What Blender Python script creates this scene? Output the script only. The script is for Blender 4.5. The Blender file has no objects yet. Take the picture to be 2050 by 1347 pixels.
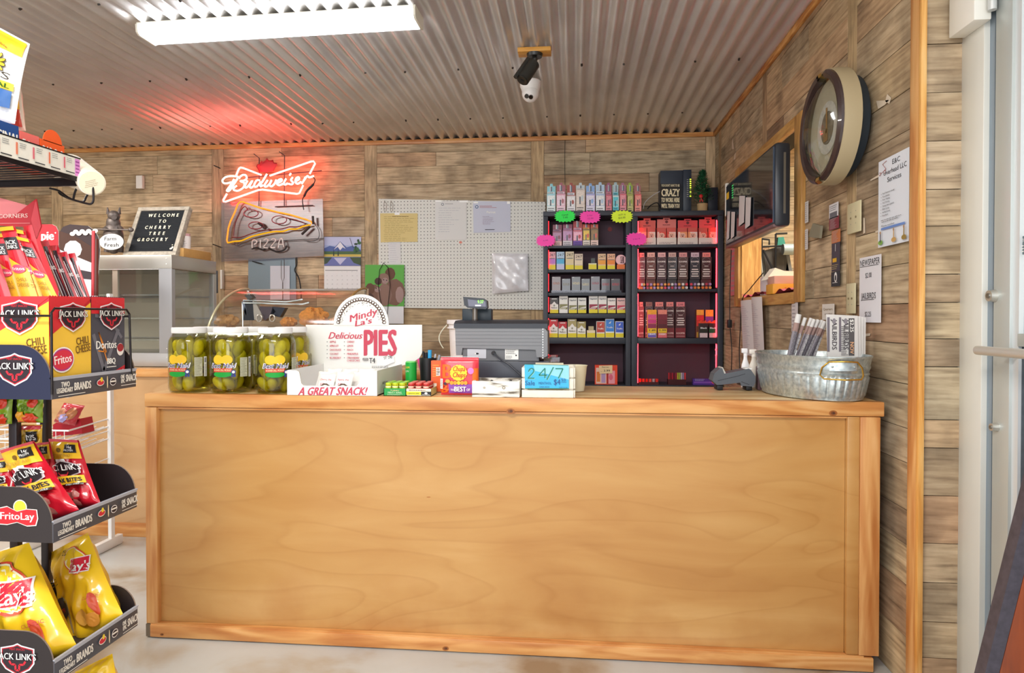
import bpy, bmesh, math, random
from mathutils import Vector as V3, Matrix
R = random.Random(7)
sc = bpy.context.scene
COL = sc.collection
# ---------------------------------------------------------------- camera, world, lights, exposure
F, CX, CY, H = 1310.0, 1025.0, 651.5, 1.18
YAW = math.atan(125/F); PIT = math.atan(16.5/F)
cd = bpy.data.cameras.new('camera'); cam = bpy.data.objects.new('camera', cd); COL.objects.link(cam)
cam.location = (0, 0, H); cam.rotation_euler = (math.pi/2-PIT, 0, YAW)
cd.sensor_width = 36; cd.lens = 36*F/2050; cd.shift_x = 0; cd.shift_y = -(673.5-CY)/2050
cd.clip_start = .05; sc.camera = cam
w = bpy.data.worlds.new('sky'); sc.world = w; w.use_nodes = True
w.node_tree.nodes['Background'].inputs[0].default_value = (0.93, .96, 1, 1)
w.node_tree.nodes['Background'].inputs[1].default_value = WORLD_S = 1.0
try: sc.cycles.transparent_max_bounces = 24
except Exception: pass
sc.view_settings.view_transform = 'Standard'; sc.view_settings.look = 'None'
sc.view_settings.exposure = 0.2; sc.view_settings.gamma = 1; sc.view_settings.use_curve_mapping = False
def area(name, loc, tgt, sx, sy, e, c=(1, 1, 1)):
    l = bpy.data.lights.new(name, 'AREA'); l.shape = 'RECTANGLE'; l.size = sx; l.size_y = sy; l.energy = e; l.color = c
    o = bpy.data.objects.new(name, l); COL.objects.link(o); o.location = loc
    o.rotation_euler = (V3(tgt)-V3(loc)).to_track_quat('-Z', 'Y').to_euler(); return o
area('unseen_fill_front', (-.6, .2, 2.45), (-.6, .4, 0), 1.2, .3, 52, (1, .95, .87))  # added fill for unseen ceiling fixtures, no lamp modelled
area('unseen_fill_left', (-3.3, 2.3, 2.45), (-3.2, 2.5, 0), 1.2, .3, 52, (1, .95, .87))  # second added fill, standing for fixtures out of view
area('window_daylight', (-1.0, -2.6, 1.7), (-.2, 3, 1.1), 3.2, 1.8, 64, (.95, .97, 1))
area('pantry_lamp', (1.75, 3.7, 2.4), (1.7, 3.75, 0), .6, .6, 40, (1, .95, .82))
def spot_sun():
    l = bpy.data.lights.new('sun', 'SUN'); l.energy = 4.0; l.angle = .05; l.color = (1, .93, .8)
    o = bpy.data.objects.new('sun', l); COL.objects.link(o)
    o.rotation_euler = V3((.25, .62, -.75)).to_track_quat('-Z', 'Y').to_euler()
spot_sun()
# ---------------------------------------------------------------- helpers
_fw = V3((-math.sin(YAW)*math.cos(PIT), math.cos(YAW)*math.cos(PIT), -math.sin(PIT)))
_rt = V3((math.cos(YAW), math.sin(YAW), 0)); _up = _rt.cross(_fw)
def q(x, y, Y=None, X=None, Z=None):
    "photo pixel -> point of the room on the plane Y=, X= or Z="
    d = _fw+_rt*((x-CX)/F)-_up*((y-CY)/F)
    t = Y/d[1] if Y is not None else (X/d[0] if X is not None else (Z-H)/d[2])
    return V3((0, 0, H))+d*t
def lin(h):
    if not isinstance(h, str): return tuple(h)[:3]
    h = h.lstrip('#'); h = ''.join(c*2 for c in h) if len(h) == 3 else h; o = []
    for i in (0, 2, 4):
        c = int(h[i:i+2], 16)/255; o.append(c/12.92 if c <= .04045 else ((c+.055)/1.055)**2.4)
    return tuple(o)
_M = {}
def P(c, r=.55, m=0., e=0., ec=None, a=1., t=0., bump=0., bs=200., var=0., coat=0., ior=1.45):
    k = (c, r, m, e, ec, a, t, bump, bs, var, coat, ior)
    if k in _M: return _M[k]
    M = bpy.data.materials.new('m_%03d' % len(_M)); M.use_nodes = True; nt = M.node_tree; b = nt.nodes['Principled BSDF']
    b.inputs['Base Color'].default_value = (*lin(c), 1); b.inputs['Roughness'].default_value = r
    b.inputs['Metallic'].default_value = m; b.inputs['Alpha'].default_value = a; b.inputs['Transmission Weight'].default_value = t
    b.inputs['Coat Weight'].default_value = coat; b.inputs['IOR'].default_value = ior
    if e: b.inputs['Emission Strength'].default_value = e; b.inputs['Emission Color'].default_value = (*lin(ec or c), 1)
    if bump or var:
        tc = nt.nodes.new('ShaderNodeNewGeometry'); n = nt.nodes.new('ShaderNodeTexNoise'); n.inputs['Scale'].default_value = bs; n.inputs['Detail'].default_value = 4
        nt.links.new(tc.outputs['Position'], n.inputs['Vector'])
        if bump:
            bp = nt.nodes.new('ShaderNodeBump'); bp.inputs['Strength'].default_value = bump; bp.inputs['Distance'].default_value = .005
            nt.links.new(n.outputs['Fac'], bp.inputs['Height']); nt.links.new(bp.outputs['Normal'], b.inputs['Normal'])
        if var:
            cr = nt.nodes.new('ShaderNodeValToRGB'); L = lin(c)
            cr.color_ramp.elements[0].position = .3; cr.color_ramp.elements[1].position = .7
            cr.color_ramp.elements[0].color = (*[x*(1-var) for x in L], 1); cr.color_ramp.elements[1].color = (*[min(1, x*(1+var)) for x in L], 1)
            nt.links.new(n.outputs['Fac'], cr.inputs['Fac']); nt.links.new(cr.outputs['Color'], b.inputs['Base Color'])
    _M[k] = M; return M
def GL(c='#ffffff', a=.12, r=.03):      # thin clear sheet: mostly see-through with a glossy skin
    k = ('GL', c, a, r)
    if k in _M: return _M[k]
    M = bpy.data.materials.new('glass_%03d' % len(_M)); M.use_nodes = True; nt = M.node_tree; nt.nodes.clear()
    o = nt.nodes.new('ShaderNodeOutputMaterial'); mx = nt.nodes.new('ShaderNodeMixShader'); tr = nt.nodes.new('ShaderNodeBsdfTransparent')
    g = nt.nodes.new('ShaderNodeBsdfGlossy'); g.inputs['Roughness'].default_value = r; tr.inputs['Color'].default_value = (*lin(c), 1)
    fr = nt.nodes.new('ShaderNodeLayerWeight'); fr.inputs[0].default_value = .5; pw = nt.nodes.new('ShaderNodeMath'); pw.operation = 'POWER'; pw.inputs[1].default_value = 4; ad = nt.nodes.new('ShaderNodeMath'); ad.operation = 'MULTIPLY_ADD'; ad.inputs[1].default_value = .6; ad.inputs[2].default_value = a; ad.use_clamp = True
    nt.links.new(fr.outputs['Facing'], pw.inputs[0]); nt.links.new(pw.outputs[0], ad.inputs[0]); nt.links.new(ad.outputs[0], mx.inputs[0]); nt.links.new(tr.outputs[0], mx.inputs[1]); nt.links.new(g.outputs[0], mx.inputs[2]); nt.links.new(mx.outputs[0], o.inputs[0])
    _M[k] = M; return M
def ramp_mat(name, cols, vec, scale, stretch, r=.6, bump=.2, dist=0., objcol=False, m=0., detail=6, wave=0., rings=0, coat=0, stain=0):
    "grainy material: stretched noise over world position drives a colour ramp"
    M = bpy.data.materials.new(name); M.use_nodes = True; nt = M.node_tree; b = nt.nodes['Principled BSDF']; L = nt.links.new
    g = nt.nodes.new('ShaderNodeNewGeometry'); oi = nt.nodes.new('ShaderNodeObjectInfo')
    add = nt.nodes.new('ShaderNodeVectorMath'); add.operation = 'MULTIPLY_ADD'
    L(g.outputs['Position'], add.inputs[0]); add.inputs[1].default_value = stretch
    sh = nt.nodes.new('ShaderNodeVectorMath'); sh.operation = 'SCALE'; sh.inputs[0].default_value = (37, 51, 23) if objcol else (0, 0, 0); L(oi.outputs['Random'], sh.inputs['Scale']); L(sh.outputs[0], add.inputs[2])
    n = nt.nodes.new('ShaderNodeTexNoise'); n.inputs['Scale'].default_value = scale; n.inputs['Detail'].default_value = detail; n.inputs['Distortion'].default_value = dist
    L(add.outputs[0], n.inputs['Vector']); fac = n.outputs['Fac']
    if wave:
        wv = nt.nodes.new('ShaderNodeTexNoise'); wv.inputs['Scale'].default_value = scale*.25; wv.inputs['Detail'].default_value = 1; wv.inputs['Distortion'].default_value = .6; L(add.outputs[0], wv.inputs['Vector'])
        mu = nt.nodes.new('ShaderNodeMath'); mu.operation = 'MULTIPLY'; mu.inputs[1].default_value = wave; L(wv.outputs['Fac'], mu.inputs[0])
        si = nt.nodes.new('ShaderNodeMath'); si.operation = 'SINE'; L(mu.outputs[0], si.inputs[0])
        pw = nt.nodes.new('ShaderNodeMapRange'); pw.inputs['From Min'].default_value = -1; pw.inputs['From Max'].default_value = 1; pw.inputs['To Min'].default_value = -.11; pw.inputs['To Max'].default_value = .11; L(si.outputs[0], pw.inputs['Value'])
        ad = nt.nodes.new('ShaderNodeMath'); ad.operation = 'ADD'; L(fac, ad.inputs[0]); L(pw.outputs[0], ad.inputs[1]); fac = ad.outputs[0]
    cr = nt.nodes.new('ShaderNodeValToRGB'); L(fac, cr.inputs['Fac']); e = cr.color_ramp.elements
    for i, (p, c) in enumerate(cols):
        if i > 1: e.new(p)
        e[i].position = p; e[i].color = (*lin(c), 1)
    col = cr.outputs['Color']
    if rings:
        rn_ = nt.nodes.new('ShaderNodeTexNoise'); rn_.inputs['Scale'].default_value = 1.1; rn_.inputs['Detail'].default_value = 1.5; rn_.inputs['Distortion'].default_value = .4; L(add.outputs[0], rn_.inputs['Vector'])
        a1 = nt.nodes.new('ShaderNodeMath'); a1.operation = 'MULTIPLY'; a1.inputs[1].default_value = rings; L(rn_.outputs['Fac'], a1.inputs[0]); a2 = nt.nodes.new('ShaderNodeMath'); a2.operation = 'FRACT'; L(a1.outputs[0], a2.inputs[0])
        rr_ = nt.nodes.new('ShaderNodeValToRGB'); ee = rr_.color_ramp.elements; ee[0].position = 0; ee[0].color = (1, 1, 1, 1); ee[1].position = 1; ee[1].color = (1, 1, 1, 1); x_ = ee.new(.5); x_.color = (.9, .85, .78, 1); x_ = ee.new(.42); x_.color = (1, 1, 1, 1); x_ = ee.new(.62); x_.color = (.97, .95, .92, 1); L(a2.outputs[0], rr_.inputs['Fac'])
        mr = nt.nodes.new('ShaderNodeMix'); mr.data_type = 'RGBA'; mr.blend_type = 'MULTIPLY'; mr.inputs['Factor'].default_value = .8; L(col, mr.inputs['A']); L(rr_.outputs['Color'], mr.inputs['B']); col = mr.outputs['Result']
    if stain:      # scuffs and old spills low on the panel
        sx_ = nt.nodes.new('ShaderNodeSeparateXYZ'); L(g.outputs['Position'], sx_.inputs[0]); mz = nt.nodes.new('ShaderNodeMapRange'); mz.inputs['From Min'].default_value = .32; mz.inputs['From Max'].default_value = .02; L(sx_.outputs['Z'], mz.inputs['Value'])
        sn = nt.nodes.new('ShaderNodeTexNoise'); sn.inputs['Scale'].default_value = 5; sn.inputs['Detail'].default_value = 8; L(g.outputs['Position'], sn.inputs['Vector']); ms = nt.nodes.new('ShaderNodeMapRange'); ms.inputs['From Min'].default_value = .42; ms.inputs['From Max'].default_value = .66; L(sn.outputs['Fac'], ms.inputs['Value'])
        mm = nt.nodes.new('ShaderNodeMath'); mm.operation = 'MULTIPLY'; L(mz.outputs[0], mm.inputs[0]); L(ms.outputs[0], mm.inputs[1]); mq = nt.nodes.new('ShaderNodeMix'); mq.data_type = 'RGBA'; mq.blend_type = 'MULTIPLY'; L(mm.outputs[0], mq.inputs['Factor']); L(col, mq.inputs['A']); mq.inputs['B'].default_value = (.82, .68, .56, 1); col = mq.outputs['Result']
    if objcol:
        mx = nt.nodes.new('ShaderNodeMix'); mx.data_type = 'RGBA'; mx.blend_type = 'MULTIPLY'; mx.inputs['Factor'].default_value = 1
        L(col, mx.inputs['A']); L(oi.outputs['Color'], mx.inputs['B']); col = mx.outputs['Result']
        n2 = nt.nodes.new('ShaderNodeTexNoise'); n2.inputs['Scale'].default_value = 5; n2.inputs['Detail'].default_value = 5
        ad2 = nt.nodes.new('ShaderNodeVectorMath'); L(g.outputs['Position'], ad2.inputs[0]); L(sh.outputs[0], ad2.inputs[1]); L(ad2.outputs[0], n2.inputs['Vector'])
        c2 = nt.nodes.new('ShaderNodeValToRGB'); c2.color_ramp.elements[0].position = .33; c2.color_ramp.elements[0].color = (.5, .48, .47, 1); c2.color_ramp.elements[1].position = .55; c2.color_ramp.elements[1].color = (1.06, 1.04, 1.03, 1); L(n2.outputs['Fac'], c2.inputs['Fac'])
        m2 = nt.nodes.new('ShaderNodeMix'); m2.data_type = 'RGBA'; m2.blend_type = 'MULTIPLY'; m2.inputs['Factor'].default_value = .8; L(col, m2.inputs['A']); L(c2.outputs['Color'], m2.inputs['B']); col = m2.outputs['Result']
    L(col, b.inputs['Base Color']); b.inputs['Roughness'].default_value = r; b.inputs['Metallic'].default_value = m; b.inputs['Coat Weight'].default_value = coat; b.inputs['Coat Roughness'].default_value = .25
    if bump:
        bp = nt.nodes.new('ShaderNodeBump'); bp.inputs['Strength'].default_value = bump; bp.inputs['Distance'].default_value = .004; L(n.outputs['Fac'], bp.inputs['Height']); L(bp.outputs['Normal'], b.inputs['Normal'])
    return M
class MB:
    def __init__(s): s.v = []; s.f = []; s.mi = []; s.mats = []; s.T = Matrix.Identity(4)
    def add(s, vs, fs, m):
        k = len(s.v); T = s.T; s.v += [T @ V3(p) for p in vs]
        if m not in s.mats: s.mats.append(m)
        i = s.mats.index(m)
        for f in fs: s.f.append([k+j for j in f]); s.mi.append(i)
        return s
    def box(s, x0, x1, y0, y1, z0, z1, m, b=0):
        if x0 > x1: x0, x1 = x1, x0
        if y0 > y1: y0, y1 = y1, y0
        if z0 > z1: z0, z1 = z1, z0
        if not b:
            vs = [(x, y, z) for z in (z0, z1) for y in (y0, y1) for x in (x0, x1)]
            return s.add(vs, [(0, 2, 3, 1), (4, 5, 7, 6), (0, 1, 5, 4), (2, 6, 7, 3), (0, 4, 6, 2), (1, 3, 7, 5)], m)
        b = min(b, (x1-x0)*.49, (y1-y0)*.49, (z1-z0)*.49)
        bm = bmesh.new(); bmesh.ops.create_cube(bm, size=1)
        for v in bm.verts: v.co = ((x0+x1)/2+v.co.x*(x1-x0), (y0+y1)/2+v.co.y*(y1-y0), (z0+z1)/2+v.co.z*(z1-z0))
        bmesh.ops.bevel(bm, geom=bm.edges[:], offset=b, segments=2, affect='EDGES', profile=.5)
        bm.verts.index_update(); s.add([v.co.copy() for v in bm.verts], [[v.index for v in f.verts] for f in bm.faces], m); bm.free(); return s
    def cyl(s, p, p2, r, m, r2=None, n=16, cap=True):
        p = V3(p); p2 = V3(p2); r2 = r if r2 is None else r2; d = (p2-p).normalized(); a = d.orthogonal().normalized(); c = d.cross(a)
        vs = []
        for (o, rr) in ((p, r), (p2, r2)):
            for i in range(n): t = 2*math.pi*i/n; vs.append(o+(a*math.cos(t)+c*math.sin(t))*rr)
        fs = [(i, (i+1) % n, n+(i+1) % n, n+i) for i in range(n)]
        if cap: fs += [tuple(range(n-1, -1, -1)), tuple(range(n, 2*n))]
        return s.add(vs, fs, m)
    def tube(s, pts, r, m, n=8, closed=False):
        pts = [V3(p) for p in pts]; k = len(pts); vs = []; prev = None
        for i, p in enumerate(pts):
            a = pts[(i-1) % k] if (closed or i) else p; b = pts[(i+1) % k] if (closed or i < k-1) else p
            d = (b-a).normalized() if (b-a).length > 1e-9 else V3((0, 0, 1))
            u = d.orthogonal().normalized() if prev is None else (prev-d*prev.dot(d))
            u = u.normalized() if u.length > 1e-6 else d.orthogonal().normalized(); prev = u; c = d.cross(u)
            rr = r[i] if isinstance(r, (list, tuple)) else r
            for j in range(n): t = 2*math.pi*j/n; vs.append(p+(u*math.cos(t)+c*math.sin(t))*rr)
        fs = []
        for i in range(k if closed else k-1):
            i2 = (i+1) % k
            for j in range(n): fs.append((i*n+j, i*n+(j+1) % n, i2*n+(j+1) % n, i2*n+j))
        if not closed: fs += [tuple(range(n-1, -1, -1)), tuple(range((k-1)*n, k*n))]
        return s.add(vs, fs, m)
    def lathe(s, c, prof, m, n=28, sx=1, sy=1, ripple=None):
        vs = []; c = V3(c)
        for (r, z) in prof:
            for i in range(n):
                t = 2*math.pi*i/n; rr = r*(1+(ripple(t, z) if ripple else 0)); vs.append(c+V3((rr*math.cos(t)*sx, rr*math.sin(t)*sy, z)))
        fs = [(k*n+i, k*n+(i+1) % n, (k+1)*n+(i+1) % n, (k+1)*n+i) for k in range(len(prof)-1) for i in range(n)]
        if prof[0][0] > 1e-5: fs.append(tuple(range(n-1, -1, -1)))
        if prof[-1][0] > 1e-5: fs.append(tuple((len(prof)-1)*n+i for i in range(n)))
        return s.add(vs, fs, m)
    def grid(s, fn, nu, nv, m, cu=False):
        vs = [fn(i/nu, j/nv) for j in range(nv+1) for i in range(nu+1)]; w_ = nu+1
        return s.add(vs, [(j*w_+i, j*w_+i+1, (j+1)*w_+i+1, (j+1)*w_+i) for j in range(nv) for i in range(nu)], m)
    def ball(s, c, r, m, n=14, nz=9):
        c = V3(c); rx, ry, rz = r if isinstance(r, (list, tuple)) else (r, r, r); vs = [c+V3((0, 0, -rz))]
        for k in range(1, nz):
            a = -math.pi/2+math.pi*k/nz
            for i in range(n): t = 2*math.pi*i/n; vs.append(c+V3((rx*math.cos(a)*math.cos(t), ry*math.cos(a)*math.sin(t), rz*math.sin(a))))
        vs.append(c+V3((0, 0, rz))); L = len(vs)-1
        fs = [(0, 1+(i+1) % n, 1+i) for i in range(n)]+[(1+k*n+i, 1+k*n+(i+1) % n, 1+(k+1)*n+(i+1) % n, 1+(k+1)*n+i) for k in range(nz-2) for i in range(n)]
        fs += [(L, 1+(nz-2)*n+i, 1+(nz-2)*n+(i+1) % n) for i in range(n)]
        return s.add(vs, fs, m)
    def prism(s, pts, d, m, mside=None):
        pts = [V3(p) for p in pts]; d = V3(d); n = len(pts); s.add(pts+[p+d for p in pts], [tuple(range(n)), tuple(range(2*n-1, n-1, -1))], m)
        return s.add(pts+[p+d for p in pts], [((i+1) % n, i, n+i, n+(i+1) % n) for i in range(n)], mside or m)
    def build(s, name, parent=None, ang=35, label=None, cat=None, group=None, kind=None, org=None):
        if parent is not None: o0 = ORG[parent.name]
        elif org is not None: o0 = V3(org)
        else:
            xs = [p.x for p in s.v]; ys = [p.y for p in s.v]; o0 = V3(((min(xs)+max(xs))/2, (min(ys)+max(ys))/2, min(p.z for p in s.v)))
        me = bpy.data.meshes.new(name); me.from_pydata([p-o0 for p in s.v], [], s.f)
        for m in s.mats: me.materials.append(m)
        me.polygons.foreach_set('material_index', s.mi)
        if ang: me.shade_smooth(); me.set_sharp_from_angle(angle=math.radians(ang))
        o = bpy.data.objects.new(name, me); COL.objects.link(o)
        if parent is not None: o.parent = parent
        else: o.location = o0
        ORG[o.name] = o0.copy(); return tag(o, label, cat, group, kind)
ORG = {}
def tag(o, label=None, cat=None, group=None, kind=None):
    for k, v in (('label', label), ('category', cat), ('group', group), ('kind', kind)):
        if v: o[k] = v
    return o
def thing(name, label, cat, loc, group=None):
    o = bpy.data.objects.new(name, None); COL.objects.link(o); o.location = loc; o.empty_display_size = .05; ORG[o.name] = V3(loc)
    return tag(o, label, cat, group)
def copy_tree(o, d=(0, 0, 0), rz=0, parent=None, label=None, group=None):
    c = o.copy(); COL.objects.link(c)
    if parent is not None: c.parent = parent
    else: c.location = o.location+V3(d); c.rotation_euler.z += rz
    if label: c['label'] = label
    if group: c['group'] = group
    for ch in list(o.children): copy_tree(ch, parent=c)
    return c
# text glyphs ------------------------------------------------------
_G = {}
def glyph(ch, bold):
    k = ch
    if k in _G: return _G[k]
    cu = bpy.data.curves.new('g', 'FONT'); cu.resolution_u = 2; o = bpy.data.objects.new('g', cu); COL.objects.link(o)
    def mesh(t):
        cu.body = t; bpy.context.view_layer.update(); return o.to_mesh()
    me = mesh(ch); vs = [(v.co.x, v.co.y) for v in me.vertices]; fs = [tuple(p.vertices) for p in me.polygons if p.normal.z > -2]; o.to_mesh_clear()
    a = mesh('|'+ch+'|'); x1 = max(v.co.x for v in a.vertices); o.to_mesh_clear(); a = mesh('||'); x0 = max(v.co.x for v in a.vertices); o.to_mesh_clear()
    COL.objects.unlink(o); bpy.data.objects.remove(o); bpy.data.curves.remove(cu)
    _G[k] = (vs, fs, x1-x0); return _G[k]
for _b in (0,):
    for _c in "ABCDEFGHIJKLMNOPQRSTUVWXYZabcdefghijklmnopqrstuvwxyz0123456789$.,!'&-/:*%(": glyph(_c, _b)
CAP = max(y for x, y in glyph('H', 0)[0])
class Face:
    "flat print laid layer over layer on a surface; x to the right, y up, metres"
    def __init__(s, mb, O, U=(1, 0, 0), Vv=(0, 0, 1), fn=None, lift=.0005, eps=.00025, cv=True):
        s.cv = cv and fn is not None; s.mb = mb; s.O = V3(O); s.U = V3(U).normalized(); s.V = V3(Vv).normalized(); s.N = s.U.cross(s.V); s.k = 0; s.fn = fn; s.lift = lift; s.eps = eps
    def pt(s, x, y):
        l = s.lift+s.k*s.eps
        return s.fn(x, y, l) if s.fn else s.O+s.U*x+s.V*y+s.N*l
    def poly(s, pts, m):
        s.k += 1; s.mb.add([s.pt(*p) for p in pts], [tuple(range(len(pts)))], m)
    def rect(s, x, y, w_, h, m, n=1):
        s.k += 1
        if s.cv: n = max(n, 12)
        s.mb.grid(lambda a, b: s.pt(x+a*w_, y+b*h), n, n, m)
    def quad(s, p0, p1, p2, p3, m, n=1):
        s.k += 1; n = 12 if s.cv else n
        def f(a, b):
            xa = p0[0]+(p1[0]-p0[0])*a; ya = p0[1]+(p1[1]-p0[1])*a; xb = p3[0]+(p2[0]-p3[0])*a; yb = p3[1]+(p2[1]-p3[1])*a
            return s.pt(xa+(xb-xa)*b, ya+(yb-ya)*b)
        s.mb.grid(f, n, n, m)
    def ell(s, x, y, rx, ry, m, n=24, rot=0, rag=0):
        s.k += 1; rings = 5 if s.cv else 1; vs = [s.pt(x, y)]; c, d = math.cos(rot), math.sin(rot)
        for k in range(1, rings+1):
            for i in range(n):
                t = 2*math.pi*i/n; rr = k/rings*(1+rag*(.5+.5*math.cos(i*math.pi))); a = rx*rr*math.cos(t); b = ry*rr*math.sin(t); vs.append(s.pt(x+a*c-b*d, y+a*d+b*c))
        fs = [(0, 1+i, 1+(i+1) % n) for i in range(n)]
        for k in range(rings-1): fs += [(1+k*n+i, 1+(k+1)*n+i, 1+(k+1)*n+(i+1) % n, 1+k*n+(i+1) % n) for i in range(n)]
        s.mb.add(vs, fs, m)
    def line(s, pts, wd, m):
        s.k += 1
        for (a, b) in zip(pts, pts[1:]):
            dx, dy = b[0]-a[0], b[1]-a[1]; l = math.hypot(dx, dy) or 1; nx, ny = -dy/l*wd/2, dx/l*wd/2
            s.mb.add([s.pt(a[0]-nx, a[1]-ny), s.pt(b[0]-nx, b[1]-ny), s.pt(b[0]+nx, b[1]+ny), s.pt(a[0]+nx, a[1]+ny)], [(0, 1, 2, 3)], m)
    def text(s, t, x, y, h, m, w=None, al='l', sh=0., rot=0., b=0, xs=1., arc=None):
        s.k += 1; sc_ = h/CAP; pen = 0; items = []
        for ch in t:
            if ch == ' ': pen += .3; continue
            vs, fs, ad = glyph(ch, b); items.append((vs, fs, pen)); pen += ad
        tot = pen*sc_*xs
        if w: xs *= w/tot; tot = w
        ox = 0 if al == 'l' else (-tot/2 if al == 'c' else -tot); c, d = math.cos(rot), math.sin(rot)
        k0 = s.k
        for vs, fs, pn in items:
            s.k = k0
            for (e, g) in (((0, 0),), ((-.022, 0), (.022, 0)), ((-.045, -.012), (.045, .012), (-.015, .012), (.015, -.012)))[b]:
                s.k += .6; out = []
                for (a, bb) in vs:
                    X = (a+pn+e)*sc_*xs+ox+sh*bb*sc_; Y = (bb+g)*sc_
                    out.append(s.pt(x+X*c-Y*d, y+X*d+Y*c))
                s.mb.add(out, fs, m)
    def lines(s, x, y, w_, h, n, m, fill=.55, seed=1, th=None):
        "rows of small print too fine to read"
        s.k += 1; r = random.Random(seed); st = h/n; th = th or st*.35
        for i in range(n):
            a = x+w_*r.uniform(0, .04); b = x+w_*r.uniform(fill, 1); yy = y+h-(i+.5)*st; xx = a
            while xx < b:
                l = w_*r.uniform(.05, .16); s.line([(xx, yy), (min(b, xx+l), yy)], th, m); s.k -= 1; xx += l+w_*.025
def PF(mb, Y, **k):   # print on the upright plane at depth Y, written in photo units (x, -y)
    return Face(mb, (0, 0, 0), fn=lambda x, y, l: q(x, -y, Y=Y-l), cv=False, **k)
WHT = P('#f2f1ee', .6); BLK = P('#15151a', .5); RED = P('#c8242f', .5); YEL = P('#f2c52c', .5); INK = P('#2b2a30', .7)
GRY = P('#7d7f84', .6)
# ---------------------------------------------------------------- structure materials
barn = ramp_mat('barn_board', [(.25, '#8a7964'), (.42, '#b6a388'), (.6, '#cdbb9f'), (.8, '#decfb4')], None, 8, (.8, .7, 9), r=.72, bump=.35, dist=.12, objcol=True)
barnv = ramp_mat('barn_board_upright', [(.25, '#85745f'), (.42, '#b09c80'), (.6, '#c6b394'), (.8, '#d8c7a8')], None, 9, (7, 7, .7), r=.72, bump=.35, dist=.5, objcol=True)
pine = ramp_mat('pine_board', [(.25, '#b9743a'), (.45, '#cb8a4c'), (.6, '#d99e5e'), (.8, '#e2ae72')], None, 5, (.8, 6, 6), r=.42, bump=.05, dist=.5, wave=40, coat=.2)
pinev = ramp_mat('pine_post', [(.25, '#b9743a'), (.45, '#cb8c50'), (.6, '#d8a062'), (.8, '#e4b278')], None, 5, (6, 6, .6), r=.45, bump=.05, dist=.5, wave=40, coat=.2)
ply = ramp_mat('birch_plywood', [(.2, '#b07a3e'), (.42, '#bd8a4c'), (.6, '#c49456'), (.85, '#cea166')], None, 2.4, (.7, 1, 3.2), r=.42, bump=.0, dist=.7, wave=14, coat=.25, rings=11, stain=1)
ply2 = ramp_mat('pale_plywood', [(.2, '#b98f62'), (.6, '#c9a276'), (.85, '#d4b088')], None, 2.4, (.7, 1, 3.2), r=.5, bump=0, dist=.6, rings=8)
ceil_m = ramp_mat('galvanised_ceiling', [(.2, '#cfcdcb'), (.8, '#ebe9e7')], None, 6, (1, .5, 1), r=.33, bump=0, m=.6)
floor_m = ramp_mat('painted_concrete', [(.32, '#8f7a62'), (.4, '#a89c8c'), (.5, '#b7b8b6'), (.8, '#c2c6c8')], None, 2.2, (1, 1.2, 1), r=.33, bump=.15, dist=.4, detail=12)
cream = P('#e7dfc0', .8, var=.12, bs=6)
# ---------------------------------------------------------------- setting
def plane_box(name, *a, kind='structure', **k):
    m = MB(); m.box(*a); return m.build(name, kind=kind, **k)
WX, WY = 1.05, 5.04
plane_box('floor', -5.2, 3.4, -4.5, 5.3, -.05, 0, floor_m)
mb = MB(); per = .076; n = int(6.4/per*10); vs = []; x0 = -5.1
for i in range(n+1):
    x = x0+i*per/10; z = 2.574+.0135*math.cos(2*math.pi*x/per)
    vs += [(x, -1.6, z), (x, WY+.02, z), (x, -1.6, z+.002), (x, WY+.02, z+.002)]
fs = []
for i in range(n): a = 4*i; fs += [(a, a+4, a+5, a+1), (a+2, a+3, a+7, a+6)]
mb.add(vs, fs, ceil_m); ceiling = mb.build('ceiling', kind='structure', ang=80)
mb = MB(); scr = P('#3c3733', .5, .4)
for yy in (4.52, 3.62, 2.72, 1.8):
    x = -4.6
    while x < 1: x += R.choice((3, 3, 4, 5))*per; xx = round(x/per)*per+per/2; mb.cyl((xx, yy+R.uniform(-.02, .02), 2.566), (xx, yy, 2.556), .006, scr, n=8)
mb.build('screw', ceiling, kind='stuff')
_box = MB().box(-.5, .5, -.5, .5, -.5, .5, barn); _b0 = _box.build('plank', org=(0, 0, 0)); PLANK = _b0.data
_bv = MB().box(-.5, .5, -.5, .5, -.5, .5, barnv).build('upright_board', org=(0, 0, 0)); PLANKV = _bv.data
bpy.data.objects.remove(_b0); bpy.data.objects.remove(_bv)
TONES = [(1, .95, .88), (.9, .86, .81), (1.12, 1.07, .98), (.78, .73, .68), (1, .84, .72), (1.08, .98, .84), (.95, .94, .91), (.86, .69, .59), (1.05, .93, .8)]
def plank(parent, c, s, tone, up=False, dk_=1):
    o = bpy.data.objects.new('upright_board' if up else 'plank', PLANKV if up else PLANK); COL.objects.link(o); o.parent = parent
    o.location = V3(c)-ORG[parent.name]; o.scale = s; k_ = R.uniform(.88, 1.08)*dk_; t = [x*k_*R.uniform(.985, 1.015) for x in TONES[tone]]; o.color = (*t, 1); return o
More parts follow.
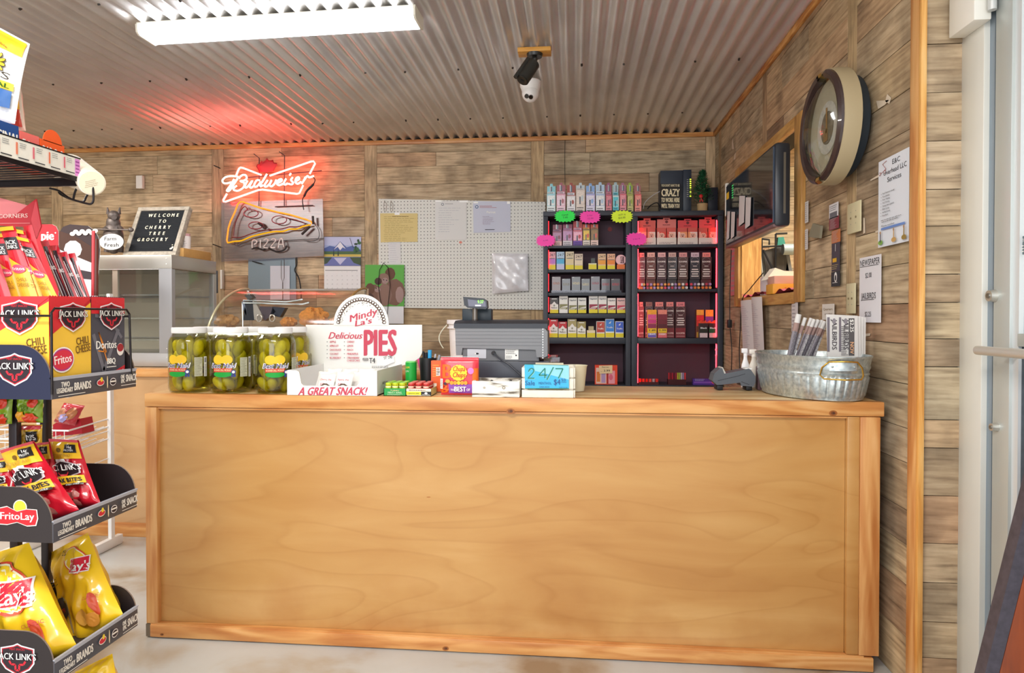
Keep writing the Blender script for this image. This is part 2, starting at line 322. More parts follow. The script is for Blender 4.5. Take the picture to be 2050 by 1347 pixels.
def cover(parent, axis, fixed, a0, a1, seams, z0, z1, holes=(), bw=.095, seed=3, dark=1., rows=(.11, .128, .14, .15, .165)):
    """boards over a wall: 'x' boards run along X at y=fixed, 'y' boards run along Y at x=fixed; seams = start of every panel's upright board"""
    r = random.Random(seed); th = .008
    def put(p, q_, zz0, zz1, up):
        g = .0012
        for (h0, h1, hz0, hz1) in holes:
            if p < h1 and q_ > h0 and zz0 < hz1 and zz1 > hz0:
                if p < h0: put(p, h0, zz0, zz1, up)
                if q_ > h1: put(h1, q_, zz0, zz1, up)
                lo, hi = max(p, h0), min(q_, h1)
                if zz0 < hz0: put(lo, hi, zz0, hz0, up)
                if zz1 > hz1: put(lo, hi, hz1, zz1, up)
                return
        if q_-p < .012 or zz1-zz0 < .012: return
        t = r.uniform(-.0012, .0012); tone = r.randrange(len(TONES))
        if axis == 'x': plank(parent, ((p+q_)/2, fixed+th/2+t, (zz0+zz1)/2), (q_-p-2*g, th, zz1-zz0-2*g), tone, up, dark)
        else: plank(parent, (fixed+th/2+t, (p+q_)/2, (zz0+zz1)/2), (th, q_-p-2*g, zz1-zz0-2*g), tone, up, dark)
    edges = [a0]+[s for s in seams]+[a1]
    for i in range(len(edges)-1):
        s0, s1 = edges[i], edges[i+1]
        if i: put(s0, min(s0+bw, s1), z0, z1, True); s0 += bw
        if s1-s0 < .02: continue
        z = z0
        while z < z1-.01:
            h = r.choice(rows); zt = min(z1, z+h)
            if z1-zt < .04: zt = z1
            cuts = [s0, s1]
            if s1-s0 > .5:
                for _ in range(r.choice((0, 0, 1, 1, 2))): cuts.append(s0+(s1-s0)*r.uniform(.15, .85))
            cuts = sorted(cuts); cuts = [s0]+[c for k, c in enumerate(cuts[1:-1]) if c-cuts[k] > .12 and s1-c > .12]+[s1]
            for a, b in zip(cuts, cuts[1:]): put(a, b, z, zt, False)
            z = zt
dk = P('#3a322a', .9)
wb = plane_box('wall_back', -5.1, WX+.1, WY+.008, WY+.11, 0, 2.66, dk)
sx = [q(x, 500, Y=WY).x for x in (104, 425, 730, 1063)]
cover(wb, 'x', WY, -5.1, WX, sx+[q(1412, 500, Y=WY).x], .7, 2.565, bw=.1, seed=11)
HY0, HY1, HZ0, HZ1 = 3.207, 4.259, 1.30, 2.075       # pass-through opening
mb = MB()
for a in ((2.1, HY0, 0, 2.66), (HY1, WY+.1, 0, 2.66), (HY0, HY1, 0, HZ0), (HY0, HY1, HZ1, 2.66)): mb.box(WX+.008, WX+.105, a[0], a[1], a[2], a[3], dk)
wr = mb.build('wall_right', kind='structure')
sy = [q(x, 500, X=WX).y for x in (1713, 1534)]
cover(wr, 'y', WX, 2.1, WY, sorted(sy)+[4.85], .0, 2.56, holes=[(HY0, HY1, HZ0, HZ1)], bw=.085, seed=5, dark=.86)  # darker plank tint on this wall stands in for its dimmer light
plane_box('wall_left', -5.2, -5.1, -1.6, WY+.1, 0, 2.66, P('#b9a98c', .8, var=.15, bs=8))
XS = 1.158
ws = plane_box('wall_front', WX, XS, 2.096, 2.12, 0, 2.66, dk)
cover(ws, 'x', 2.088, WX+.0005, XS, [], 0, 2.66, seed=9, rows=(.085, .11, .12, .145, .16))
# pale trim strips
def trim(name, *a, m=pine, b=.003):
    t = MB(); t.box(*a, m, b); return t.build(name, kind='structure')
trim('trim_1', -5.1, WX-.018, WY-.018, WY, 2.532, 2.566)
trim('trim_2', WX-.018, WX, 2.1, WY, 2.532, 2.57, m=ramp_mat('pine_length', [(.3, '#b06c33'), (.6, '#d9a05c'), (.8, '#e5b274')], None, 6, (9, 1, 9), r=.45, bump=.05, dist=.8, wave=50))
trim('trim_3', WX-.018, WX, 2.088, 2.142, 0, 2.6, m=pinev)
trim('trim_4', WX-.02, WX-.003, 2.07, 2.0875, 0, 2.6, m=ramp_mat('pine_corner', [(.3, '#d08a3c'), (.6, '#eab469'), (.8, '#f3cc90')], None, 5, (9, 9, .7), r=.4, bump=.05, dist=.6))
# pass-through opening frame
wf = thing('window_1', None, None, (WX, (HY0+HY1)/2, HZ0)); wf['kind'] = 'structure'
fm = ramp_mat('honey_pine', [(.3, '#a8743a'), (.6, '#c99a58'), (.8, '#d9b072')], None, 6, (9, 1, 9), r=.45, bump=.05, dist=.8)
fv = ramp_mat('honey_pine_upright', [(.3, '#a8743a'), (.6, '#c99a58'), (.8, '#d9b072')], None, 6, (9, 9, 1), r=.45, bump=.05, dist=.8)
for nm, a, m in (('frame_board', (HY0-.1, HY0, HZ0-.05, HZ1+.05), fv), ('frame_board', (HY1, HY1+.1, HZ0-.05, HZ1+.05), fv), ('frame_board', (HY0, HY1, HZ0-.055, HZ0), fm), ('frame_board', (HY0, HY1, HZ1, HZ1+.05), fm)):
    t = MB(); t.box(WX-.02, WX, *a, m, .002); t.build(nm, wf)
for a in ((HY0+.0005, HY0+.008, HZ0, HZ1), (HY1-.008, HY1-.0005, HZ0, HZ1)):
    t = MB(); t.box(WX, WX+.12, *a, fv); t.build('jamb', wf)
t = MB(); t.box(WX, WX+.16, HY0, HY1, HZ0-.012, HZ0, fm); t.build('sill', wf)
# pantry seen through the opening
t = MB()
t.box(2.6, 2.66, 2.7, 5.3, 0, 2.66, cream).box(WX+.12, 2.6, 5.0, 5.06, 0, 2.66, cream).box(WX+.106, 2.6, 2.66, 2.7, 0, 2.66, cream).box(WX+.106, 2.6, 2.7, 5.06, 2.6, 2.66, cream)
pw = t.build('wall_pantry', kind='structure')
cover(pw, 'x', 4.99, WX+.13, 2.6, [], .9, 2.5, seed=21); cover(pw, 'y', 2.585, 2.72, 4.98, [3.6], .9, 2.5, seed=22)
# glazed entrance door on the right, hinged in an aluminium frame
al = P('#c3cac9', .38, .35); alw = P('#dcdcd6', .4, .1); ald = P('#5d6a75', .4, .4)
def yb(x): return q(x, 640, X=XS).y
dj = thing('door_1', None, None, (XS, 1.95, 0)); dj['kind'] = 'structure'
t = MB(); t.box(XS-.004, XS+.06, yb(1968), yb(1923), 0, 2.6, alw, .003); t.build('jamb', dj)
t = MB(); t.box(XS-.006, XS+.05, yb(1923), 2.098, 0, 2.6, P('#8c9490', .5, .3)); t.build('jamb_return', dj)
t = MB(); t.box(XS+.012, XS+.05, yb(1978), yb(1968), 0, 2.6, P('#8f9daa', .4, .4)); t.box(XS+.02, XS+.06, yb(1985), yb(1978), 0, 2.6, P('#1d2024', .8)); t.build('door_stop', dj)
t = MB(); t.box(XS+.004, XS+.05, yb(2018), yb(1985), .05, 2.3, al, .002).box(XS+.012, XS+.045, yb(2030), yb(2018), .05, 2.3, P('#d7dce0', .35, .2)); t.build('stile', dj)
yr = 1.0
t = MB(); t.box(XS+.004, XS+.05, yr-.1, yr, .05, 2.3, al, .002); t.build('stile', dj)
t = MB(); t.box(XS+.008, XS+.05, yr, yb(2030), 1.103, 1.137, al, .002); t.build('rail', dj)
t = MB(); t.box(XS+.004, XS+.05, yr, yb(2030), 2.2, 2.3, al, .002); t.build('rail', dj)
t = MB(); t.box(XS+.02, XS+.035, yr, yb(2030), .05, 1.103, P('#39434e', .35, var=.2, bs=60)); t.build('lower_panel', dj)
t = MB(); t.box(XS+.024, XS+.03, yr, yb(2030), 1.137, 2.2, GL('#e9f0f4', .03)); t.build('pane', dj)
pb = q(1957, 701, X=XS-.06)
t = MB(); t.cyl((XS-.06, pb.y, pb.z), (XS-.06, yr+.05, pb.z), .0125, P('#cfccc6', .35, .5), n=20); t.cyl((XS-.06, pb.y-.06, pb.z), (XS+.01, pb.y-.06, pb.z), .008, al); t.build('push_bar', dj)
for (px_, py_, rr) in ((1988, 592, .018), (1993, 855, .012)):
    c = q(px_, py_, X=XS); t = MB(); t.cyl((XS+.004, c.y, c.z), (XS-.012, c.y, c.z), rr, P('#c9c7c0', .3, .7), r2=rr*.85, n=24).cyl((XS-.012, c.y, c.z), (XS-.015, c.y, c.z), rr*.4, P('#8a8a86', .3, .8)); t.build('lock_cylinder', dj)
c = q(2036, 493, X=XS+.02); t = MB(); t.box(XS+.019, XS+.022, c.y-.13, c.y+.005, c.z-.024, c.z+.024, P('#5e7077', .5)); f = Face(t, (XS+.019, c.y, c.z), (0, -1, 0)); f.text('CUSTOMER', .004, .008, .009, WHT, w=.05); f.lines(.006, -.02, .06, .022, 3, WHT); t.build('door_sticker', dj)
# sensor at the head of the frame and the closer
c = q(1935, 25, X=XS-.03); t = MB(); t.box(XS-.05, XS-.004, yb(1985)+.005, yb(1930), q(1960, 43, X=XS-.03).z, 2.5, P('#e9e7e0', .5), .003); t.build('contact_box', label='white plastic contact box at the head of the door frame', cat='sensor')
c = q(1988, 10, X=XS); t = MB(); t.cyl((XS-.012, yb(1990), q(1990, 24, X=XS).z), (XS-.012, yb(1990), 2.5), .011, P('#cfd2d2', .4, .3)); t.build('door_closer_rod', label='pale metal closer rod capped beside the white contact box', cat='rod')
# the neighbouring masonry outside the glass
plane_box('wall_outside', 3.0, 3.2, -1.5, 8, -.05, 4, P('#e6dcc6', .85, bump=.6, bs=14, var=.12))
# ---------------------------------------------------------------- service counter
CL, CR, CF, CB, CT = -1.572, 1.018, 2.26, 2.70, .90
ct = thing('service_counter', 'long honey-coloured plywood counter in front, framed in pine boards', 'counter', ((CL+CR)/2, (CF+CB)/2, 0))
pw_ = ramp_mat('worn_worktop', [(.25, '#b98c56'), (.45, '#c9a06c'), (.6, '#d8b786'), (.8, '#e3cba4')], None, 3, (.8, 4, 1), r=.4, bump=.03, dist=.6, wave=20)
t = MB(); t.box(CL+.002, CR-.004, CF+.036, CB, CT-.03, CT-.001, pw_, .002); t.build('worktop', ct)
t = MB(); t.box(CL, CR, CF, CF+.038, CT-.048, CT, pine, .003); t.build('top_rail', ct)
xl = q(314, 1000, Y=CF).x
t = MB(); t.box(CL+.002, xl, CF, CF+.04, .052, CT-.05, pinev, .002); t.build('corner_post', ct)
t = MB(); t.box(CL+.002, CL+.042, CF+.042, CB-.01, .0, CT-.032, ply); t.build('end_panel', ct)
t = MB(); t.box(CR-.075, CR-.012, CF, CF+.04, .056, CT-.05, pinev, .002); t.build('corner_post', ct)
t = MB(); t.box(CR-.115, CR-.076, CF+.004, CF+.04, .056, CT-.05, ply, .002); t.build('corner_batten', ct)
t = MB(); t.box(xl, CR-.116, CF+.022, CF+.036, .0, CT-.05, ply); t.build('front_panel', ct)
t = MB(); t.box(xl, CR-.076, CF+.008, CF+.022, CT-.056, CT-.05, pine); t.build('shadow_moulding', ct)
t = MB(); t.box(CL+.018, CR-.03, CF-.004, CF+.035, .004, .05, pine, .003); t.box(CL+.018, CR-.06, CF-.0, CF+.02, .05, .0545, pine); t.build('bottom_rail', ct)
t = MB(); t.box(CL, CL+.017, CF, CF+.05, .004, .05, P('#6f6150', .6)); t.build('corner_block', ct, label='grey-brown weathered block end')
t = MB(); t.box(xl, CR-.1, CB-.02, CB, .0, CT-.03, ply); t.build('rear_panel', ct)
knot = P('#7a4420', .5)
for (x_, y_, rr, zc) in ((1022, 823, .009, 0), (1668, 827, .009, 0), (892, 1298, .007, 0), (324, 1270, .004, 0), (858, 995, .004, 1), (1705, 975, .006, 1)):
    t = MB(); f = PF(t, CF-.004*(y_ > 1250)+(.022 if zc else 0)); k = 1310/CF
    if zc: f.ell(x_, -y_, rr*k*1.8, rr*k*.35, P('#a8652f', .5))
    else: f.ell(x_, -y_, rr*k*1.6, rr*k*1.1, P('#a0602c', .5)); f.ell(x_, -y_, rr*k, rr*k*.7, knot); f.ell(x_+1, -y_, rr*k*.5, rr*k*.4, P('#54301a', .5))
    t.build('wood_knot', ct)
# ---------------------------------------------------------------- pickle jars
gl = GL('#f2f4ea', .05); brine = GL('#efeaa0', .02, .15); plid = P('#f0f0f2', .4)
pk = [P(c, .35, var=.16, bs=45, bump=.25) for c in ('#d3c933', '#c2b92c', '#dfd544', '#aeaa30')]
def jar(i, x, y, rot, label, full=True):
    t_ = thing('pickle_jar', label, 'jar', (x, y, CT), 'gallon pickle jars'); r = .0735
    m = MB(); pr = [(.058, 0), (.068, .003), (.0725, .014), (r, .03), (r, .178), (.0715, .192), (.066, .205), (.059, .214), (.057, .219), (.0585, .236)]
    m.lathe((x, y, CT+.0005), pr, gl, 36); m.build('glass_jar', t_, 60)
    m = MB(); m.lathe((x, y, CT+.003), [(.0, 0), (.056, 0), (.066, .004), (.0705, .03), (.0705, .176), (.069, .19), (.062, .203), (.0, .204)], brine, 30); m.build('brine', t_, 60)
    m = MB(); rr = random.Random(i*7+3)
    for lay in range(4):
        for k in range(5):
            a = k*math.tau/5+lay*.7+rr.uniform(-.3, .3); d = .038 if k else .0; tilt = rr.uniform(.1, 1.3)
            if lay in (2, 3): tilt *= .35
            m.T = Matrix.Translation((x+math.cos(a)*d, y+math.sin(a)*d, CT+.034+lay*.044+rr.uniform(-.004, .004))) @ Matrix.Rotation(a+rr.uniform(-.5, .5)+1.57, 4, 'Z') @ Matrix.Rotation(tilt, 4, 'X')
            ln = .036 if tilt > .6 else .045
            m.ball((0, 0, 0), (.020, .020, min(ln, .034 if d else .045)), pk[rr.randrange(4)], 14, 10)
    m.T = Matrix.Identity(4); m.build('pickles', t_, 60, kind='stuff')
    m = MB(); m.lathe((x, y, CT+.238), [(.060, -.018), (.0615, -.016), (.0618, -.001), (.060, .004), (.0, .0045)], plid, 36, ripple=lambda th, z: .006*math.cos(th*44) if z < 0 else 0); m.build('lid', t_, 30, label='white plastic screw lid')
    m = MB(); a0 = math.atan2(x, y)+rot       # label turned round the jar
    f = Face(m, (0, 0, 0), fn=lambda X, Z, l: V3((x+(r+l+.0005)*math.sin(a0*-1+X/r), y-(r+l+.0005)*math.cos(a0*-1+X/r), CT+Z)))
    f.ell(-.016, .125, .02, .017, YEL); f.ell(.016, .125, .02, .017, YEL); f.rect(-.02, .112, .04, .018, YEL)
    gr = P('#15a03a', .5); f.ell(0, .072, .034, .011, gr); f.rect(-.034, .08, .068, .014, P('#d43b31', .5)); f.text('KOSHER DILL PICKLES', 0, .0835, .007, P('#f5e6b0', .5), w=.062, al='c', b=1)
    f.text('Best Maid', 0, .094, .019, WHT, w=.09, al='c', sh=.25, b=2); f.text('Best Maid', 0, .0955, .0155, P('#34348c', .5), w=.084, al='c', sh=.25, b=0)
    f.ell(.038, .080, .008, .008, P('#2c3f8f', .5)); f.ell(.038, .080, .005, .005, WHT); f.line([(.034, .072), (.034, .062)], .006, P('#2c3f8f', .5)); f.line([(.042, .072), (.042, .062)], .006, P('#2c3f8f', .5))
    f.rect(.060, .062, .028, .07, P('#c9c8b0', .6)); f.lines(.061, .064, .026, .066, 15, P('#6d6b58', .6), .6, i); f.rect(.093, .06, .012, .074, WHT); f.rect(.095, .112, .008, .018, P('#8b8b90', .6)); f.lines(.095, .062, .008, .045, 14, INK, .9, i)
    m.build('label', t_, 60); return t_
jl = ['front pickle jar at the left end of the counter, label turned away left', 'middle pickle jar of the front row of three', 'front pickle jar with its label facing forward, beside the pie carton']
for i, (px_, rot, l) in enumerate(zip((380, 463, 552), (.62, .42, .03), jl)): p = q(px_, 785, Y=2.345); jar(i, p.x, p.y, rot, l)
jl = ['rear pickle jar behind the leftmost two jars', 'rear pickle jar behind the middle front jar', 'rear pickle jar peeking out right of the front row']
for i, (px_, rot, l) in enumerate(zip((421, 505, 583), (.9, 1.2, -.5), jl)): p = q(px_, 785, Y=2.505); jar(i+3, p.x, p.y, rot, l)
# ---------------------------------------------------------------- pie carton
wc = P('#eeeeec', .7); pr_ = P('#c9485e', .6); brn = P('#5b4438', .7); cdb = P('#a98b63', .8)
X0, X1 = q(575, 793, Y=2.262).x, q(755, 793, Y=2.262).x; zt = q(600, 741, Y=2.262).z
pc = thing('pie_carton', 'open white cardboard pie carton printed in red with a tall header', 'carton', ((X0+X1)/2, 2.4, CT))
t = MB(); zn = q(650, 772, Y=2.262).z
A, B_ = q(600, 741, Y=2.262).x, q(722, 741, Y=2.262).x
pts = [(X0, 2.262, CT+.001), (X1, 2.262, CT+.001), (X1, 2.262, zt), (B_+.012, 2.262, zt), (B_+.002, 2.262, zt-.006), (B_-.006, 2.262, zn+.008), (B_-.014, 2.262, zn), (A+.014, 2.262, zn), (A+.006, 2.262, zn+.008), (A-.002, 2.262, zt-.006), (A-.012, 2.262, zt), (X0, 2.262, zt)]
t.prism(pts, (0, .003, 0), wc, cdb); t.build('front_flap', pc)
t = MB(); t.box(X0, X0+.003, 2.265, 2.597, CT+.001, zt, wc).box(X1-.003, X1, 2.265, 2.597, CT+.001, zt, wc).box(X0, X1, 2.265, 2.597, CT+.001, CT+.004, wc); t.build('tray', pc)
t = MB(); YH = 2.60; f = [(612, 650), (845, 650), (845, 706), (840, 716), (828, 724), (805, 732), (805, 760), (620, 760)]
t.prism([q(x, y, Y=YH) for x, y in f][::-1], (0, .004, 0), wc, cdb); t.build('header_card', pc)
t = MB(); f = PF(t, YH); n = 30
c0 = [(723+55.5*math.cos(math.pi*i/n), -(651-62*math.sin(math.pi*i/n))) for i in range(n+1)]
t.prism([q(x, -y, Y=YH-.002) for x, y in c0], (0, .003, 0), wc, cdb); f.k = 10
f.text('Mindy', 727, -637, 13, pr_, w=58, al='c', sh=.3, rot=.28, b=1); f.text("La's", 727, -650, 11, pr_, w=36, al='c', sh=.3, rot=.2, b=1)
f2 = f
for i in range(26):
    a = math.pi*(.03+.94*i/25); f.ell(723+46*math.cos(a), -(650-51*math.sin(a)), 4.2, 3.4, brn, 8, rot=a); f.k -= 1
f.k += 1
for i in range(26):
    a = math.pi*(.03+.94*i/25); f.ell(723+46.5*math.cos(a), -(650-51.5*math.sin(a)), 2.3, 1.9, wc, 8, rot=a); f.k -= 1
f.k += 1
for i in range(60): a = math.pi*R.uniform(.02, .98); rr = R.uniform(36, 41); f.ell(723+rr*math.cos(a), -(650-rr*1.1*math.sin(a)), .6, .6, brn, 6); f.k -= 1
t.build('round_header', pc)
t = MB(); f = PF(t, YH); f.k = 4
f.text('Delicious', 656, -678, 13, pr_, w=68, sh=.35, b=1); f.text('PIES', 727, -711, 50, pr_, w=67, b=2)
for k, (a, b_) in enumerate((('APPLE', 'CHERRY'), ('APRICOT', 'LEMON'), ('CHOCOLATE', 'PEACH'), ('COCONUT', 'PINEAPPLE'), ('BLUEBERRY', 'STRAWBERRY'))):
    for xx, wd in ((660, a), (694.5, b_)): f.text(wd, xx, -686.2-k*8, 4, pr_, w=len(wd)*2.5, b=1); f.rect(xx-6, -684.6-k*8, 2, 1, INK)
f.text('CHEESECAKE', 694.5, -723.5, 3.6, pr_, w=26, b=1); f.rect(726, -721.5, 11, 5, P('#6b6468', .6)); f.text('LEMON', 727, -720.5, 3.2, WHT, w=9); f.text('T4', 739, -727, 10.5, INK, w=12, b=1)
f.quad((767, -719), (787, -713), (790, -724), (769, -733), P('#f6f6f6', .6)); f.text('ST: 290', 768.5, -719.5, 5.5, INK, w=17, rot=.12, b=1); f.lines(744, -737, 40, 5, 2, INK, .8, 4)
t.build('header_print', pc)
t = MB(); f = PF(t, 2.262); f.text('A GREAT SNACK!', 597, -790.5, 15, pr_, w=136, sh=.3, b=2); t.build('front_print', pc)
t = MB(); f = Face(t, (X1, 2.262, CT), (0, 1, 0)); f.text("with love", .06, .035, .012, brn, sh=.3); t.build('side_print', pc)
wrapm = P('#f1eeea', .25, coat=.5, bump=.5, bs=60)
for r_ in range(3):
    for c_ in range(3 if r_ else 2):
        ww = .062; cxx = (A+B_)/2+(c_-(1 if r_ else .5))*.066; yy = 2.30+r_*.075
        t = MB()
        def fp(a, b, s=1, cxx=cxx, yy=yy, r_=r_): e = (1-(2*a-1)**4)*(1-(2*b-1)**4); return V3((cxx+(a-.5)*ww, yy+(b-.5)*.02+.018*b, CT+.012+.058*b+.004*r_))+V3((0, -s*.012*e**.6, .001*math.sin(9*a+7*b)))
        t.grid(lambda a, b: fp(a, b, 1), 8, 8, wrapm); t.grid(lambda a, b: fp(1-a, b, -1), 8, 8, wrapm)
        if not r_:
            F_ = Face(t, (0, 0, 0), fn=lambda x, y, l, fp=fp: fp(x, y)+V3((0, -l-.001, 0))); F_.text('Cherry Pie' if not c_ else 'Apple Pie', .5, .66, .1, pr_, w=.7, al='c'); F_.text('50¢'[:2], .22, .3, .2, pr_, w=.25)
            F_.ell(.55, .25, .3, .22, brn, 20, rag=.1); F_.ell(.55, .22, .24, .17, wrapm, 20)
        t.build('wrapped_pie', label=('wrapped cherry pie at the carton\'s front opening, left' if not c_ else 'wrapped apple pie at the carton\'s front opening, right') if not r_ else f'wrapped pie in the {["front", "middle", "rear"][r_]} row of the carton, {["left", "middle", "right"][c_]} one', cat='pie', group='wrapped pies in the carton' if r_ else None)
# ---------------------------------------------------------------- little candy rolls in two open trays
def roll_tray(name, x0, x1, y0, y1, h, base, cols, label, words, faces):
    t_ = thing(name, label, 'tray', ((x0+x1)/2, (y0+y1)/2, CT)); t = MB()
    t.box(x0, x1, y0, y0+.002, CT+.0006, CT+h, base).box(x0, x1, y1-.002, y1, CT+.0006, CT+h+.01, base).box(x0, x0+.002, y0, y1, CT+.0006, CT+h, base).box(x1-.002, x1, y0, y1, CT+.0006, CT+h, faces[0]).box(x0, x1, y0, y1, CT+.0006, CT+.002, base); t.build('carton_tray', t_)
    t = MB(); f = Face(t, (x0, y0, CT)); w_ = x1-x0; faces[1](f, w_, h); t.build('tray_print', t_)
    return t_
grn = P('#1d9a4a', .5); lime = P('#d5dc28', .45); rdd = P('#d8413a', .4)
def pr1(f, w, h): f.text('TURBO', w/2, h*.66, .004, P('#f5d0a0'), w=w*.4, al='c', b=1); f.text("MINTY KING", w/2, h*.36, .0055, P('#cfe9c4'), w=w*.62, al='c', b=1); f.lines(w*.15, h*.1, w*.7, h*.2, 2, P('#cfe9c4'), .8, 2)
def pr2(f, w, h):
    f.rect(0, h*.66, w, h*.3, P('#e9e6cf')); f.rect(0, h*.16, w*.6, h*.45, P('#e5dc36')); f.text('LEMON LIME', w*.06, h*.28, .0045, P('#53701d'), w=w*.46, b=1); f.rect(w*.6, h*.16, w*.4, h*.45, BLK); f.ell(w*.8, h*.4, w*.06, h*.14, WHT); f.lines(w*.65, h*.2, w*.3, h*.12, 1, WHT, .9); f.lines(w*.1, h*.7, w*.7, h*.2, 1, P('#7a3030'), .9)
g0, g1 = q(768, 792, Y=2.275).x, q(813, 792, Y=2.275).x; r1 = q(863, 792, Y=2.275).x
roll_tray('candy_roll_tray', g0, g1, 2.275, 2.37, .027, grn, None, 'small green cardboard tray of lime rolls beside the pie carton', None, (grn, pr1))
roll_tray('candy_roll_tray', g1+.001, r1, 2.275, 2.37, .027, P('#ece7d2', .6), None, 'small cream and yellow tray of red rolls beside the green tray', None, (P('#ddd28a', .6), pr2))
def roll(x, y, c1, c2, lab, grp):
    t = MB(); t.cyl((x, y, CT+.003), (x, y, CT+.044), .0105, c1, n=18).cyl((x, y, CT+.044), (x, y, CT+.0465), .0095, c2, n=18)
    f = Face(t, (0, 0, 0), fn=lambda X, Z, l: V3((x+(.0107+l)*math.sin(X/.0107), y-(.0107+l)*math.cos(X/.0107), CT+Z))); f.rect(-.012, .03, .024, .004, P('#f0eccb')); f.lines(-.009, .036, .018, .005, 1, INK, .9)
    t.build('candy_roll', label=lab, cat='candy roll', group=grp)
ORD = ['front', 'second', 'third', 'rear']; POS = ['left', 'middle', 'right']
for yy in range(4):
    for k in range(3):
        roll(g0+.014+k*.0235*(g1-g0)/.076, 2.289+yy*.0225, lime if yy < 2 else P('#58c043', .4), P('#a9d84a', .4), f'lime green candy roll in the green tray, {ORD[yy]} row, {POS[k]} one', 'rolls in the green tray')
        roll(g1+.015+k*.0255*(r1-g1)/.084, 2.289+yy*.0225, rdd, P('#e58078', .4), f'red candy roll in the cream tray, {ORD[yy]} row, {POS[k]} one', 'rolls in the cream tray')
p = q(823, 780, Y=2.46); t = MB(); t.cyl((p.x, 2.46, CT+.001), (p.x, 2.46, q(823, 725, Y=2.46).z), .0215, P('#16a23c', .4), n=28); zt_ = q(823, 725, Y=2.46).z; t.cyl((p.x, 2.46, zt_), (p.x, 2.46, zt_+.004), .0195, P('#7fd77b', .4), n=28)
f = Face(t, (0, 0, 0), fn=lambda X, Z, l: V3((p.x+(.0217+l)*math.sin(X/.0217), 2.46-(.0217+l)*math.cos(X/.0217), Z))); f.text('GUM', -.02, zt_-.022, .007, P('#e8d84a'), w=.02, b=1); f.text('CITY', -.018, zt_-.037, .006, WHT, w=.016)
t.build('gum_tub', label='round bright green tub standing behind the lime rolls', cat='tub')
# pen cup with pens
cu = q(862, 780, Y=2.5); cxp = q(857, 780, Y=2.5).x; zc0, zc1 = CT+.001, q(857, 716, Y=2.5).z
t = MB(); t.lathe((cxp, 2.5, 0), [(0, zc0), (.028, zc0), (.034, zc1), (.031, zc1), (.026, zc0+.01), (0, zc0+.01)], P('#17181c', .4), 28); t.build('pen_cup', label='black cup holding pens and markers behind the red rolls', cat='cup')
def pen(dx, dy, h, tx, ty, c, r=.004, cap=None, nm='pen', lab=''):
    t = MB(); b = V3((cxp+dx*.4, 2.5+dy*.5, zc0+.012)); e = b+V3((tx, ty, h)); t.tube([b, b.lerp(e, .7), b.lerp(e, .98), e], [r, r, r*.95, r*.4], c, 10)
    if cap: t.tube([b.lerp(e, .72), b.lerp(e, 1.0)], r*1.25, cap, 10)
    t.build(nm, label=lab, cat='pen')
pen(-.03, 0, .106, -.026, 0, P('#e3458f', .4), .006, None, 'marker', 'pink marker leaning out of the pen cup to the left')
pen(-.02, .01, .135, -.012, .0, BLK, .005, None, 'pen', 'black pen standing second from left in the cup')
pen(-.005, .0, .13, -.006, .0, P('#b9b08e', .5), .005, BLK, 'marker', 'beige marker with a black cap in the cup')
pen(.01, -.005, .140, .004, 0, P('#c9d92a', .4), .006, P('#2fa3df', .4), 'marker', 'yellow highlighter with a blue cap in the cup')
pen(.02, .0, .125, .022, .0, P('#b9bcc6', .3), .004, None, 'pen', 'silver pen leaning right in the cup')
pen(.03, .01, .120, .032, .005, P('#dfe1e6', .3), .004, P('#9aa0ac', .3), 'pen', 'white pen leaning farthest right in the cup')
# orange pouch and the big lollipop bag
def slab(name, Y, pts, th, m, label, cat, ms=None, parent=None):
    t = MB(); t.prism([q(x, y, Y=Y) for x, y in pts][::-1], (0, th, 0), m, ms); return t
t = slab('', 2.40, [(863, 722), (884, 722), (884, 784), (863, 784)], .03, P('#e8632a', .45), '', ''); f = PF(t, 2.40); f.lines(866, -755, 15, 26, 6, P('#f3b14d'), .7, 3); f.rect(873, -752, 8, 17, WHT); f.lines(874, -751, 6, 15, 9, INK, .9, 8); t.build('candy_pouch', label='narrow orange packet with a barcode behind the lollipop bag', cat='packet')
YB = 2.30; lb = thing('lollipop_bag', 'flat clear bag of lollipops with a red and orange label', 'bag', (q(918, 792, Y=YB).x, YB, CT))
ax, bx, zb, ztp = q(881, 792, Y=YB).x, q(957, 792, Y=YB).x, CT+.001, q(918, 716, Y=YB).z
def bagf(a, b, s=1, d=.016): e = max(0, (1-(2*a-1)**6)*(1-(2*b-1)**6)); return V3((ax+(bx-ax)*a, YB+.018-s*d*e**.5, zb+(ztp-zb)*b))
t = MB(); red2 = P('#e5394a', .3, coat=.6); t.grid(lambda a, b: bagf(a, b, 1), 14, 14, red2); t.grid(lambda a, b: bagf(1-a, b, -1), 10, 10, red2)
f = Face(t, (0, 0, 0), fn=lambda x, y, l: bagf((x-881)/76, (792+y)/76)+V3((0, -l*1.5-.0006, 0)), eps=.0003)
f.text('B', 884, -757, 27, P('#f26a1c', .3), w=20, b=2); f.text('B', 882, -786, 16, P('#f26a1c', .3), w=15, b=2); f.rect(884, -781, 68, 3, P('#f0701f')); f.rect(946, -765, 11, 28, P('#f0701f', .3))
f.rect(899, -787, 58, 18, P('#8c4bb0', .3)); f.ell(918.5, -746, 17.5, 16.5, P('#f7d427', .3), 32, rag=-.08); f.ell(918.5, -746, 15.5, 14.5, P('#f9dc2a', .3), 32)
f.text('Chupa', 919, -743, 10, P('#c8321f'), w=25, al='c', sh=.2, b=1); f.text('Chups', 919, -755, 10, P('#c8321f'), w=26, al='c', sh=.2, b=1); f.ell(943, -742, 6, 6.5, P('#f07bc8', .3))
for xx in (905, 912, 919, 926, 933): f.ell(xx, -766, 3.6, 4, P('#f59b25' if xx != 919 else '#fbc41e', .3)); f.k -= 1
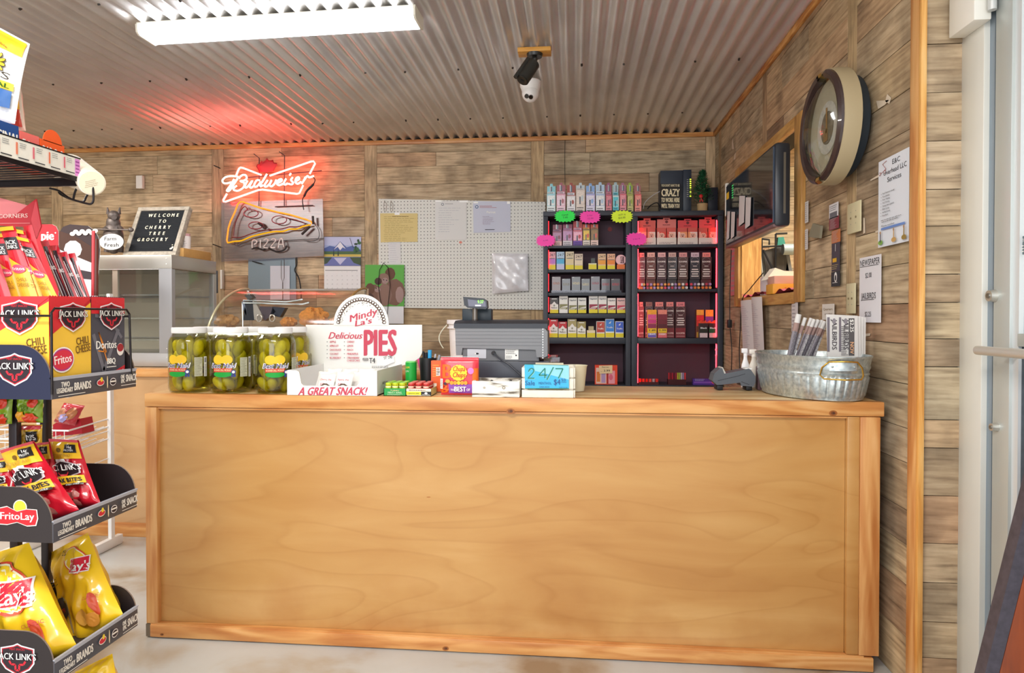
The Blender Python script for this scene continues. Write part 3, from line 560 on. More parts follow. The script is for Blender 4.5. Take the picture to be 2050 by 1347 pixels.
f.k += 1; f.ell(897, -763, 5, 4, P('#c9a03a', .4), 10); f.ell(892, -768, 3, 3, P('#4a2a40')); f.text('THE', 903, -782, 4, WHT, w=9, b=1); f.text('BEST', 910, -783, 9.5, WHT, w=24, b=2); f.text('OF', 935, -782, 5, WHT, w=7, b=1)
f.rect(881.5, -778, 6, 20, WHT); f.lines(882, -777, 5, 18, 10, INK, .9, 3); f.line([(881, -718.5), (957, -718.5)], 1, P('#f4a0a8', .3)); t.build('printed_pouch', lb, 60)
t = MB(); t.box(ax, bx, YB+.017, YB+.019, ztp, ztp+.004, GL('#ffffff', .3)); t.build('heat_seal', lb)
# ---------------------------------------------------------------- whitewashed wooden crates
ww1 = ramp_mat('whitewashed_wood', [(.3, '#6e6458'), (.4, '#cfcac0'), (.5, '#e9e6df'), (.8, '#f1efe9')], None, 9, (1, 1, 5), r=.7, bump=.3, dist=1.6, wave=40)
ww2 = P('#e9e3d5', .65, var=.05, bs=30)
xa, xb = q(945, 795, Y=2.265).x, q(1040, 795, Y=2.265).x; zt = q(990, 763, Y=2.265).z
cr1 = thing('wooden_box', 'open whitewashed wooden box with distressed grain, beside the lollipop bag', 'box', ((xa+xb)/2, 2.33, CT))
for nm, a in (('front_board', (xa, xb, 2.265, 2.274)), ('rear_board', (xa, xb, 2.391, 2.40)), ('side_board', (xa, xa+.009, 2.2745, 2.3905)), ('side_board', (xb-.009, xb, 2.2745, 2.3905))):
    t = MB(); t.box(*a, CT+.0008, zt, ww1, .001); t.build(nm, cr1)
t = MB(); t.box(xa+.009, xb-.009, 2.275, 2.39, CT+.001, CT+.006, ww1); t.build('base_board', cr1)
t = MB(); f = PF(t, 2.265); f.ell(1008.5, -776, 3.4, 3.2, P('#8f8678')); f.ell(1008.5, -776, 1.8, 1.7, P('#d8d2c6')); t.build('nail_head', cr1)
t = MB(); f = PF(t, 2.265); f.ell(969.5, -776, 2.8, 2.4, P('#b5ada0')); t.build('nail_head', cr1)
for xx in (985, 1023):
    p = q(xx, 760, Y=2.385); t = MB(); t.ball((p.x, 2.375, p.z-.006), (.006, .005, .007), P('#3c3a38', .5)); t.build('peg_foot', cr1)
xa, xb = q(1048, 797, Y=2.27).x, q(1148, 797, Y=2.27).x
cr2 = thing('wooden_crate', 'cream slatted wooden crate holding the blue price sign', 'crate', ((xa+xb)/2, 2.34, CT))
for k, (za, zb_) in enumerate(((781, 797), (758, 778), (736, 755))):
    z0, z1 = q(1100, zb_, Y=2.27).z, q(1100, za, Y=2.27).z
    if k == 0: z0 = CT+.0008
    t = MB(); t.box(xa-.006, xb, 2.27, 2.277, z0, z1, ww2, .001); t.build('front_slat', cr2)
    t = MB(); t.box(xa-.006, xb, 2.423, 2.43, z0, z1, ww2, .001); t.build('rear_slat', cr2)
    for xx in (xa-.006, xb-.001):
        t = MB(); t.box(xx, xx+.007, 2.2775, 2.4225, z0, z1, ww2, .001); t.build('side_slat', cr2)
for xx in (xa+.002, xb-.014):
    t = MB(); t.box(xx, xx+.012, 2.2775, 2.29, CT+.001, q(1100, 736, Y=2.27).z, ww2); t.build('corner_post', cr2)
t = MB(); t.box(xa, xb, 2.279, 2.42, CT+.001, CT+.006, ww2); t.build('base_board', cr2)
p0, p1 = q(1072, 728, Y=2.33), q(1128, 728, Y=2.33); t = MB(); t.box(p0.x, p1.x, 2.33, 2.331, CT+.01, q(1100, 726, Y=2.33).z, P('#d8cfb4', .7)); t.build('kraft_envelope', label='tan envelope edge standing up behind the blue price sign', cat='envelope')
# blue price sign in handwriting
sg = thing('price_sign', 'bright blue cardboard price sign, handwritten 24/7 in green', 'sign', (q(1093, 778, Y=2.262).x, 2.262, CT+.02))
t = MB(); t.prism([q(x, y, Y=2.262) for x, y in ((1050, 729), (1138, 731), (1139, 778), (1051, 778))][::-1], (0, .003, 0), P('#3fb4e6', .5), P('#1f8f8c', .5)); t.build('card', sg)
t = MB(); f = PF(t, 2.262); f.poly([(1139, -732), (1139, -760), (1070, -742), (1068, -730)], P('#8fd0f0', .5)); dg = P('#1d7f6f', .5); lg = P('#2a4f8a', .5)
f.line([(1050, -729.3), (1138, -731.3)], 1, dg); f.line([(1051, -777.5), (1139, -777.5)], 1.4, dg)
for dx, m_ in ((.8, P('#9fe0e0', .5)), (0, dg)):
    for st in ([(1058, -744), (1060, -739), (1065, -737), (1069, -740), (1068, -745), (1057, -757), (1070, -757)], [(1091, -757), (1091, -737), (1079, -751), (1095, -751)], [(1108, -735), (1095, -760)], [(1112, -738), (1127, -738), (1118, -757)]): f.line([(x+dx, y-dx) for x, y in st], 2.3, m_)
f.text('Sale', 1051, -771, 9, lg, w=20, b=0); f.text('MENTHOL', 1078, -769.5, 5, lg, w=26); f.text('KING BOX', 1080, -776, 3, lg, w=20); f.text('$4', 1108, -770, 11, lg, w=14); f.text('50', 1123, -763, 5, lg, w=10); f.line([(1123, -765), (1134, -765)], .8, lg); f.text('GOOD ALL DAY', 1119, -776.5, 2.2, lg, w=18)
t.build('lettering', sg)
# cream bowl behind the crate
c = q(1157, 770, Y=2.5); t = MB(); zz0, zz1 = CT+.001, q(1157, 731, Y=2.5).z
t.lathe((c.x-.012, 2.5, 0), [(0, zz0), (.036, zz0), (.046, zz1-.004), (.049, zz1), (.044, zz1-.002), (.034, zz0+.006), (0, zz0+.006)], P('#eee5c9', .5), 32); t.build('paper_tub', label='cream paper tub with rolled rim behind the slatted crate', cat='tub')
# ---------------------------------------------------------------- cash register
YR = 2.48; dark = P('#2c303a', .4); reg = thing('cash_register', 'grey cash register seen from behind, on a dark drawer', 'cash register', (q(1000, 740, Y=YR).x, YR+.1, CT))
def rx(x): return q(x, 700, Y=YR).x
def rz(y): return q(1000, y, Y=YR).z
t = MB(); t.box(rx(952), rx(1100), YR, 2.69, CT+.001, rz(723), P('#3b3f4b', .4), .004); t.build('cash_drawer', reg)
rg = P('#83858a', .5, bump=.08, bs=500); t = MB(); y0 = YR+.01
t.prism([V3((rx(x), y0, rz(y))) for x, y in ((910, 657), (1090, 657), (1096, 664), (1096, 712), (1090, 715), (1074, 715), (1072, 700), (925, 697), (923, 712), (912, 712))][::-1], (0, .19, 0), rg); t.build('body', reg)
t = MB(); t.box(rx(924), rx(1078), y0+.012, y0+.16, rz(723)+.0005, rz(695), P('#6e7075', .5)); t.build('recess_wall', reg)
for k in range(5):
    t = MB(); t.box(rx(911), rx(1088), y0-.001, y0+.001, rz(664+k*7), rz(663.2+k*7), P('#696b70', .5)); t.build('body_groove', reg)
t = MB(); t.prism([V3((rx(1096), y, z)) for y, z in ((y0-.004, rz(657)), (y0+.19, rz(650)), (y0+.19, rz(640)), (y0+.03, rz(642)), (y0-.004, rz(648)))], (rx(908)-rx(1096), 0, 0), dark); t.build('top_cover', reg, label='glossy charcoal top cover')
t = MB(); t.prism([V3((rx(x), y0+.008, rz(y))) for x, y in ((934, 699), (972, 699), (972, 718), (934, 718))][::-1], (0, .003, 0), P('#c4c7d0', .4)); f = Face(t, (rx(934), y0+.008, rz(718))); f.ell(.038, .018, .007, .0035, INK); f.ell(.032, .018, .003, .0025, WHT); t.build('port_plate', reg)
t = MB(); t.box(rx(1010), rx(1037), y0+.008, y0+.01, rz(720), rz(699), WHT); f = Face(t, (rx(1010), y0+.008, rz(720))); f.lines(.003, .02, .04, .018, 5, INK, .8, 2); f.lines(.003, .003, .025, .012, 3, INK, .8, 5); f.ell(.043, .016, .003, .003, INK); t.build('rating_label', reg)
for k in range(13):
    t = MB(); t.box(rx(1085.5), rx(1087.5), y0-.002, y0+.001, rz(655+k*5.2), rz(652+k*5.2), P('#dfe2e6', .3)); t.build('side_rib', reg)
t = MB(); t.box(rx(1089), rx(1120), YR+.02, YR+.18, rz(725), rz(715), GL('#dfe3ea', .25)); t.build('clear_shelf', reg)
t = MB(); t.tube([V3((rx(987), y0+.004, rz(707))), V3((rx(1000), YR-.02, rz(716))), V3((rx(1020), YR-.03, rz(728))), V3((rx(1045), YR-.03, rz(750)))], .0035, P('#3a3d45', .4), 10); t.cyl((rx(987), y0+.012, rz(707)), (rx(987), y0-.002, rz(707)), .008, BLK); t.build('power_cable', reg)
YP = YR+.07
t = MB(); t.cyl((q(951, 640, Y=YP).x, YP, q(951, 652, Y=YP).z), (q(951, 640, Y=YP).x, YP, q(951, 615, Y=YP).z), .0105, P('#77706a', .3, .6), n=20).cyl((q(951, 640, Y=YP).x, YP, q(951, 650, Y=YP).z), (q(951, 640, Y=YP).x, YP, q(951, 639, Y=YP).z), .013, P('#4f4a48', .3, .5), n=20); t.build('display_pole', reg)
t = MB(); a_ = [(927, 594), (966, 597), (975, 602), (976, 616), (972, 619), (936, 616), (929, 610)]; t.prism([q(x, y, Y=YP-.025) for x, y in a_][::-1], (0, .035, 0), dark)
f = PF(t, YP-.025); f.poly([(936, -599), (972, -603), (973, -614), (938, -613)], P('#5c5d72', .15)); f.text('9.37', 956, -607, 6, P('#79f03a', .4, e=2.5), w=12, b=0); f.rect(951, -613, 12, 3, P('#d8dde8', .3)); t.build('customer_display', reg)
t = MB(); t.box(q(925, 640, Y=YP+.06).x, q(984, 640, Y=YP+.06).x, YP+.06, YP+.11, rz(648), q(950, 618, Y=YP+.06).z, P('#24313b', .35), .004); t.build('screen_housing', reg)
# ---------------------------------------------------------------- card terminal
tg = P('#565b63', .45); YT = 2.565
ctm = thing('card_terminal', 'dark grey card payment terminal lying on the counter', 'card terminal', (q(1472, 775, Y=YT).x, YT, CT))
a_ = [(1426, 762), (1430, 748), (1442, 737), (1446, 737), (1450, 748), (1486, 741), (1500, 738), (1504, 741), (1512, 753), (1513, 764), (1508, 774), (1484, 772), (1482, 766), (1436, 771)]
t = MB(); t.prism([q(x, y, Y=YT) for x, y in a_][::-1], (0, .07, 0), tg); t.build('body', ctm, 25)
t = MB(); t.prism([q(x, y, Y=YT+.004) for x, y in ((1442, 737), (1447, 735), (1453, 747), (1450, 748))][::-1], (0, .06, 0), P('#c9c6bd', .4)); t.build('keypad_edge', ctm)
t = MB(); f = PF(t, YT); f.line([(1437, -762), (1480, -752), (1492, -748)], .8, BLK); f.line([(1484, -764), (1500, -770)], .8, BLK); t.build('seam', ctm)
for x_ in (1440, 1498): p = q(x_, 774, Y=YT+.02); t = MB(); t.box(p.x-.011, p.x+.011, YT+.006, YT+.064, CT+.0005, p.z+.006, BLK, .002); t.build('rubber_foot', ctm)
t = MB(); p = q(1496, 737, Y=YT+.03); t.box(p.x-.012, p.x+.012, YT+.01, YT+.06, p.z-.003, p.z+.002, WHT); t.build('paper_roll_end', ctm)
# ---------------------------------------------------------------- galvanised tub of newspapers
gz = ramp_mat('galvanised_tub', [(.3, '#a3afb4'), (.5, '#bcc6c9'), (.7, '#d0d8d8')], None, 90, (1, 1, 1), r=.34, bump=.03, m=.7, detail=2)
tb = thing('galvanized_tub', 'oval galvanized metal tub with brass handle at the counter\'s right end', 'tub', (.846, 2.45, CT))
ang = math.atan2(-.95, .3); LX, SX = .245, .158
def oval(c, prof, m, mb, rib=0, n=320):
    vs = []; ca, sa = math.cos(ang), math.sin(ang)
    for (k, z, rb) in prof:
        for i in range(n):
            th = 2*math.pi*i/n; kk = k*(1+rb*.02*(abs(math.cos(th*20))**.5)); a = LX*kk*math.cos(th); b = SX*kk*math.sin(th); vs.append(V3((c[0]+a*ca-b*sa, c[1]+a*sa+b*ca, z)))
    fs = [(j*n+i, j*n+(i+1) % n, (j+1)*n+(i+1) % n, (j+1)*n+i) for j in range(len(prof)-1) for i in range(n)]; mb.add(vs, fs, m); return vs
tc = (.846, 2.45)
t = MB(); B0 = .86; t0 = CT
pr = [(.0, t0+.0012, 0), (B0-.03, t0+.001, 0), (B0, t0+.004, 0), (B0+.006, t0+.012, 0), (B0+.012, t0+.016, 1), (B0+.075, t0+.078, 1), (B0+.08, t0+.082, 0), (B0+.095, t0+.09, 0), (B0+.08, t0+.094, 0), (B0+.092, t0+.104, 0), (B0+.11, t0+.112, 0), (B0+.10, t0+.118, 0), (.985, t0+.142, 0), (1.0, t0+.146, 0), (1.0, t0+.150, 0), (.985, t0+.151, 0), (.975, t0+.146, 0), (.93, t0+.08, 0), (.86, t0+.01, 0), (0, t0+.008, 0)]
oval(tc, pr, gz, t); t.build('tub_wall', tb, 50)
ca, sa = math.cos(ang), math.sin(ang)
def onrim(th, k, z): a = LX*k*math.cos(th); b = SX*k*math.sin(th); return V3((tc[0]+a*ca-b*sa, tc[1]+a*sa+b*ca, z))
br = P('#c9a04a', .25, .9)
for s_, th0 in (('near', -.3), ('far', math.pi)):
    w_ = .32; pts = [onrim(th0-w_*.8, 1.0, t0+.134), onrim(th0-w_*.2, 1.03, t0+.136), onrim(th0+w_*.2, 1.03, t0+.136), onrim(th0+w_*.8, 1.0, t0+.134), onrim(th0+w_*1.15, 1.0, t0+.115), onrim(th0+w_*1.25, 1.0, t0+.09), onrim(th0+w_*1.05, 1.01, t0+.078), onrim(th0, 1.03, t0+.077), onrim(th0-w_*1.05, 1.01, t0+.078), onrim(th0-w_*1.25, 1.0, t0+.09), onrim(th0-w_*1.15, 1.0, t0+.115)]
    t = MB(); t.tube(pts, .0028, br, 10, closed=True); t.build('handle', tb, label='brass-coloured wire handle' if s_ == 'near' else None)
    t = MB(); t.grid(lambda a, b: onrim(th0+(a-.5)*.5, .992+.0*b, t0+.105+b*.032), 10, 4, gz)
    for dd in (-.2, .2): c = onrim(th0+dd, .995, t0+.118); t.ball(c, .0035, gz, 10, 6)
    t.build('handle_plate', tb)
np_ = P('#dcdad8', .8); npg = P('#8d8890', .8); npd = P('#4f4a50', .8)
# rolled papers leaning in the tub
sp = [(1599, 629, 1583, 704), (1612, 636, 1590, 704), (1624, 637, 1599, 704), (1630, 639, 1604, 704), (1638, 640, 1610, 704), (1646, 641, 1616, 704), (1651, 643, 1624, 704), (1653, 645, 1632, 704)]
for i, (xt, yt, xb_, yb_) in enumerate(sp):
    Yn = 2.50+.012*(i % 3); r_ = .010 if i == 0 else .0065; tp = q(xt, yt, Y=Yn); d = (tp-q(xb_, yb_, Y=Yn)).normalized(); b0 = q(xb_, yb_, Y=Yn)-d*.09
    t = MB(); t.tube([b0, b0.lerp(tp, .72)], r_, npg, 12); t.tube([b0.lerp(tp, .72), b0.lerp(tp, .86)], r_*1.02, P('#a2867f', .8), 12); t.tube([b0.lerp(tp, .86), tp], r_, np_, 12)
    sd = d.cross(V3((0, -1, 0))).normalized(); F_ = Face(t, b0+V3((0, -r_, 0)), d, sd*-1); F_.lines(.03, -r_*.6, (tp-b0).length*.62, r_*1.2, 3, np_ if i % 2 else npd, .9, i, th=.0012)
    t.build('rolled_newspaper', label='rolled newspaper leaning leftmost and thickest in the metal tub' if i == 0 else f'{["", "second", "third", "fourth", "fifth", "sixth", "seventh", "eighth and rightmost"][i]} rolled newspaper from the left in the metal tub', cat='newspaper', group=None if i == 0 else 'rolled newspapers in the tub')
for i in range(4):
    dx = 5.5*(3-i); Yn = 2.395+.008*(3-i); t = MB(); a_ = [(1654+dx, 629+dx*.12), (1717+dx, 632+dx*.2), (1719+dx*.8, 735), (1658+dx, 735)]
    t.prism([q(x, y, Y=Yn) for x, y in a_][::-1], (0, .004, 0), np_)
    if i == 3:
        f = PF(t, Yn); f.rect(1656, -704, 5, 69, P('#77707a', .8)); f.rect(1679.5, -704, 4.5, 69, P('#77707a', .8)); f.rect(1699, -712, 11.5, 75, P('#5d5a5c', .8))
        for xx in (1666, 1689): f.text('JAILBIRDS', xx, -640, 9.5, npd, w=60, rot=-math.pi/2, b=1); f.ell(xx+4, -643, 3.5, 6, npg, 12)
        f.text('$2.25', 1702, -639, 7, WHT, w=26, rot=-math.pi/2, b=1); f.text('NOV', 1702, -684, 7.5, P('#e9b48a', .8), w=24, rot=-math.pi/2, b=1); f.lines(1684, -712, 14, 60, 16, npd, .6, 9)
    t.build('folded_newspaper', label='front folded newspaper with sideways headline and price in the metal tub' if i == 3 else f'{["rearmost", "second rearmost", "second"][i]} folded newspaper in the stack standing in the tub', cat='newspaper', group=None if i == 3 else 'folded newspapers in the tub')
# bottles by the tub
def bottle(px_, Y, y0, y1, r, m, label, cap=None, nm='spray_bottle'):
    c = q(px_, y1, Y=Y); z1 = q(px_, y0, Y=Y).z; t_ = thing(nm, label, 'bottle', (c.x, Y, CT)); h = z1-CT; t = MB()
    t.lathe((c.x, Y, CT+.0005), [(0, 0), (r*.9, 0), (r, .005), (r, h*.42), (r*.85, h*.58), (r*.45, h*.72), (r*.4, h*.8), (0, h*.8)], m, 24, sy=.6); t.build('bottle_body', t_, 50)
    t = MB(); t.cyl((c.x, Y, CT+h*.8), (c.x, Y, CT+h*.88), r*.45, cap or m, n=16).box(c.x-r*.9, c.x+r*.4, Y-.009, Y+.009, CT+h*.88, CT+h, cap or m, .003); t.build('spray_head', t_); return t_
wp = P('#e4ded4', .35, t=.0)
bottle(1492, 2.68, 697, 770, .017, P('#f0eef0', .4), 'white spray bottle standing left of the metal tub')
bottle(1509, 2.675, 699, 768, .021, P('#dcd3c8', .35), 'translucent beige bottle touching the tub, left of it', P('#e9e2da', .4))
p = q(1519, 765, Y=2.60); t = MB(); t.box(p.x-.007, p.x+.007, 2.585, 2.62, CT+.001, q(1518, 735, Y=2.57).z, P('#5a4148', .5), .002); t.build('small_box', label='small dark maroon box wedged against the tub', cat='box')
# ---------------------------------------------------------------- ceiling lamp and cameras
lensm = P('#ffffff', .4, e=13.0, ec='#f6f8ff'); enam = P('#e9e5d8', .4)
lamp = thing('ceiling_light', 'four-foot fluorescent ceiling fixture with a glowing white lens', 'ceiling light', (-1.375, 2.95, 2.5))
lx0, lx1 = -2.05, -.70; LT = Matrix.Translation((-1.375, 2.95, 0)) @ Matrix.Rotation(-.036, 4, 'Z') @ Matrix.Translation((1.375, -2.95, 0))
t = MB(); t.T = LT; t.box(lx0, lx1, 2.885, 3.02, 2.553, 2.566, enam, .002); t.build('housing', lamp)
t = MB(); t.T = LT; sec = [(2.882, 2.553), (2.886, 2.522), (2.90, 2.512), (3.005, 2.508), (3.018, 2.516), (3.022, 2.553)]
t.prism([(lx0+.008, y, z) for y, z in sec], (lx1-lx0-.016, 0, 0), lensm); t.build('lens', lamp)
for xx in (lx0, lx1-.01): t = MB(); t.T = LT; t.prism([(xx, y, z) for y, z in [(2.879, 2.555), (2.883, 2.519), (2.898, 2.508), (3.007, 2.504), (3.021, 2.513), (3.026, 2.555)]], (.01, 0, 0), enam); t.build('end_cap', lamp)
c = q(1070, 100, Z=2.555); bk = P('#2d2c29', .35)
mtb = MB(); mtb.box(c.x-.085, c.x+.085, c.y-.03, c.y+.05, 2.538, 2.56, ramp_mat('mounting_block', [(.3, '#c98a34'), (.7, '#e0a850')], None, 8, (1, 9, 9), r=.5), .002); mtb.build('mounting_block', label='small pine block screwed to the ceiling above the black camera', cat='block')
bc = thing('bullet_camera', 'black bullet security camera hanging from the pine block', 'camera', (c.x, c.y, 2.45)); t = MB()
t.cyl((c.x, c.y+.01, 2.5375), (c.x, c.y+.01, 2.522), .042, bk, r2=.038, n=28); t.build('mount_base', bc)
a_ = q(1071, 132, Y=c.y); t = MB(); t.tube([(c.x, c.y+.01, 2.522), (c.x+.003, c.y+.005, 2.50), (a_.x+.003, c.y, a_.z+.01)], .011, bk, 12); t.ball((c.x, c.y+.005, 2.508), .016, bk); t.build('ball_arm', bc)
b0 = q(1066, 130, Y=c.y); b1 = q(1046, 160, Y=c.y-.04); d = (b1-b0).normalized()
t = MB(); t.cyl(b0-d*.01, b1, .034, bk, n=28); t.build('camera_body', bc, label='dark cylindrical camera body')
t = MB(); t.cyl(b1, b1+d*.006, .029, P('#3e3a34', .2, .3), n=28).cyl(b1+d*.006, b1+d*.009, .011, BLK, n=20); t.build('camera_lens', bc)
t = MB(); u = V3((0, 0, 1)); t.T = Matrix.Identity(4); t.tube([b0+V3((-.02, -.012, .028)), b1+V3((-.028, -.012, .02))+d*.015], .012, bk, 8); t.build('sun_shield', bc)
t = MB(); f = PF(t, b0.y-.045); f.line([(1059.5, -149), (1062.5, -143.5)], 1.3, WHT); t.build('brand_mark', bc)
c = q(1062, 168, Z=2.545); wpl = P('#f1efee', .3)
dc = thing('dome_camera', 'white turret security camera on the ceiling just behind the black one', 'camera', (c.x, c.y, 2.42)); t = MB()
t.lathe((c.x, c.y, 0), [(.058, 2.56), (.062, 2.555), (.062, 2.53), (.056, 2.518), (.05, 2.5), (0, 2.49)][::-1], wpl, 36); t.build('mount_ring', dc)
t = MB(); t.ball((c.x, c.y-.006, 2.488), (.05, .05, .052), wpl, 28, 18); t.build('turret_ball', dc)
ctr = V3((c.x, c.y-.006, 2.488)); fd = V3((-.12, -.75, -.62)).normalized(); sd = fd.cross(V3((0, 0, 1))).normalized()
for k, m_ in ((-1, P('#201b18', .15)), (1, P('#5c5f60', .12, .5))):
    p = ctr+(fd+sd*.26*k+V3((0, 0, .1*k))).normalized()*.047; t = MB(); t.cyl(p, p+fd*.007, .013, P('#4d4b49', .3), n=20).cyl(p+fd*.007, p+fd*.0075, .0105, m_, n=20); t.build('lens_window', dc)
# ---------------------------------------------------------------- back counter with warmers
BF = 3.30; bcn = thing('back_counter', 'lower plywood counter against the back, left of the bookcases', 'counter', (-2.7, 3.8, 0))
t = MB(); t.box(-5.0, -.45, BF, BF+.02, .0, .86, ply2); t.build('front_panel', bcn)
t = MB(); t.box(-5.0, -.45, BF-.012, BF+.03, .862, .906, pine, .002); t.build('edge_rail', bcn)
t = MB(); t.box(-5.0, -.45, BF-.008, BF-.0005, 0, .075, pine, .002); t.build('kick_board', bcn)
t = MB(); t.box(-5.0, -.452, BF+.031, 4.60, .872, .905, pw_); t.build('worktop', bcn)
t = MB(); t.box(-.47, -.45, BF+.021, 4.60, 0, .86, ply); t.build('end_panel', bcn)
ss = P('#c4c2c0', .32, .4); ssd = P('#b4b4b8', .35, .4); gw = GL('#f3f5f4', .06)
wm = thing('food_warmer', 'tall stainless steel heated display cabinet with glass doors', 'warmer', (-2.6, 3.62, .906)); A_, B_, y0, y1, z0, z1 = -3.0, -2.2, 3.40, 3.85, .908, 1.523
t = MB(); t.box(A_, B_, y0, y1, z0, z0+.075, ss, .003); t.build('base', wm)
t = MB(); t.box(A_, B_, y0, y1, z1-.075, z1, P('#b9b4ac', .3, .5), .003); t.build('top_fascia', wm)
t = MB(); t.box(A_, B_-.075, y0-.003, y0, z1-.0805, z1-.0765, P('#e8e8e8', .2, .4)); t.build('door_rail', wm)
for a in ((B_-.075, B_, y0, y0+.03), (B_-.03, B_, y1-.03, y1), (A_, A_+.03, y0, y0+.03)):
    t = MB(); t.box(*a, z0+.075, z1-.075, ssd if a[0] < -2.25 else ss); t.build('corner_post', wm)
t = MB(); t.box(-2.55, -2.52, y0+.003, y0+.02, z0+.075, z1-.075, P('#c9beb0', .3, .4)); t.build('door_stile', wm)
t = MB(); t.box(A_+.01, A_+.015, y0+.03, y1-.03, z0+.075, z1-.075, ssd).box(A_, B_-.03, y1-.01, y1-.005, z0+.075, z1-.075, P('#d6cab8', .5)); t.build('rear_lining', wm)
for a in ((A_+.03, -2.551), (-2.519, B_-.076)):
    t = MB(); t.box(*a, y0+.008, y0+.012, z0+.076, z1-.076, gw); t.build('glass_door', wm)
t = MB(); t.box(B_-.008, B_-.004, y0+.031, y1-.031, z0+.076, z1-.076, gw); t.build('side_glass', wm)
t = MB(); t.box(B_-.002, B_+.001, y0+.005, y1-.005, z1-.079, z1-.076, P('#6d5a44', .4)); t.build('side_seal', wm)
for zz in (1.05, 1.17, 1.30):
    t = MB()
    t.box(A_+.03, B_-.03, y0+.03, y0+.034, zz, zz+.008, P('#d8dad8', .2, .6)).box(A_+.03, B_-.03, y1-.03, y1-.026, zz, zz+.008, ssd)
    for k in range(18): x = A_+.05+k*.042; t.cyl((x, y0+.03, zz+.004), (x, y1-.03, zz+.004), .0018, ss, n=6)
    t.build('wire_shelf', wm, kind='stuff')
for zz in (z1-.02, z1-.05, z0+.05, z0+.1): t = MB(); t.cyl((B_-.03, y0-.001, zz), (B_-.03, y0-.003, zz), .003, WHT, n=10); t.build('rivet', wm)
# small blue-lit screen behind the warmer glass
c0, c1 = q(396, 583, Y=4.1), q(430, 545, Y=4.1); mn = thing('small_monitor', 'small screen glowing blue behind the warmer\'s side glass', 'monitor', ((c0.x+c1.x)/2, 4.11, .906))
t = MB(); t.box(c0.x-.012, c1.x+.012, 4.10, 4.12, c0.z-.012, c1.z+.012, P('#56606c', .4), .003); t.box((c0.x+c1.x)/2-.02, (c0.x+c1.x)/2+.02, 4.105, 4.125, .906, c0.z, P('#56606c', .4)); t.build('casing', mn)
t = MB(); t.box(c0.x, c1.x, 4.097, 4.1, c0.z, c1.z, P('#6aa6f2', .3, e=.9)); f = PF(t, 4.096); f.ell(412, -553, 3, 4, P('#b3cdf8', e=.6)); [f.ell(x, -565, 2.6, 3, P('#b3cdf8', e=.6)) for x in (405, 412, 419)]; t.build('screen', mn)
# curved glass display case
cc = thing('display_case', 'curved glass countertop display case with fried food inside', 'display case', (-1.66, 3.75, .906)); ax0, ax1, yb0, yb1, zb0, zt1 = -2.045, -1.285, 3.45, 4.0, .907, q(600, 578, Y=3.95).z
def arc(a): th = a*math.pi/2; return (yb1-.05-(yb1-.05-yb0)*math.cos(th), zb0+.06+(zt1-zb0-.06)*math.sin(th))
t = MB(); t.grid(lambda a, b: V3((ax0+(ax1-ax0)*a, *arc(b))), 2, 18, GL('#f6f2ee', .16, .12)); t.build('curved_glass', cc, 80)
t = MB(); t.box(ax0, ax1, yb1-.05, yb1, zt1-.012, zt1, P('#c9c3b8', .3, .5)); t.build('top_rail', cc)
t = MB(); t.box(ax0, ax1, yb0, yb1, zb0, zb0+.06, ss, .003); t.build('base', cc)
gold = P('#d8cfa8', .3, .4)
for nm, x_, m_ in (('left', ax0, gold), ('right', ax1, P('#b08a4c', .4, .3))):
    t = MB(); t.tube([V3((x_, *arc(k/16))) for k in range(17)], .007, m_, 8); t.tube([(x_, yb1-.02, zb0+.06), (x_, yb1-.02, zt1)], .008, P('#bda58a', .4), 8); t.build('side_frame', cc)
    pts = [V3((x_, *arc(k/12))) for k in range(13)]+[V3((x_, yb1, zt1)), V3((x_, yb1, zb0+.06))]; t = MB(); t.add(pts, [tuple(range(len(pts)))], GL('#f2f2ee', .05)); t.build('end_glass', cc)
t = MB(); t.box(ax0+.02, ax1-.02, 3.58, 3.93, 1.115, 1.12, GL('#e8e0d8', .1)); t.build('glass_shelf', cc)
cr_ = P('#d2893c', .8, var=.3, bs=60, bump=1.0)
foods = [(455, 648, .07, .035, '#c99a5e'), (578, 643, .045, .028, '#d99442'), (628, 634, .08, .055, '#dc9440'), (678, 650, .05, .03, '#cf9a68')]
for i, (px_, py_, rx_, rz_, c_) in enumerate(foods):
    p = q(px_, py_, Y=3.72); t = MB(); mm_ = P(c_, .8, var=.22, bs=70, bump=1.0); rr = random.Random(i)
    def blob(a, b, s_=i): u = a*math.tau; v = b*math.pi; n_ = 1+.16*math.sin(5*u+s_)*math.sin(4*v)+.12*math.sin(9*u+2+3*v); return V3((p.x+rx_*n_*math.cos(u)*math.sin(v), 3.72+.05*n_*math.sin(u)*math.sin(v), 1.1215+rz_*(1-math.cos(v)*n_)))
    t.grid(lambda a, b: blob(a, 1-b), 24, 14, mm_); t.build('fried_piece', label=['pale breaded piece at the left inside the curved case', 'small golden fried piece in the middle of the curved case', 'largest golden fried piece heaped inside the curved case', 'flat fried piece at the right inside the curved case'][i], cat='fried food')
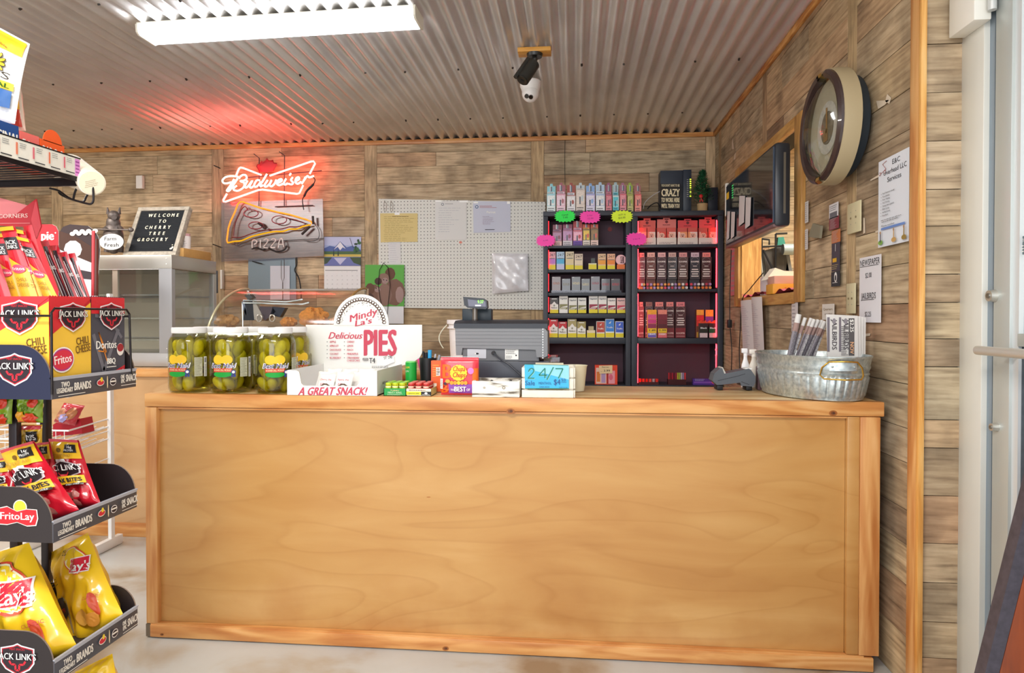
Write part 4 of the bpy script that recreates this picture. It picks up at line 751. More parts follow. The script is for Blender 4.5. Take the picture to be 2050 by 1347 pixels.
# white bucket
Yk = 3.75; c0 = q(897, 640, Y=Yk); c1 = q(945, 640, Y=Yk); bk_ = thing('plastic_bucket', 'white plastic bucket with wire handle behind the cash register', 'bucket', ((c0.x+c1.x)/2+.04, Yk, .906)); bx_ = (c0.x+c1.x)/2+.055; rb = .125; zt = c0.z
t = MB(); t.lathe((bx_, Yk, 0), [(0, .907), (rb*.86, .907), (rb*.94, zt-.05), (rb*1.02, zt-.05), (rb*1.02, zt-.042), (rb*.96, zt-.04), (rb*.96, zt-.025), (rb*1.04, zt-.024), (rb*1.04, zt), (rb*.98, zt), (rb*.9, zt-.04), (0, .92)], P('#f4f2f6', .35), 40); t.build('bucket_wall', bk_, 50)
t = MB(); t.tube([V3((bx_-rb*1.0-.004-.03*math.sin(math.pi*k/10), Yk-.02-.1*math.sin(math.pi*k/20), zt-.03-.13*k/10)) for k in range(11)], .003, P('#e9ead8', .4), 8); t.build('handle', bk_)
# sign rack with binder clips in front of the curved case (on the counter behind the jars)
Yc = 2.64; hk = thing('hook_stand', 'pair of chrome peg hooks clamped together with black binder clips', 'hook stand', (q(510, 640, Y=Yc).x, Yc, CT)); chm = P('#cfd8d6', .15, .9)
for pts in ([(487, 601), (573, 604), (585, 603), (598, 601), (606, 603 - 4)], [(487, 606), (590, 609), (605, 609), (617, 606), (619, 608 - 2)]):
    t = MB(); t.tube([q(x, y, Y=Yc-.01 if pts[0][1] < 604 else Yc-.03) for x, y in pts], .0035, chm, 10); t.build('peg_hook', hk)
t = MB(); t.tube([q(485, 604, Y=Yc), q(486, 640, Y=Yc), V3((q(486, 640, Y=Yc).x, Yc, CT+.001))], .003, chm, 8); t.box(q(482, 640, Y=Yc).x, q(530, 640, Y=Yc).x, Yc-.03, Yc+.03, CT+.0006, CT+.006, BLK); t.build('upright', hk)
for pts, m_ in (([(484, 604), (489, 603), (493, 618), (493, 632), (487, 620)], P('#6e7788', .4)), ([(490, 604), (506, 603), (509, 641), (487, 641)], P('#14161d', .35)), ([(505, 601), (514, 610), (527, 634), (524, 642), (509, 640)], P('#9a9388', .35, .5)), ([(519, 613), (545, 614), (552, 624), (530, 642), (524, 634)], P('#40353b', .4)), ([(546, 614), (571, 616), (560, 635), (541, 630)], P('#1b1f2b', .35)), ([(489, 591), (500, 589), (506, 596), (497, 600)], P('#3a3a3a', .4))):
    t = MB(); t.prism([q(x, y, Y=Yc-.02) for x, y in pts][::-1], (0, .03, 0), m_); t.build('binder_clip', hk)
t = MB(); t.tube([q(495, 590, Y=Yc-.02), q(495, 582, Y=Yc-.02), q(498, 583, Y=Yc-.02), q(499, 590, Y=Yc-.02)], .0015, chm, 6); t.build('ring', hk)
for x_ in (519, 545): t = MB(); p = q(x_, 637, Y=Yc-.035); t.tube([p+V3((.011*math.cos(k*.35), 0, .014*math.sin(k*.35))) for k in range(18)], .003, P('#a89f92', .3, .6), 8, closed=True); t.build('clip_loop', hk)
# ---------------------------------------------------------------- on top of the warmer: letter board, pig figure, box, cup
lbV = V3((0, .135, .285)).normalized(); O = q(244, 509, Y=3.47); O.z = z1+.001; W_ = q(350, 509, Y=3.47).x-O.x; Hh = .325
lbd = thing('letter_board', 'grey-framed black felt letter board leaning back on the warmer', 'letter board', (O.x+W_/2, 3.53, z1))
U = V3((1, 0, 0)); N = U.cross(lbV); Mx = Matrix((U.to_4d(), lbV.to_4d(), N.to_4d(), (0, 0, 0, 1))).transposed(); Mx[0][3], Mx[1][3], Mx[2][3] = O.x, O.y+.01, O.z+.004; Mx[3][3] = 1
fr_ = ramp_mat('greywashed_wood', [(.3, '#9c9184'), (.7, '#c4baaa')], None, 12, (4, 4, 4), r=.6, bump=.1)
for a in ((0, W_, 0, .024), (0, W_, Hh-.024, Hh), (0, .024, .024, Hh-.024), (W_-.024, W_, .024, Hh-.024)):
    t = MB(); t.T = Mx; t.box(a[0], a[1], a[2], a[3], -.03, .006, fr_, .002); t.build('frame_board', lbd)
t = MB(); t.T = Mx; t.box(.024, W_-.024, .024, Hh-.024, -.008, 0, P('#1c1e22', .9))
for k in range(30): zz = .027+k*(Hh-.054)/30; t.box(.025, W_-.025, zz, zz+.0055, 0, .0018, P('#24272c', .9))
t.build('felt_panel', lbd, kind='stuff')
t = MB(); t.T = Mx; f = Face(t, (0, 0, .0022), (1, 0, 0), (0, 1, 0)); wl = P('#f2ead2', .6)
for i, (s_, x_) in enumerate((('WELCOME', .55), ('TO', .55), ('CHERRY', .50), ('TREE', .52), ('GROCERY', .47))):
    n_ = len(s_); sp_ = .0275
    for k, ch in enumerate(s_): f.text(ch, W_*x_+(k-(n_-1)/2)*sp_, Hh-.068-i*.041, .021, wl, al='c', b=2, xs=.8); f.k = 0
f.ell(W_-.04, .042, .008, .006, wl, 10); f.ell(W_-.033, .05, .006, .007, wl, 10); f.ell(W_-.037, .066, .004, .003, wl, 8); t.build('letters', lbd)
pg = P('#6a605c', .45, .4, var=.25, bs=80); Yp_ = 3.52; c = q(226, 505, Y=Yp_); s_ = Yp_/1310; pig = thing('pig_figurine', 'dark metal standing pig figurine holding an oval farm sign', 'figurine', (c.x, Yp_, z1))
def pq(x, y, dy=0): return q(x, y, Y=Yp_+dy)
t = MB(); t.ball(pq(227, 475), (.055, .045, .095), pg, 20, 14); t.ball(pq(227, 448), (.038, .034, .05), pg, 18, 12); t.ball(pq(228, 432, -.01), (.032, .032, .03), pg, 18, 12); t.cyl(pq(228, 435, -.035), pq(228, 435, -.055), .014, pg, n=16)
for x_ in (217, 238): t.cyl(pq(x_, 428), pq(x_-(2 if x_ < 228 else -2), 415, -.01), .011, pg, r2=.003, n=10)
for x_ in (214, 241): t.tube([pq(x_, 505), pq(x_+1, 495), pq(x_+4 if x_ < 228 else x_-4, 480)], .016, pg, 10); t.tube([pq(x_+4 if x_ < 228 else x_-4, 452), pq(x_-5 if x_ < 228 else x_+3, 458, -.03), pq(x_, 459, -.05)], .010, pg, 8)
t.build('pig_body', pig, 60)
t = MB(); t.tube([pq(193, 459, -.055), pq(262, 460, -.055)], .005, pg, 10); t.ball(pq(262, 460, -.055), (.016, .012, .013), pg); t.build('rod', pig)
t = MB(); o_ = pq(223, 484, -.075); n = 36; t.prism([o_+V3((.073*math.cos(math.tau*k/n), 0, .045*math.sin(math.tau*k/n))) for k in range(n)][::-1], (0, .006, 0), P('#f1f3f4', .5), pg)
f = Face(t, (o_.x, o_.y, o_.z)); f.text('Farm', -.045, .008, .02, INK, w=.075, sh=.15); f.text('Fresh', -.045, -.027, .02, INK, w=.09, sh=.15); t.build('oval_sign', pig)
p0, p1 = q(352, 517, Y=3.56), q(382, 497, Y=3.56); t = MB(); t.T = Matrix.Identity(4)
cbx = P('#c99a5a', .75, var=.06, bs=20); bxx = thing('cardboard_box', 'brown cardboard box on the warmer behind the letter board', 'box', (-2.24, 3.65, z1))
t.box(-2.31, -2.205, 3.52, 3.80, z1+.0008, z1+.05, cbx, .001); t.build('box_body', bxx); t = MB(); t.box(-2.265, -2.25, 3.5195, 3.52, z1+.001, z1+.05, P('#e2cf9e', .3)); t.build('tape', bxx)
cx_ = q(371, 490, Y=3.60).x; cupt = thing('printed_cup', 'white printed paper cup standing on the cardboard box', 'cup', (cx_, 3.60, z1+.05)); t = MB()
t.lathe((cx_, 3.60, 0), [(0, z1+.051), (.028, z1+.051), (.03, z1+.125), (.026, z1+.125), (.025, z1+.055), (0, z1+.055)], P('#efe6e2', .5), 28); f = Face(t, (0, 0, 0), fn=lambda X, Z, l: V3((cx_+(.0305+l)*math.sin(X/.03), 3.60-(.0305+l)*math.cos(X/.03), z1+Z))); f.poly([(-.02, .09), (-.01, .09), (-.015, .1)], INK); f.text('BAKERY', -.006, .091, .005, INK, w=.026); f.lines(-.02, .06, .045, .026, 4, P('#a9a4a8'), .8, 2); t.build('cup_body', cupt)
t = MB(); t.lathe((cx_, 3.60, 0), [(.027, z1+.1255), (.027, z1+.14), (.025, z1+.14)], P('#d9a8a8', .4, a=.9), 24); t.build('rim_band', cupt)
# ---------------------------------------------------------------- things on the back wall
YW = WY-.004
t = MB(); c = q(278, 364, Y=5.0); t.box(c.x-.027, c.x+.027, 5.0, 5.036, q(278, 377, Y=5.0).z, q(278, 351, Y=5.0).z, P('#f3efec', .5), .004); t.build('door_sensor', label='small white plastic sensor box high on the back wall', cat='sensor')
t = MB(); c = q(442.5, 560, Y=5.0); t.box(c.x-.008, c.x+.008, 5.0, 5.036, q(442, 578, Y=5.0).z, q(442, 540, Y=5.0).z, P('#e9e8e4', .5), .002); t.build('door_chime', label='slim white strip on the wall left of the blue plate', cat='strip')
def flat(name, pts, Y, m, label, cat, th=.0015, group=None):
    t = MB(); t.prism([q(x, y, Y=Y) for x, y in pts][::-1], (0, th, 0), m); return t, (lambda mb: mb.build(name, label=label, cat=cat, group=group))
t, fin = flat('metal_plate', [(497, 518), (591, 516), (593, 600), (497, 600)], 5.02, P('#7d8d99', .45, .3), 'blue-grey metal plate on the back wall under the neon signs', 'plate', .01); fin(t)
t, fin = flat('paper_sheet', [(541, 532), (580, 532), (580, 600), (541, 600)], 5.012, P('#d5d6e2', .7), 'blank white sheet taped on the blue-grey plate', 'paper'); fin(t)
# landscape calendar
cal = thing('wall_calendar', 'wall calendar with a mountain lake picture above the month grid', 'calendar', (q(685, 578, Y=5.02).x, 5.03, q(685, 578, Y=5.02).z))
t = MB(); Yq = 5.022; t.prism([q(x, y, Y=Yq) for x, y in ((649, 474), (723, 474), (722, 532), (649, 532))][::-1], (0, .003, 0), P('#a9b7e0', .6)); f = PF(t, Yq)
f.rect(649, -491, 74, 17, P('#c3c8ea', .6)); f.poly([(649, -497), (660, -492), (671, -494), (681, -483), (694, -495), (705, -492), (722, -500), (722, -508), (649, -508)], P('#5468a8', .6)); f.poly([(668, -500), (681, -484), (692, -498), (686, -495), (681, -501), (676, -494)], P('#e6e4f0', .6))
f.rect(649, -513, 74, 10, P('#4f6a45', .6)); f.rect(649, -514, 74, 5, P('#c9b45a', .6)); f.rect(649, -532, 73, 17.5, P('#7078b4', .6)); f.poly([(668, -516), (681, -530), (694, -516)], P('#c5c4e4', .6)); f.poly([(649, -515), (665, -515), (655, -527), (649, -529)], P('#3f5040', .6)); f.poly([(700, -515), (722, -515), (722, -531), (708, -526)], P('#44573e', .6))
for x_ in (668, 677): f.poly([(x_-1.2, -512), (x_, -496), (x_+1.2, -512)], P('#26343a', .6))
for i in range(12): x_ = 708+R.uniform(0, 12); y_ = 478+R.uniform(0, 25); f.ell(x_, -y_, R.uniform(2, 4), R.uniform(2, 5), P(R.choice(('#2f4f38', '#3f6a45', '#27402f')), .6), 7)
f.line([(700, -476), (707, -496)], .8, P('#3b3f4e')); t.build('picture_page', cal)
t = MB(); t.prism([q(x, y, Y=Yq) for x, y in ((649, 532.5), (722, 532.5), (722, 578), (649, 578))][::-1], (0, .003, 0), P('#eceaec', .7)); f = PF(t, Yq); f.line([(651, -541), (716, -541)], 1, INK)
for r_ in range(5):
    for k in range(7):
        n_ = r_*7+k-2
        if n_ > 0: f.text(str(n_), 654+k*10, -544.5-r_*8.3, 1.8, GRY); f.k = 2
t.build('month_page', cal)
# animal calendar
ca2 = thing('animal_calendar', 'wall calendar with a green picture of brown furry animals', 'calendar', (q(770, 640, Y=5.0).x, 5.01, q(770, 648, Y=5.0).z)); Yq = 5.0
t = MB(); t.prism([q(x, y, Y=Yq) for x, y in ((731, 530), (809, 530), (809, 613), (731, 613))][::-1], (0, .003, 0), P('#5fae4a', .6)); f = PF(t, Yq)
fur = [P(c_, .7) for c_ in ('#6a4a3c', '#7d5e52', '#8f7166', '#4f3a36', '#a58a86')]
for x_, y_, a_, b_, c_ in ((781, 548, 10, 12, 0), (790, 585, 20, 26, 1), (748, 590, 17, 20, 1), (770, 590, 14, 22, 2), (741, 578, 9, 11, 0), (768, 558, 11, 11, 2), (757, 563, 7, 7, 3), (771, 562, 6, 6, 4), (756, 580, 6, 5, 4), (800, 590, 8, 16, 4), (740, 600, 9, 13, 3)): f.ell(x_, -y_, a_, b_, fur[c_], 18, rag=.05)
for x_, y_ in ((768, 560), (774, 561), (753, 577), (759, 582)): f.ell(x_, -y_, 1.2, 1.2, BLK, 8)
t.build('picture_page', ca2); t = MB(); t.prism([q(x, y, Y=Yq) for x, y in ((731, 613.5), (808, 613.5), (808, 648), (731, 648))][::-1], (0, .003, 0), P('#e6e8ee', .7)); t.build('month_page', ca2)
t = MB(); t.tube([q(x, y, Y=4.99) for x, y in ((768, 526), (760, 540), (757, 570), (761, 598), (767, 624))], .0025, BLK, 6); t.tube([q(x, y, Y=4.99) for x, y in ((768, 526), (777, 536), (781, 570), (778, 600), (775, 630))], .0025, BLK, 6); t.build('hanging_cord', label='black cord loop hanging over the animal calendar', cat='cord')
# pegboard
M = bpy.data.materials.new('pegboard'); M.use_nodes = True; nt = M.node_tree; L = nt.links.new; b = nt.nodes['Principled BSDF']; g = nt.nodes.new('ShaderNodeNewGeometry'); sp_ = nt.nodes.new('ShaderNodeSeparateXYZ'); L(g.outputs['Position'], sp_.inputs[0]); ds = []
for ax_ in 'XZ':
    m1 = nt.nodes.new('ShaderNodeMath'); m1.operation = 'MULTIPLY'; m1.inputs[1].default_value = 1/.0262; L(sp_.outputs[ax_], m1.inputs[0]); m2 = nt.nodes.new('ShaderNodeMath'); m2.operation = 'FRACT'; L(m1.outputs[0], m2.inputs[0])
    m3 = nt.nodes.new('ShaderNodeMath'); m3.operation = 'SUBTRACT'; m3.inputs[1].default_value = .5; L(m2.outputs[0], m3.inputs[0]); m4 = nt.nodes.new('ShaderNodeMath'); m4.operation = 'POWER'; m4.inputs[1].default_value = 2; L(m3.outputs[0], m4.inputs[0]); ds.append(m4)
ad = nt.nodes.new('ShaderNodeMath'); L(ds[0].outputs[0], ad.inputs[0]); L(ds[1].outputs[0], ad.inputs[1]); lt = nt.nodes.new('ShaderNodeMath'); lt.operation = 'LESS_THAN'; lt.inputs[1].default_value = .02; L(ad.outputs[0], lt.inputs[0])
mx = nt.nodes.new('ShaderNodeMix'); mx.data_type = 'RGBA'; mx.inputs['A'].default_value = (*lin('#dcdcd6'), 1); mx.inputs['B'].default_value = (.02, .02, .025, 1); L(lt.outputs[0], mx.inputs['Factor']); L(mx.outputs['Result'], b.inputs['Base Color']); b.inputs['Roughness'].default_value = .45
p0, p1 = q(758, 399, Y=5.018), q(1092, 618, Y=5.018); tl, tr_, br_, bl_ = q(758, 398, Y=5.018), q(1092, 404, Y=5.018), q(1092, 620, Y=5.018), q(758, 615.5, Y=5.018)
t = MB(); t.prism([tl, tr_, br_, bl_], (0, .012, 0), M, P('#8a7f70', .6)); t.build('pegboard', label='large white pegboard panel screwed to the plank wall', cat='pegboard')
def sheet(name, pts, m, label, pr=None, Y=5.014, cat='paper', group=None):
    t, fin = flat(name, pts, Y, m, label, cat, .001, group)
    if pr: pr(PF(t, Y))
    fin(t)
tape = P('#f6f6f4', .15)
def prA(f): f.lines(768, -482, 64, 50, 14, P('#a8925a', .7), .5, 3, .7); f.line([(785, -433), (818, -433)], .9, P('#8a7440')); f.rect(790, -430, 10, 5, tape)
sheet('permit_sheet', [(761, 427), (836, 427), (836, 484), (762, 485)], P('#dcc88a', .7), 'yellow permit sheet taped at the pegboard\'s left', prA)
def prB(f): f.ell(886, -409, 2.8, 2.8, P('#6d7684')); f.ell(886, -409, 1.6, 1.6, P('#e0e0e0')); f.line([(891, -408), (907, -408)], .8, GRY); f.lines(877, -466, 53, 52, 11, P('#b0b3bd'), .4, 5, .6); f.rect(872, -404, 12, 3, tape); f.rect(920, -405, 17, 4, tape)
sheet('letter_sheet', [(872, 402), (934, 402), (934, 480), (872, 480)], P('#dfdfde', .7), 'white portrait letter with small seal on the pegboard', prB)
def prC(f):
    f.ell(954.5, -414, 3.4, 3.4, P('#56789a')); f.ell(954.5, -414, 1.8, 1.8, P('#dde')); f.line([(960, -412.5), (985, -412.5)], 1, P('#b06a70')); f.line([(960, -415.5), (994, -415.5)], .8, P('#b06a70')); f.text('Permit', 974, -427, 4.5, WHT, w=18, b=1)
    f.lines(966, -450, 24, 18, 7, P('#8f6f8a'), .5, 4, .6); f.line([(971, -459.5), (990, -459.5)], 1.2, INK); f.rect(948, -407, 9, 3, tape); f.rect(1015, -408, 6, 5, tape)
sheet('certificate_sheet', [(947, 403), (1022, 403), (1022, 464), (948, 466)], P('#ccd0e2', .7), 'pale blue landscape certificate with round seal on the pegboard', prC)
sheet('price_list', [(777, 484), (802, 484), (803, 528), (778, 528)], P('#dcdcde', .7), 'narrow faint price list hanging below the yellow permit', lambda f: f.lines(780, -526, 19, 40, 9, P('#b6b6c0'), .6, 9, .6))
t = MB(); f = PF(t, 5.012); f.ell(922, -485, 3, 2.5, P('#e08a7a')); t.build('orange_sticker', label='tiny orange sticker stuck below the white letter', cat='sticker')
for x_ in (770, 783):
    t = MB(); t.tube([q(x, y, Y=5.0) for x, y in ((x_, 401), (x_-2, 412), (x_-1, 422), (x_+3, 423), (x_+4, 408), (x_, 403))], .0016, P('#6f5a48', .4), 6); t.build('keyring', label='bundle of keys hung at the pegboard\'s top left corner' if x_ == 770 else 'wire ring of keys, second from the pegboard\'s left corner', cat='keys')
# clear plastic bags hung on the pegboard
t = MB(); A4 = [q(x, y, Y=4.99) for x, y in ((985, 507), (1057, 508), (1058, 582), (986, 588))]
def bagp(a, b, s=1):
    P_ = A4[3].lerp(A4[2], a).lerp(A4[0].lerp(A4[1], a), b); e = ((1-(2*a-1)**4)*(1-(2*b-1)**4)); return P_+V3((0, -s*.014*max(0, e)**.5*(1+.5*math.sin(11*a+5*b)*math.sin(7*b)), 0))
plm = P('#dcdbe0', .18, coat=.8, var=.1, bs=20, bump=.7)
t.grid(lambda a, b: bagp(a, b), 22, 22, plm); t.grid(lambda a, b: bagp(1-a, b, -1), 4, 4, plm); t.build('plastic_bags', label='wad of translucent plastic bags hung on the pegboard', cat='bag')
# ---------------------------------------------------------------- neon signs
def nz(sc_, ox, oy): return lambda x, y, Y: q(ox+x/sc_, oy+y/sc_, Y=Y)
n1 = nz(9.762, 435, 300); n2 = nz(9.318, 440, 395)
def smooth(pts, closed=False):
    out = []; n = len(pts)
    if n < 3: return pts
    for i in range(n-1):
        p0, p1, p2, p3 = pts[max(i-1, 0)], pts[i], pts[i+1], pts[min(i+2, n-1)]
        for k in range(4):
            t_ = k/4; out.append(tuple(.5*((2*p1[j])+(-p0[j]+p2[j])*t_+(2*p0[j]-5*p1[j]+4*p2[j]-p3[j])*t_*t_+(-p0[j]+3*p1[j]-3*p2[j]+p3[j])*t_**3) for j in (0, 1)))
    return out+[pts[-1]]
neon = thing('neon_beer_sign', 'glowing red bow-tie neon beer sign with white script and crown', 'neon sign', (q(538, 405, Y=4.93).x, 4.95, q(538, 405, Y=4.93).z)); wn = P('#ffffff', .4, e=1.5, ec='#fffbe8'); rn = P('#ff7a5c', .4, e=21.0, ec=(1, .048, .042))
strokes = [[(440, 555), (380, 520), (250, 512), (150, 540), (100, 600), (130, 650), (200, 650), (270, 630)], [(330, 570), (260, 690), (190, 785), (205, 808), (250, 780), (330, 660), (395, 560)],
 [(445, 525), (500, 488), (560, 500), (572, 560), (520, 600), (450, 612), (520, 640), (530, 700), (480, 760), (400, 798), (320, 780), (330, 740), (380, 700)],
 [(590, 600), (540, 700), (560, 740), (620, 690), (685, 600), (632, 705), (660, 740), (705, 710)], [(830, 595), (770, 595), (722, 680), (735, 722), (790, 700), (850, 620)], [(970, 470), (900, 590), (840, 680), (850, 712), (895, 690)],
 [(985, 590), (922, 690), (950, 720), (1020, 670), (1062, 590), (1022, 680), (1060, 712), (1120, 660), (1155, 580)], [(1185, 645), (1255, 610), (1255, 572), (1200, 588), (1168, 660), (1210, 692), (1285, 660)], [(1345, 560), (1300, 650), (1330, 680), (1375, 650)], [(1440, 455), (1410, 500)],
 [(1475, 535), (1440, 590), (1482, 640), (1450, 675), (1390, 660)], [(1535, 615), (1600, 570), (1585, 532), (1540, 560), (1528, 630), (1570, 662), (1640, 620)], [(1722, 530), (1690, 600), (1650, 665)], [(1690, 600), (1760, 510), (1800, 540), (1885, 508)]]
for st in strokes: t = MB(); t.tube([n1(x, y, 4.90) for x, y in smooth(st)], .0068, wn, 8); t.build('script_tube', neon, label='white glowing letter tube')
for st in ([(370, 500), (400, 420), (430, 360), (455, 345), (500, 352), (860, 490)], [(1025, 505), (1830, 228), (1880, 222), (1912, 265), (1805, 470)], [(190, 855), (118, 980), (120, 1005), (160, 1013), (800, 785), (880, 775), (1560, 860), (1605, 845), (1680, 690)]):
    t = MB(); t.tube([n1(x, y, 4.92) for x, y in st], .0075, rn, 8); t.build('bow_tie_tube', neon, label='red glowing border tube')
crown = [(830, 430), (770, 325), (785, 285), (825, 285), (862, 222), (900, 238), (940, 215), (972, 165), (1002, 210), (1050, 212), (1085, 200), (1100, 255), (1160, 262), (1165, 292), (1090, 410)]
t = MB(); t.tube([n1(x, y, 4.93) for x, y in crown], .004, P('#a02028', .3), 8); t.build('crown_tube', neon, label='unlit dark red crown outline')
t = MB(); t.prism([n1(x, y, 4.95) for x, y in crown+[(960, 440)]][::-1], (0, .003, 0), P('#c23a44', .35)); t.build('crown_plate', neon)
fr2 = P('#4a4448', .5)
t = MB()
for pts in ([(715, 80), (820, 160), (815, 1100)], [(1210, 35), (1315, 110), (1312, 500), (1310, 1100)], [(600, 540), (2040, 405)], [(1130, 1110), (1875, 1083)]): t.tube([n1(x, y, 4.97) for x, y in pts], .004, fr2, 6)
t.build('wire_frame', neon)
t = MB(); t.tube([n1(x, y, 4.93) for x, y in smooth([(1880, 540), (1910, 590), (1870, 680), (1750, 800), (1700, 900), (1665, 980), (1680, 1110), (1690, 1170)])], [.004]*8+[.009]*9+[.004]*12, BLK, 8); t.build('power_lead', neon)
pz = thing('neon_pizza_sign', 'pizza slice neon sign with orange outline on a clear backing sheet', 'neon sign', (q(545, 520, Y=4.95).x, 4.97, q(545, 522, Y=4.95).z))
t = MB(); t.prism([q(x, y, Y=4.985) for x, y in ((443, 405), (646, 398), (648, 512), (443, 524))][::-1], (0, .004, 0), GL('#d9d4dc', .1, .25)); t.build('clear_backing', pz)
mar = P('#7a2c34', .3)
outl = [(150, 850), (132, 800), (160, 580), (200, 450), (280, 280), (340, 120), (380, 88), (430, 85), (730, 190), (1100, 280), (1300, 320), (1620, 415), (1700, 450), (1720, 490)]
t = MB(); t.tube([n2(x, y, 4.95) for x, y in outl], .0062, P('#ff9a30', .4, e=.9, ec='#ff8a18'), 8); t.build('crust_tube', pz, label='softly glowing orange outline tube')
t = MB(); t.tube([n2(x, y, 4.95) for x, y in smooth([(150, 850), (270, 822), (400, 810), (600, 730), (850, 670), (1020, 640), (1180, 635), (1300, 595), (1440, 590), (1560, 540), (1700, 510)])], .0062, P('#e9b81e', .4, e=.35, ec='#ffb80a'), 8); t.build('edge_tube', pz, label='yellow lower outline tube')
t = MB(); t.tube([n2(x, y, 4.95) for x, y in smooth([(230, 745), (400, 745), (640, 660), (880, 610), (1150, 590), (1300, 550), (1440, 550), (1600, 500), (1440, 430), (1240, 380)])], .004, mar, 8); t.build('inner_tube', pz)
t = MB(); t.tube([n2(x, y, 4.95) for x, y in smooth([(255, 720), (290, 480), (380, 280), (410, 220), (470, 170), (530, 240)])], .004, mar, 8); t.build('inner_tube', pz)
for cx2, cy2, a2, b2 in ((580, 300, 135, 72), (1110, 420, 138, 75), (670, 525, 135, 66)): t = MB(); t.tube([n2(cx2+a2*math.cos(k*math.tau/24), cy2+b2*math.sin(k*math.tau/24), 4.95) for k in range(24)], .004, P('#93404c', .3), 8, closed=True); t.build('topping_ring', pz)
for pts in ([(1735, 350), (1745, 500)], [(1530, 690), (1680, 545)], [(810, 560), (860, 580)], [(720, 480), (790, 530)]): t = MB(); t.tube([n2(x, y, 4.94) for x, y in pts], .0095, P('#3a2f30', .5), 8); t.build('electrode_cap', pz)
for st in ([(605, 945), (605, 830), (640, 795), (690, 818), (680, 858), (640, 875)], [(760, 790), (755, 945)], [(820, 800), (870, 775), (900, 800), (870, 860), (820, 922), (840, 940), (900, 945)], [(960, 790), (1010, 770), (1045, 800), (1010, 850), (955, 920), (970, 938), (1035, 935)], [(1090, 945), (1110, 820), (1145, 765), (1170, 800), (1195, 930)], [(1100, 880), (1180, 880)]):
    t = MB(); t.tube([n2(x, y, 4.94) for x, y in smooth(st)], .0048, P('#f1e4e2', .3), 8); t.build('letter_tube', pz, label='unlit white letter tube')
t = MB(); t.tube([n2(x, y, 4.96) for x, y in smooth([(600, 960), (700, 940), (800, 980), (900, 950), (1050, 1010), (1200, 980), (1250, 900)])], .006, P('#2b2427', .5), 8); t.tube([n2(x, y, 4.96) for x, y in smooth([(290, 820), (280, 880), (330, 905), (430, 860), (600, 850), (900, 830), (1300, 800), (1940, 765)])], .003, P('#4a4448', .5), 6); t.tube([n2(x, y, 4.96) for x, y in smooth([(1770, 510), (1840, 600), (1850, 740), (1750, 820), (1580, 810)])], .0025, P('#4a4448', .5), 6); t.build('wiring', pz)
t = MB(); t.tube([q(x, y, Y=4.99) for x, y in smooth([(594, 515), (594, 530), (590, 541), (598, 556), (602, 578), (603, 600)])], .005, BLK, 8); t.build('power_cord', label='black cord hanging down right of the blue-grey plate', cat='cord')
t = MB(); t.tube([q(x, y, Y=4.99) for x, y in ((563, 521), (563, 556), (566, 565), (569, 556), (569, 519))], .002, P('#4a2f2a', .5), 6); t.tube([q(566, y, Y=4.985) for y in (565, 580, 600)], .003, P('#3a2a2a', .5), 6); t.build('pull_chain', label='thin brown cord loop hanging in front of the white sheet', cat='cord')
for a_, b2 in (((505, 523), (525, 528)), ((428, 331), (441, 337)), ((426, 489), (446, 496))): t = MB(); t.tube([q(*a_, Y=4.99), q(*b2, Y=5.0)], .004, BLK, 6); t.build('wall_hook', label={505: 'black bar hook on the blue-grey plate', 428: 'black wall hook left of the bow-tie sign', 426: 'black wall hook left of the pizza sign'}[a_[0]], cat='hook')
# ---------------------------------------------------------------- bookcases
bcm = P('#363b46', .45, var=.05, bs=30); bci = P('#5a3f4e', .6); YF = 4.72; led = P('#ff2418', .5, e=15.0, ec=(1, .02, .03))
def bookcase(x0, x1, xi0, xi1, shelves, label, lowy):
    a, b = q(x0, 500, Y=YF).x, q(x1, 500, Y=YF).x; ia, ib = q(xi0, 500, Y=YF).x, q(xi1, 500, Y=YF).x; zt = q((x0+x1)/2, 422, Y=YF).z
    t_ = thing('bookcase', label, 'bookcase', ((a+b)/2, YF+.15, 0)); zt2 = q((x0+x1)/2, 432, Y=YF).z
    t = MB(); t.box(a-.001, b+.001, YF-.006, 5.0, zt2, zt, bcm, .004); t.build('top_board', t_)
    for s0, s1 in ((a, ia), (ib, b)): t = MB(); t.box(s0, s1, YF, 5.0, 0, zt2, bcm, .002); t.build('side_panel', t_)
    t = MB(); t.box(ia, ib, 4.985, 5.0, 0, zt2, bci); t.build('back_panel', t_)
    out = []
    for (y0, y1) in shelves:
        z1, z0 = q((x0+x1)/2, y0, Y=YF+.01).z, q((x0+x1)/2, y1, Y=YF+.01).z
        t = MB(); t.box(ia+.001, ib-.001, YF+.008, 4.984, z0, z1, bcm, .001); t.build('shelf', t_); out.append(z1)
    z1 = q((x0+x1)/2, lowy, Y=YF+.01).z; t = MB(); t.box(ia+.001, ib-.001, YF+.008, 4.984, z1-.02, z1, bcm); t.build('shelf', t_); out.append(z1)
    t = MB(); t.box(ia, ib, YF+.01, 4.98, .05, .07, bcm); t.build('shelf', t_)
    zs = [zt2]+out
    for sgn, xx in ((1, ia), (-1, ib)):
        if x0 < 1200 and sgn == -1: continue
        for k in range(len(zs)-1):
            t = MB(); t.box(xx+sgn*.002, xx+sgn*.006, YF+.022, YF+.030, zs[k+1]+.012, zs[k]-.03, led if x0 > 1200 else P('#ff2418', .5, e=3.5, ec=(1, .02, .03))); t.build('light_strip', t_, label='red light strip inside the front edge')
        if x0 > 1200: t = MB(); t.box(ia+.01, ib-.01, YF+.03, YF+.038, zs[-1]*0+zs[3]-.034, zs[3]-.028, led); t.build('light_strip', t_, label='added red glow strip under a shelf')  # this strip is added to redden the bottom compartment
    return zs, ia, ib
S1, i1a, i1b = bookcase(1087.5, 1263, 1097, 1253, [(491, 496), (539, 545), (586, 592), (628, 637), (676, 688)], 'left dark grey bookcase of cigarette and vape packs', 770)
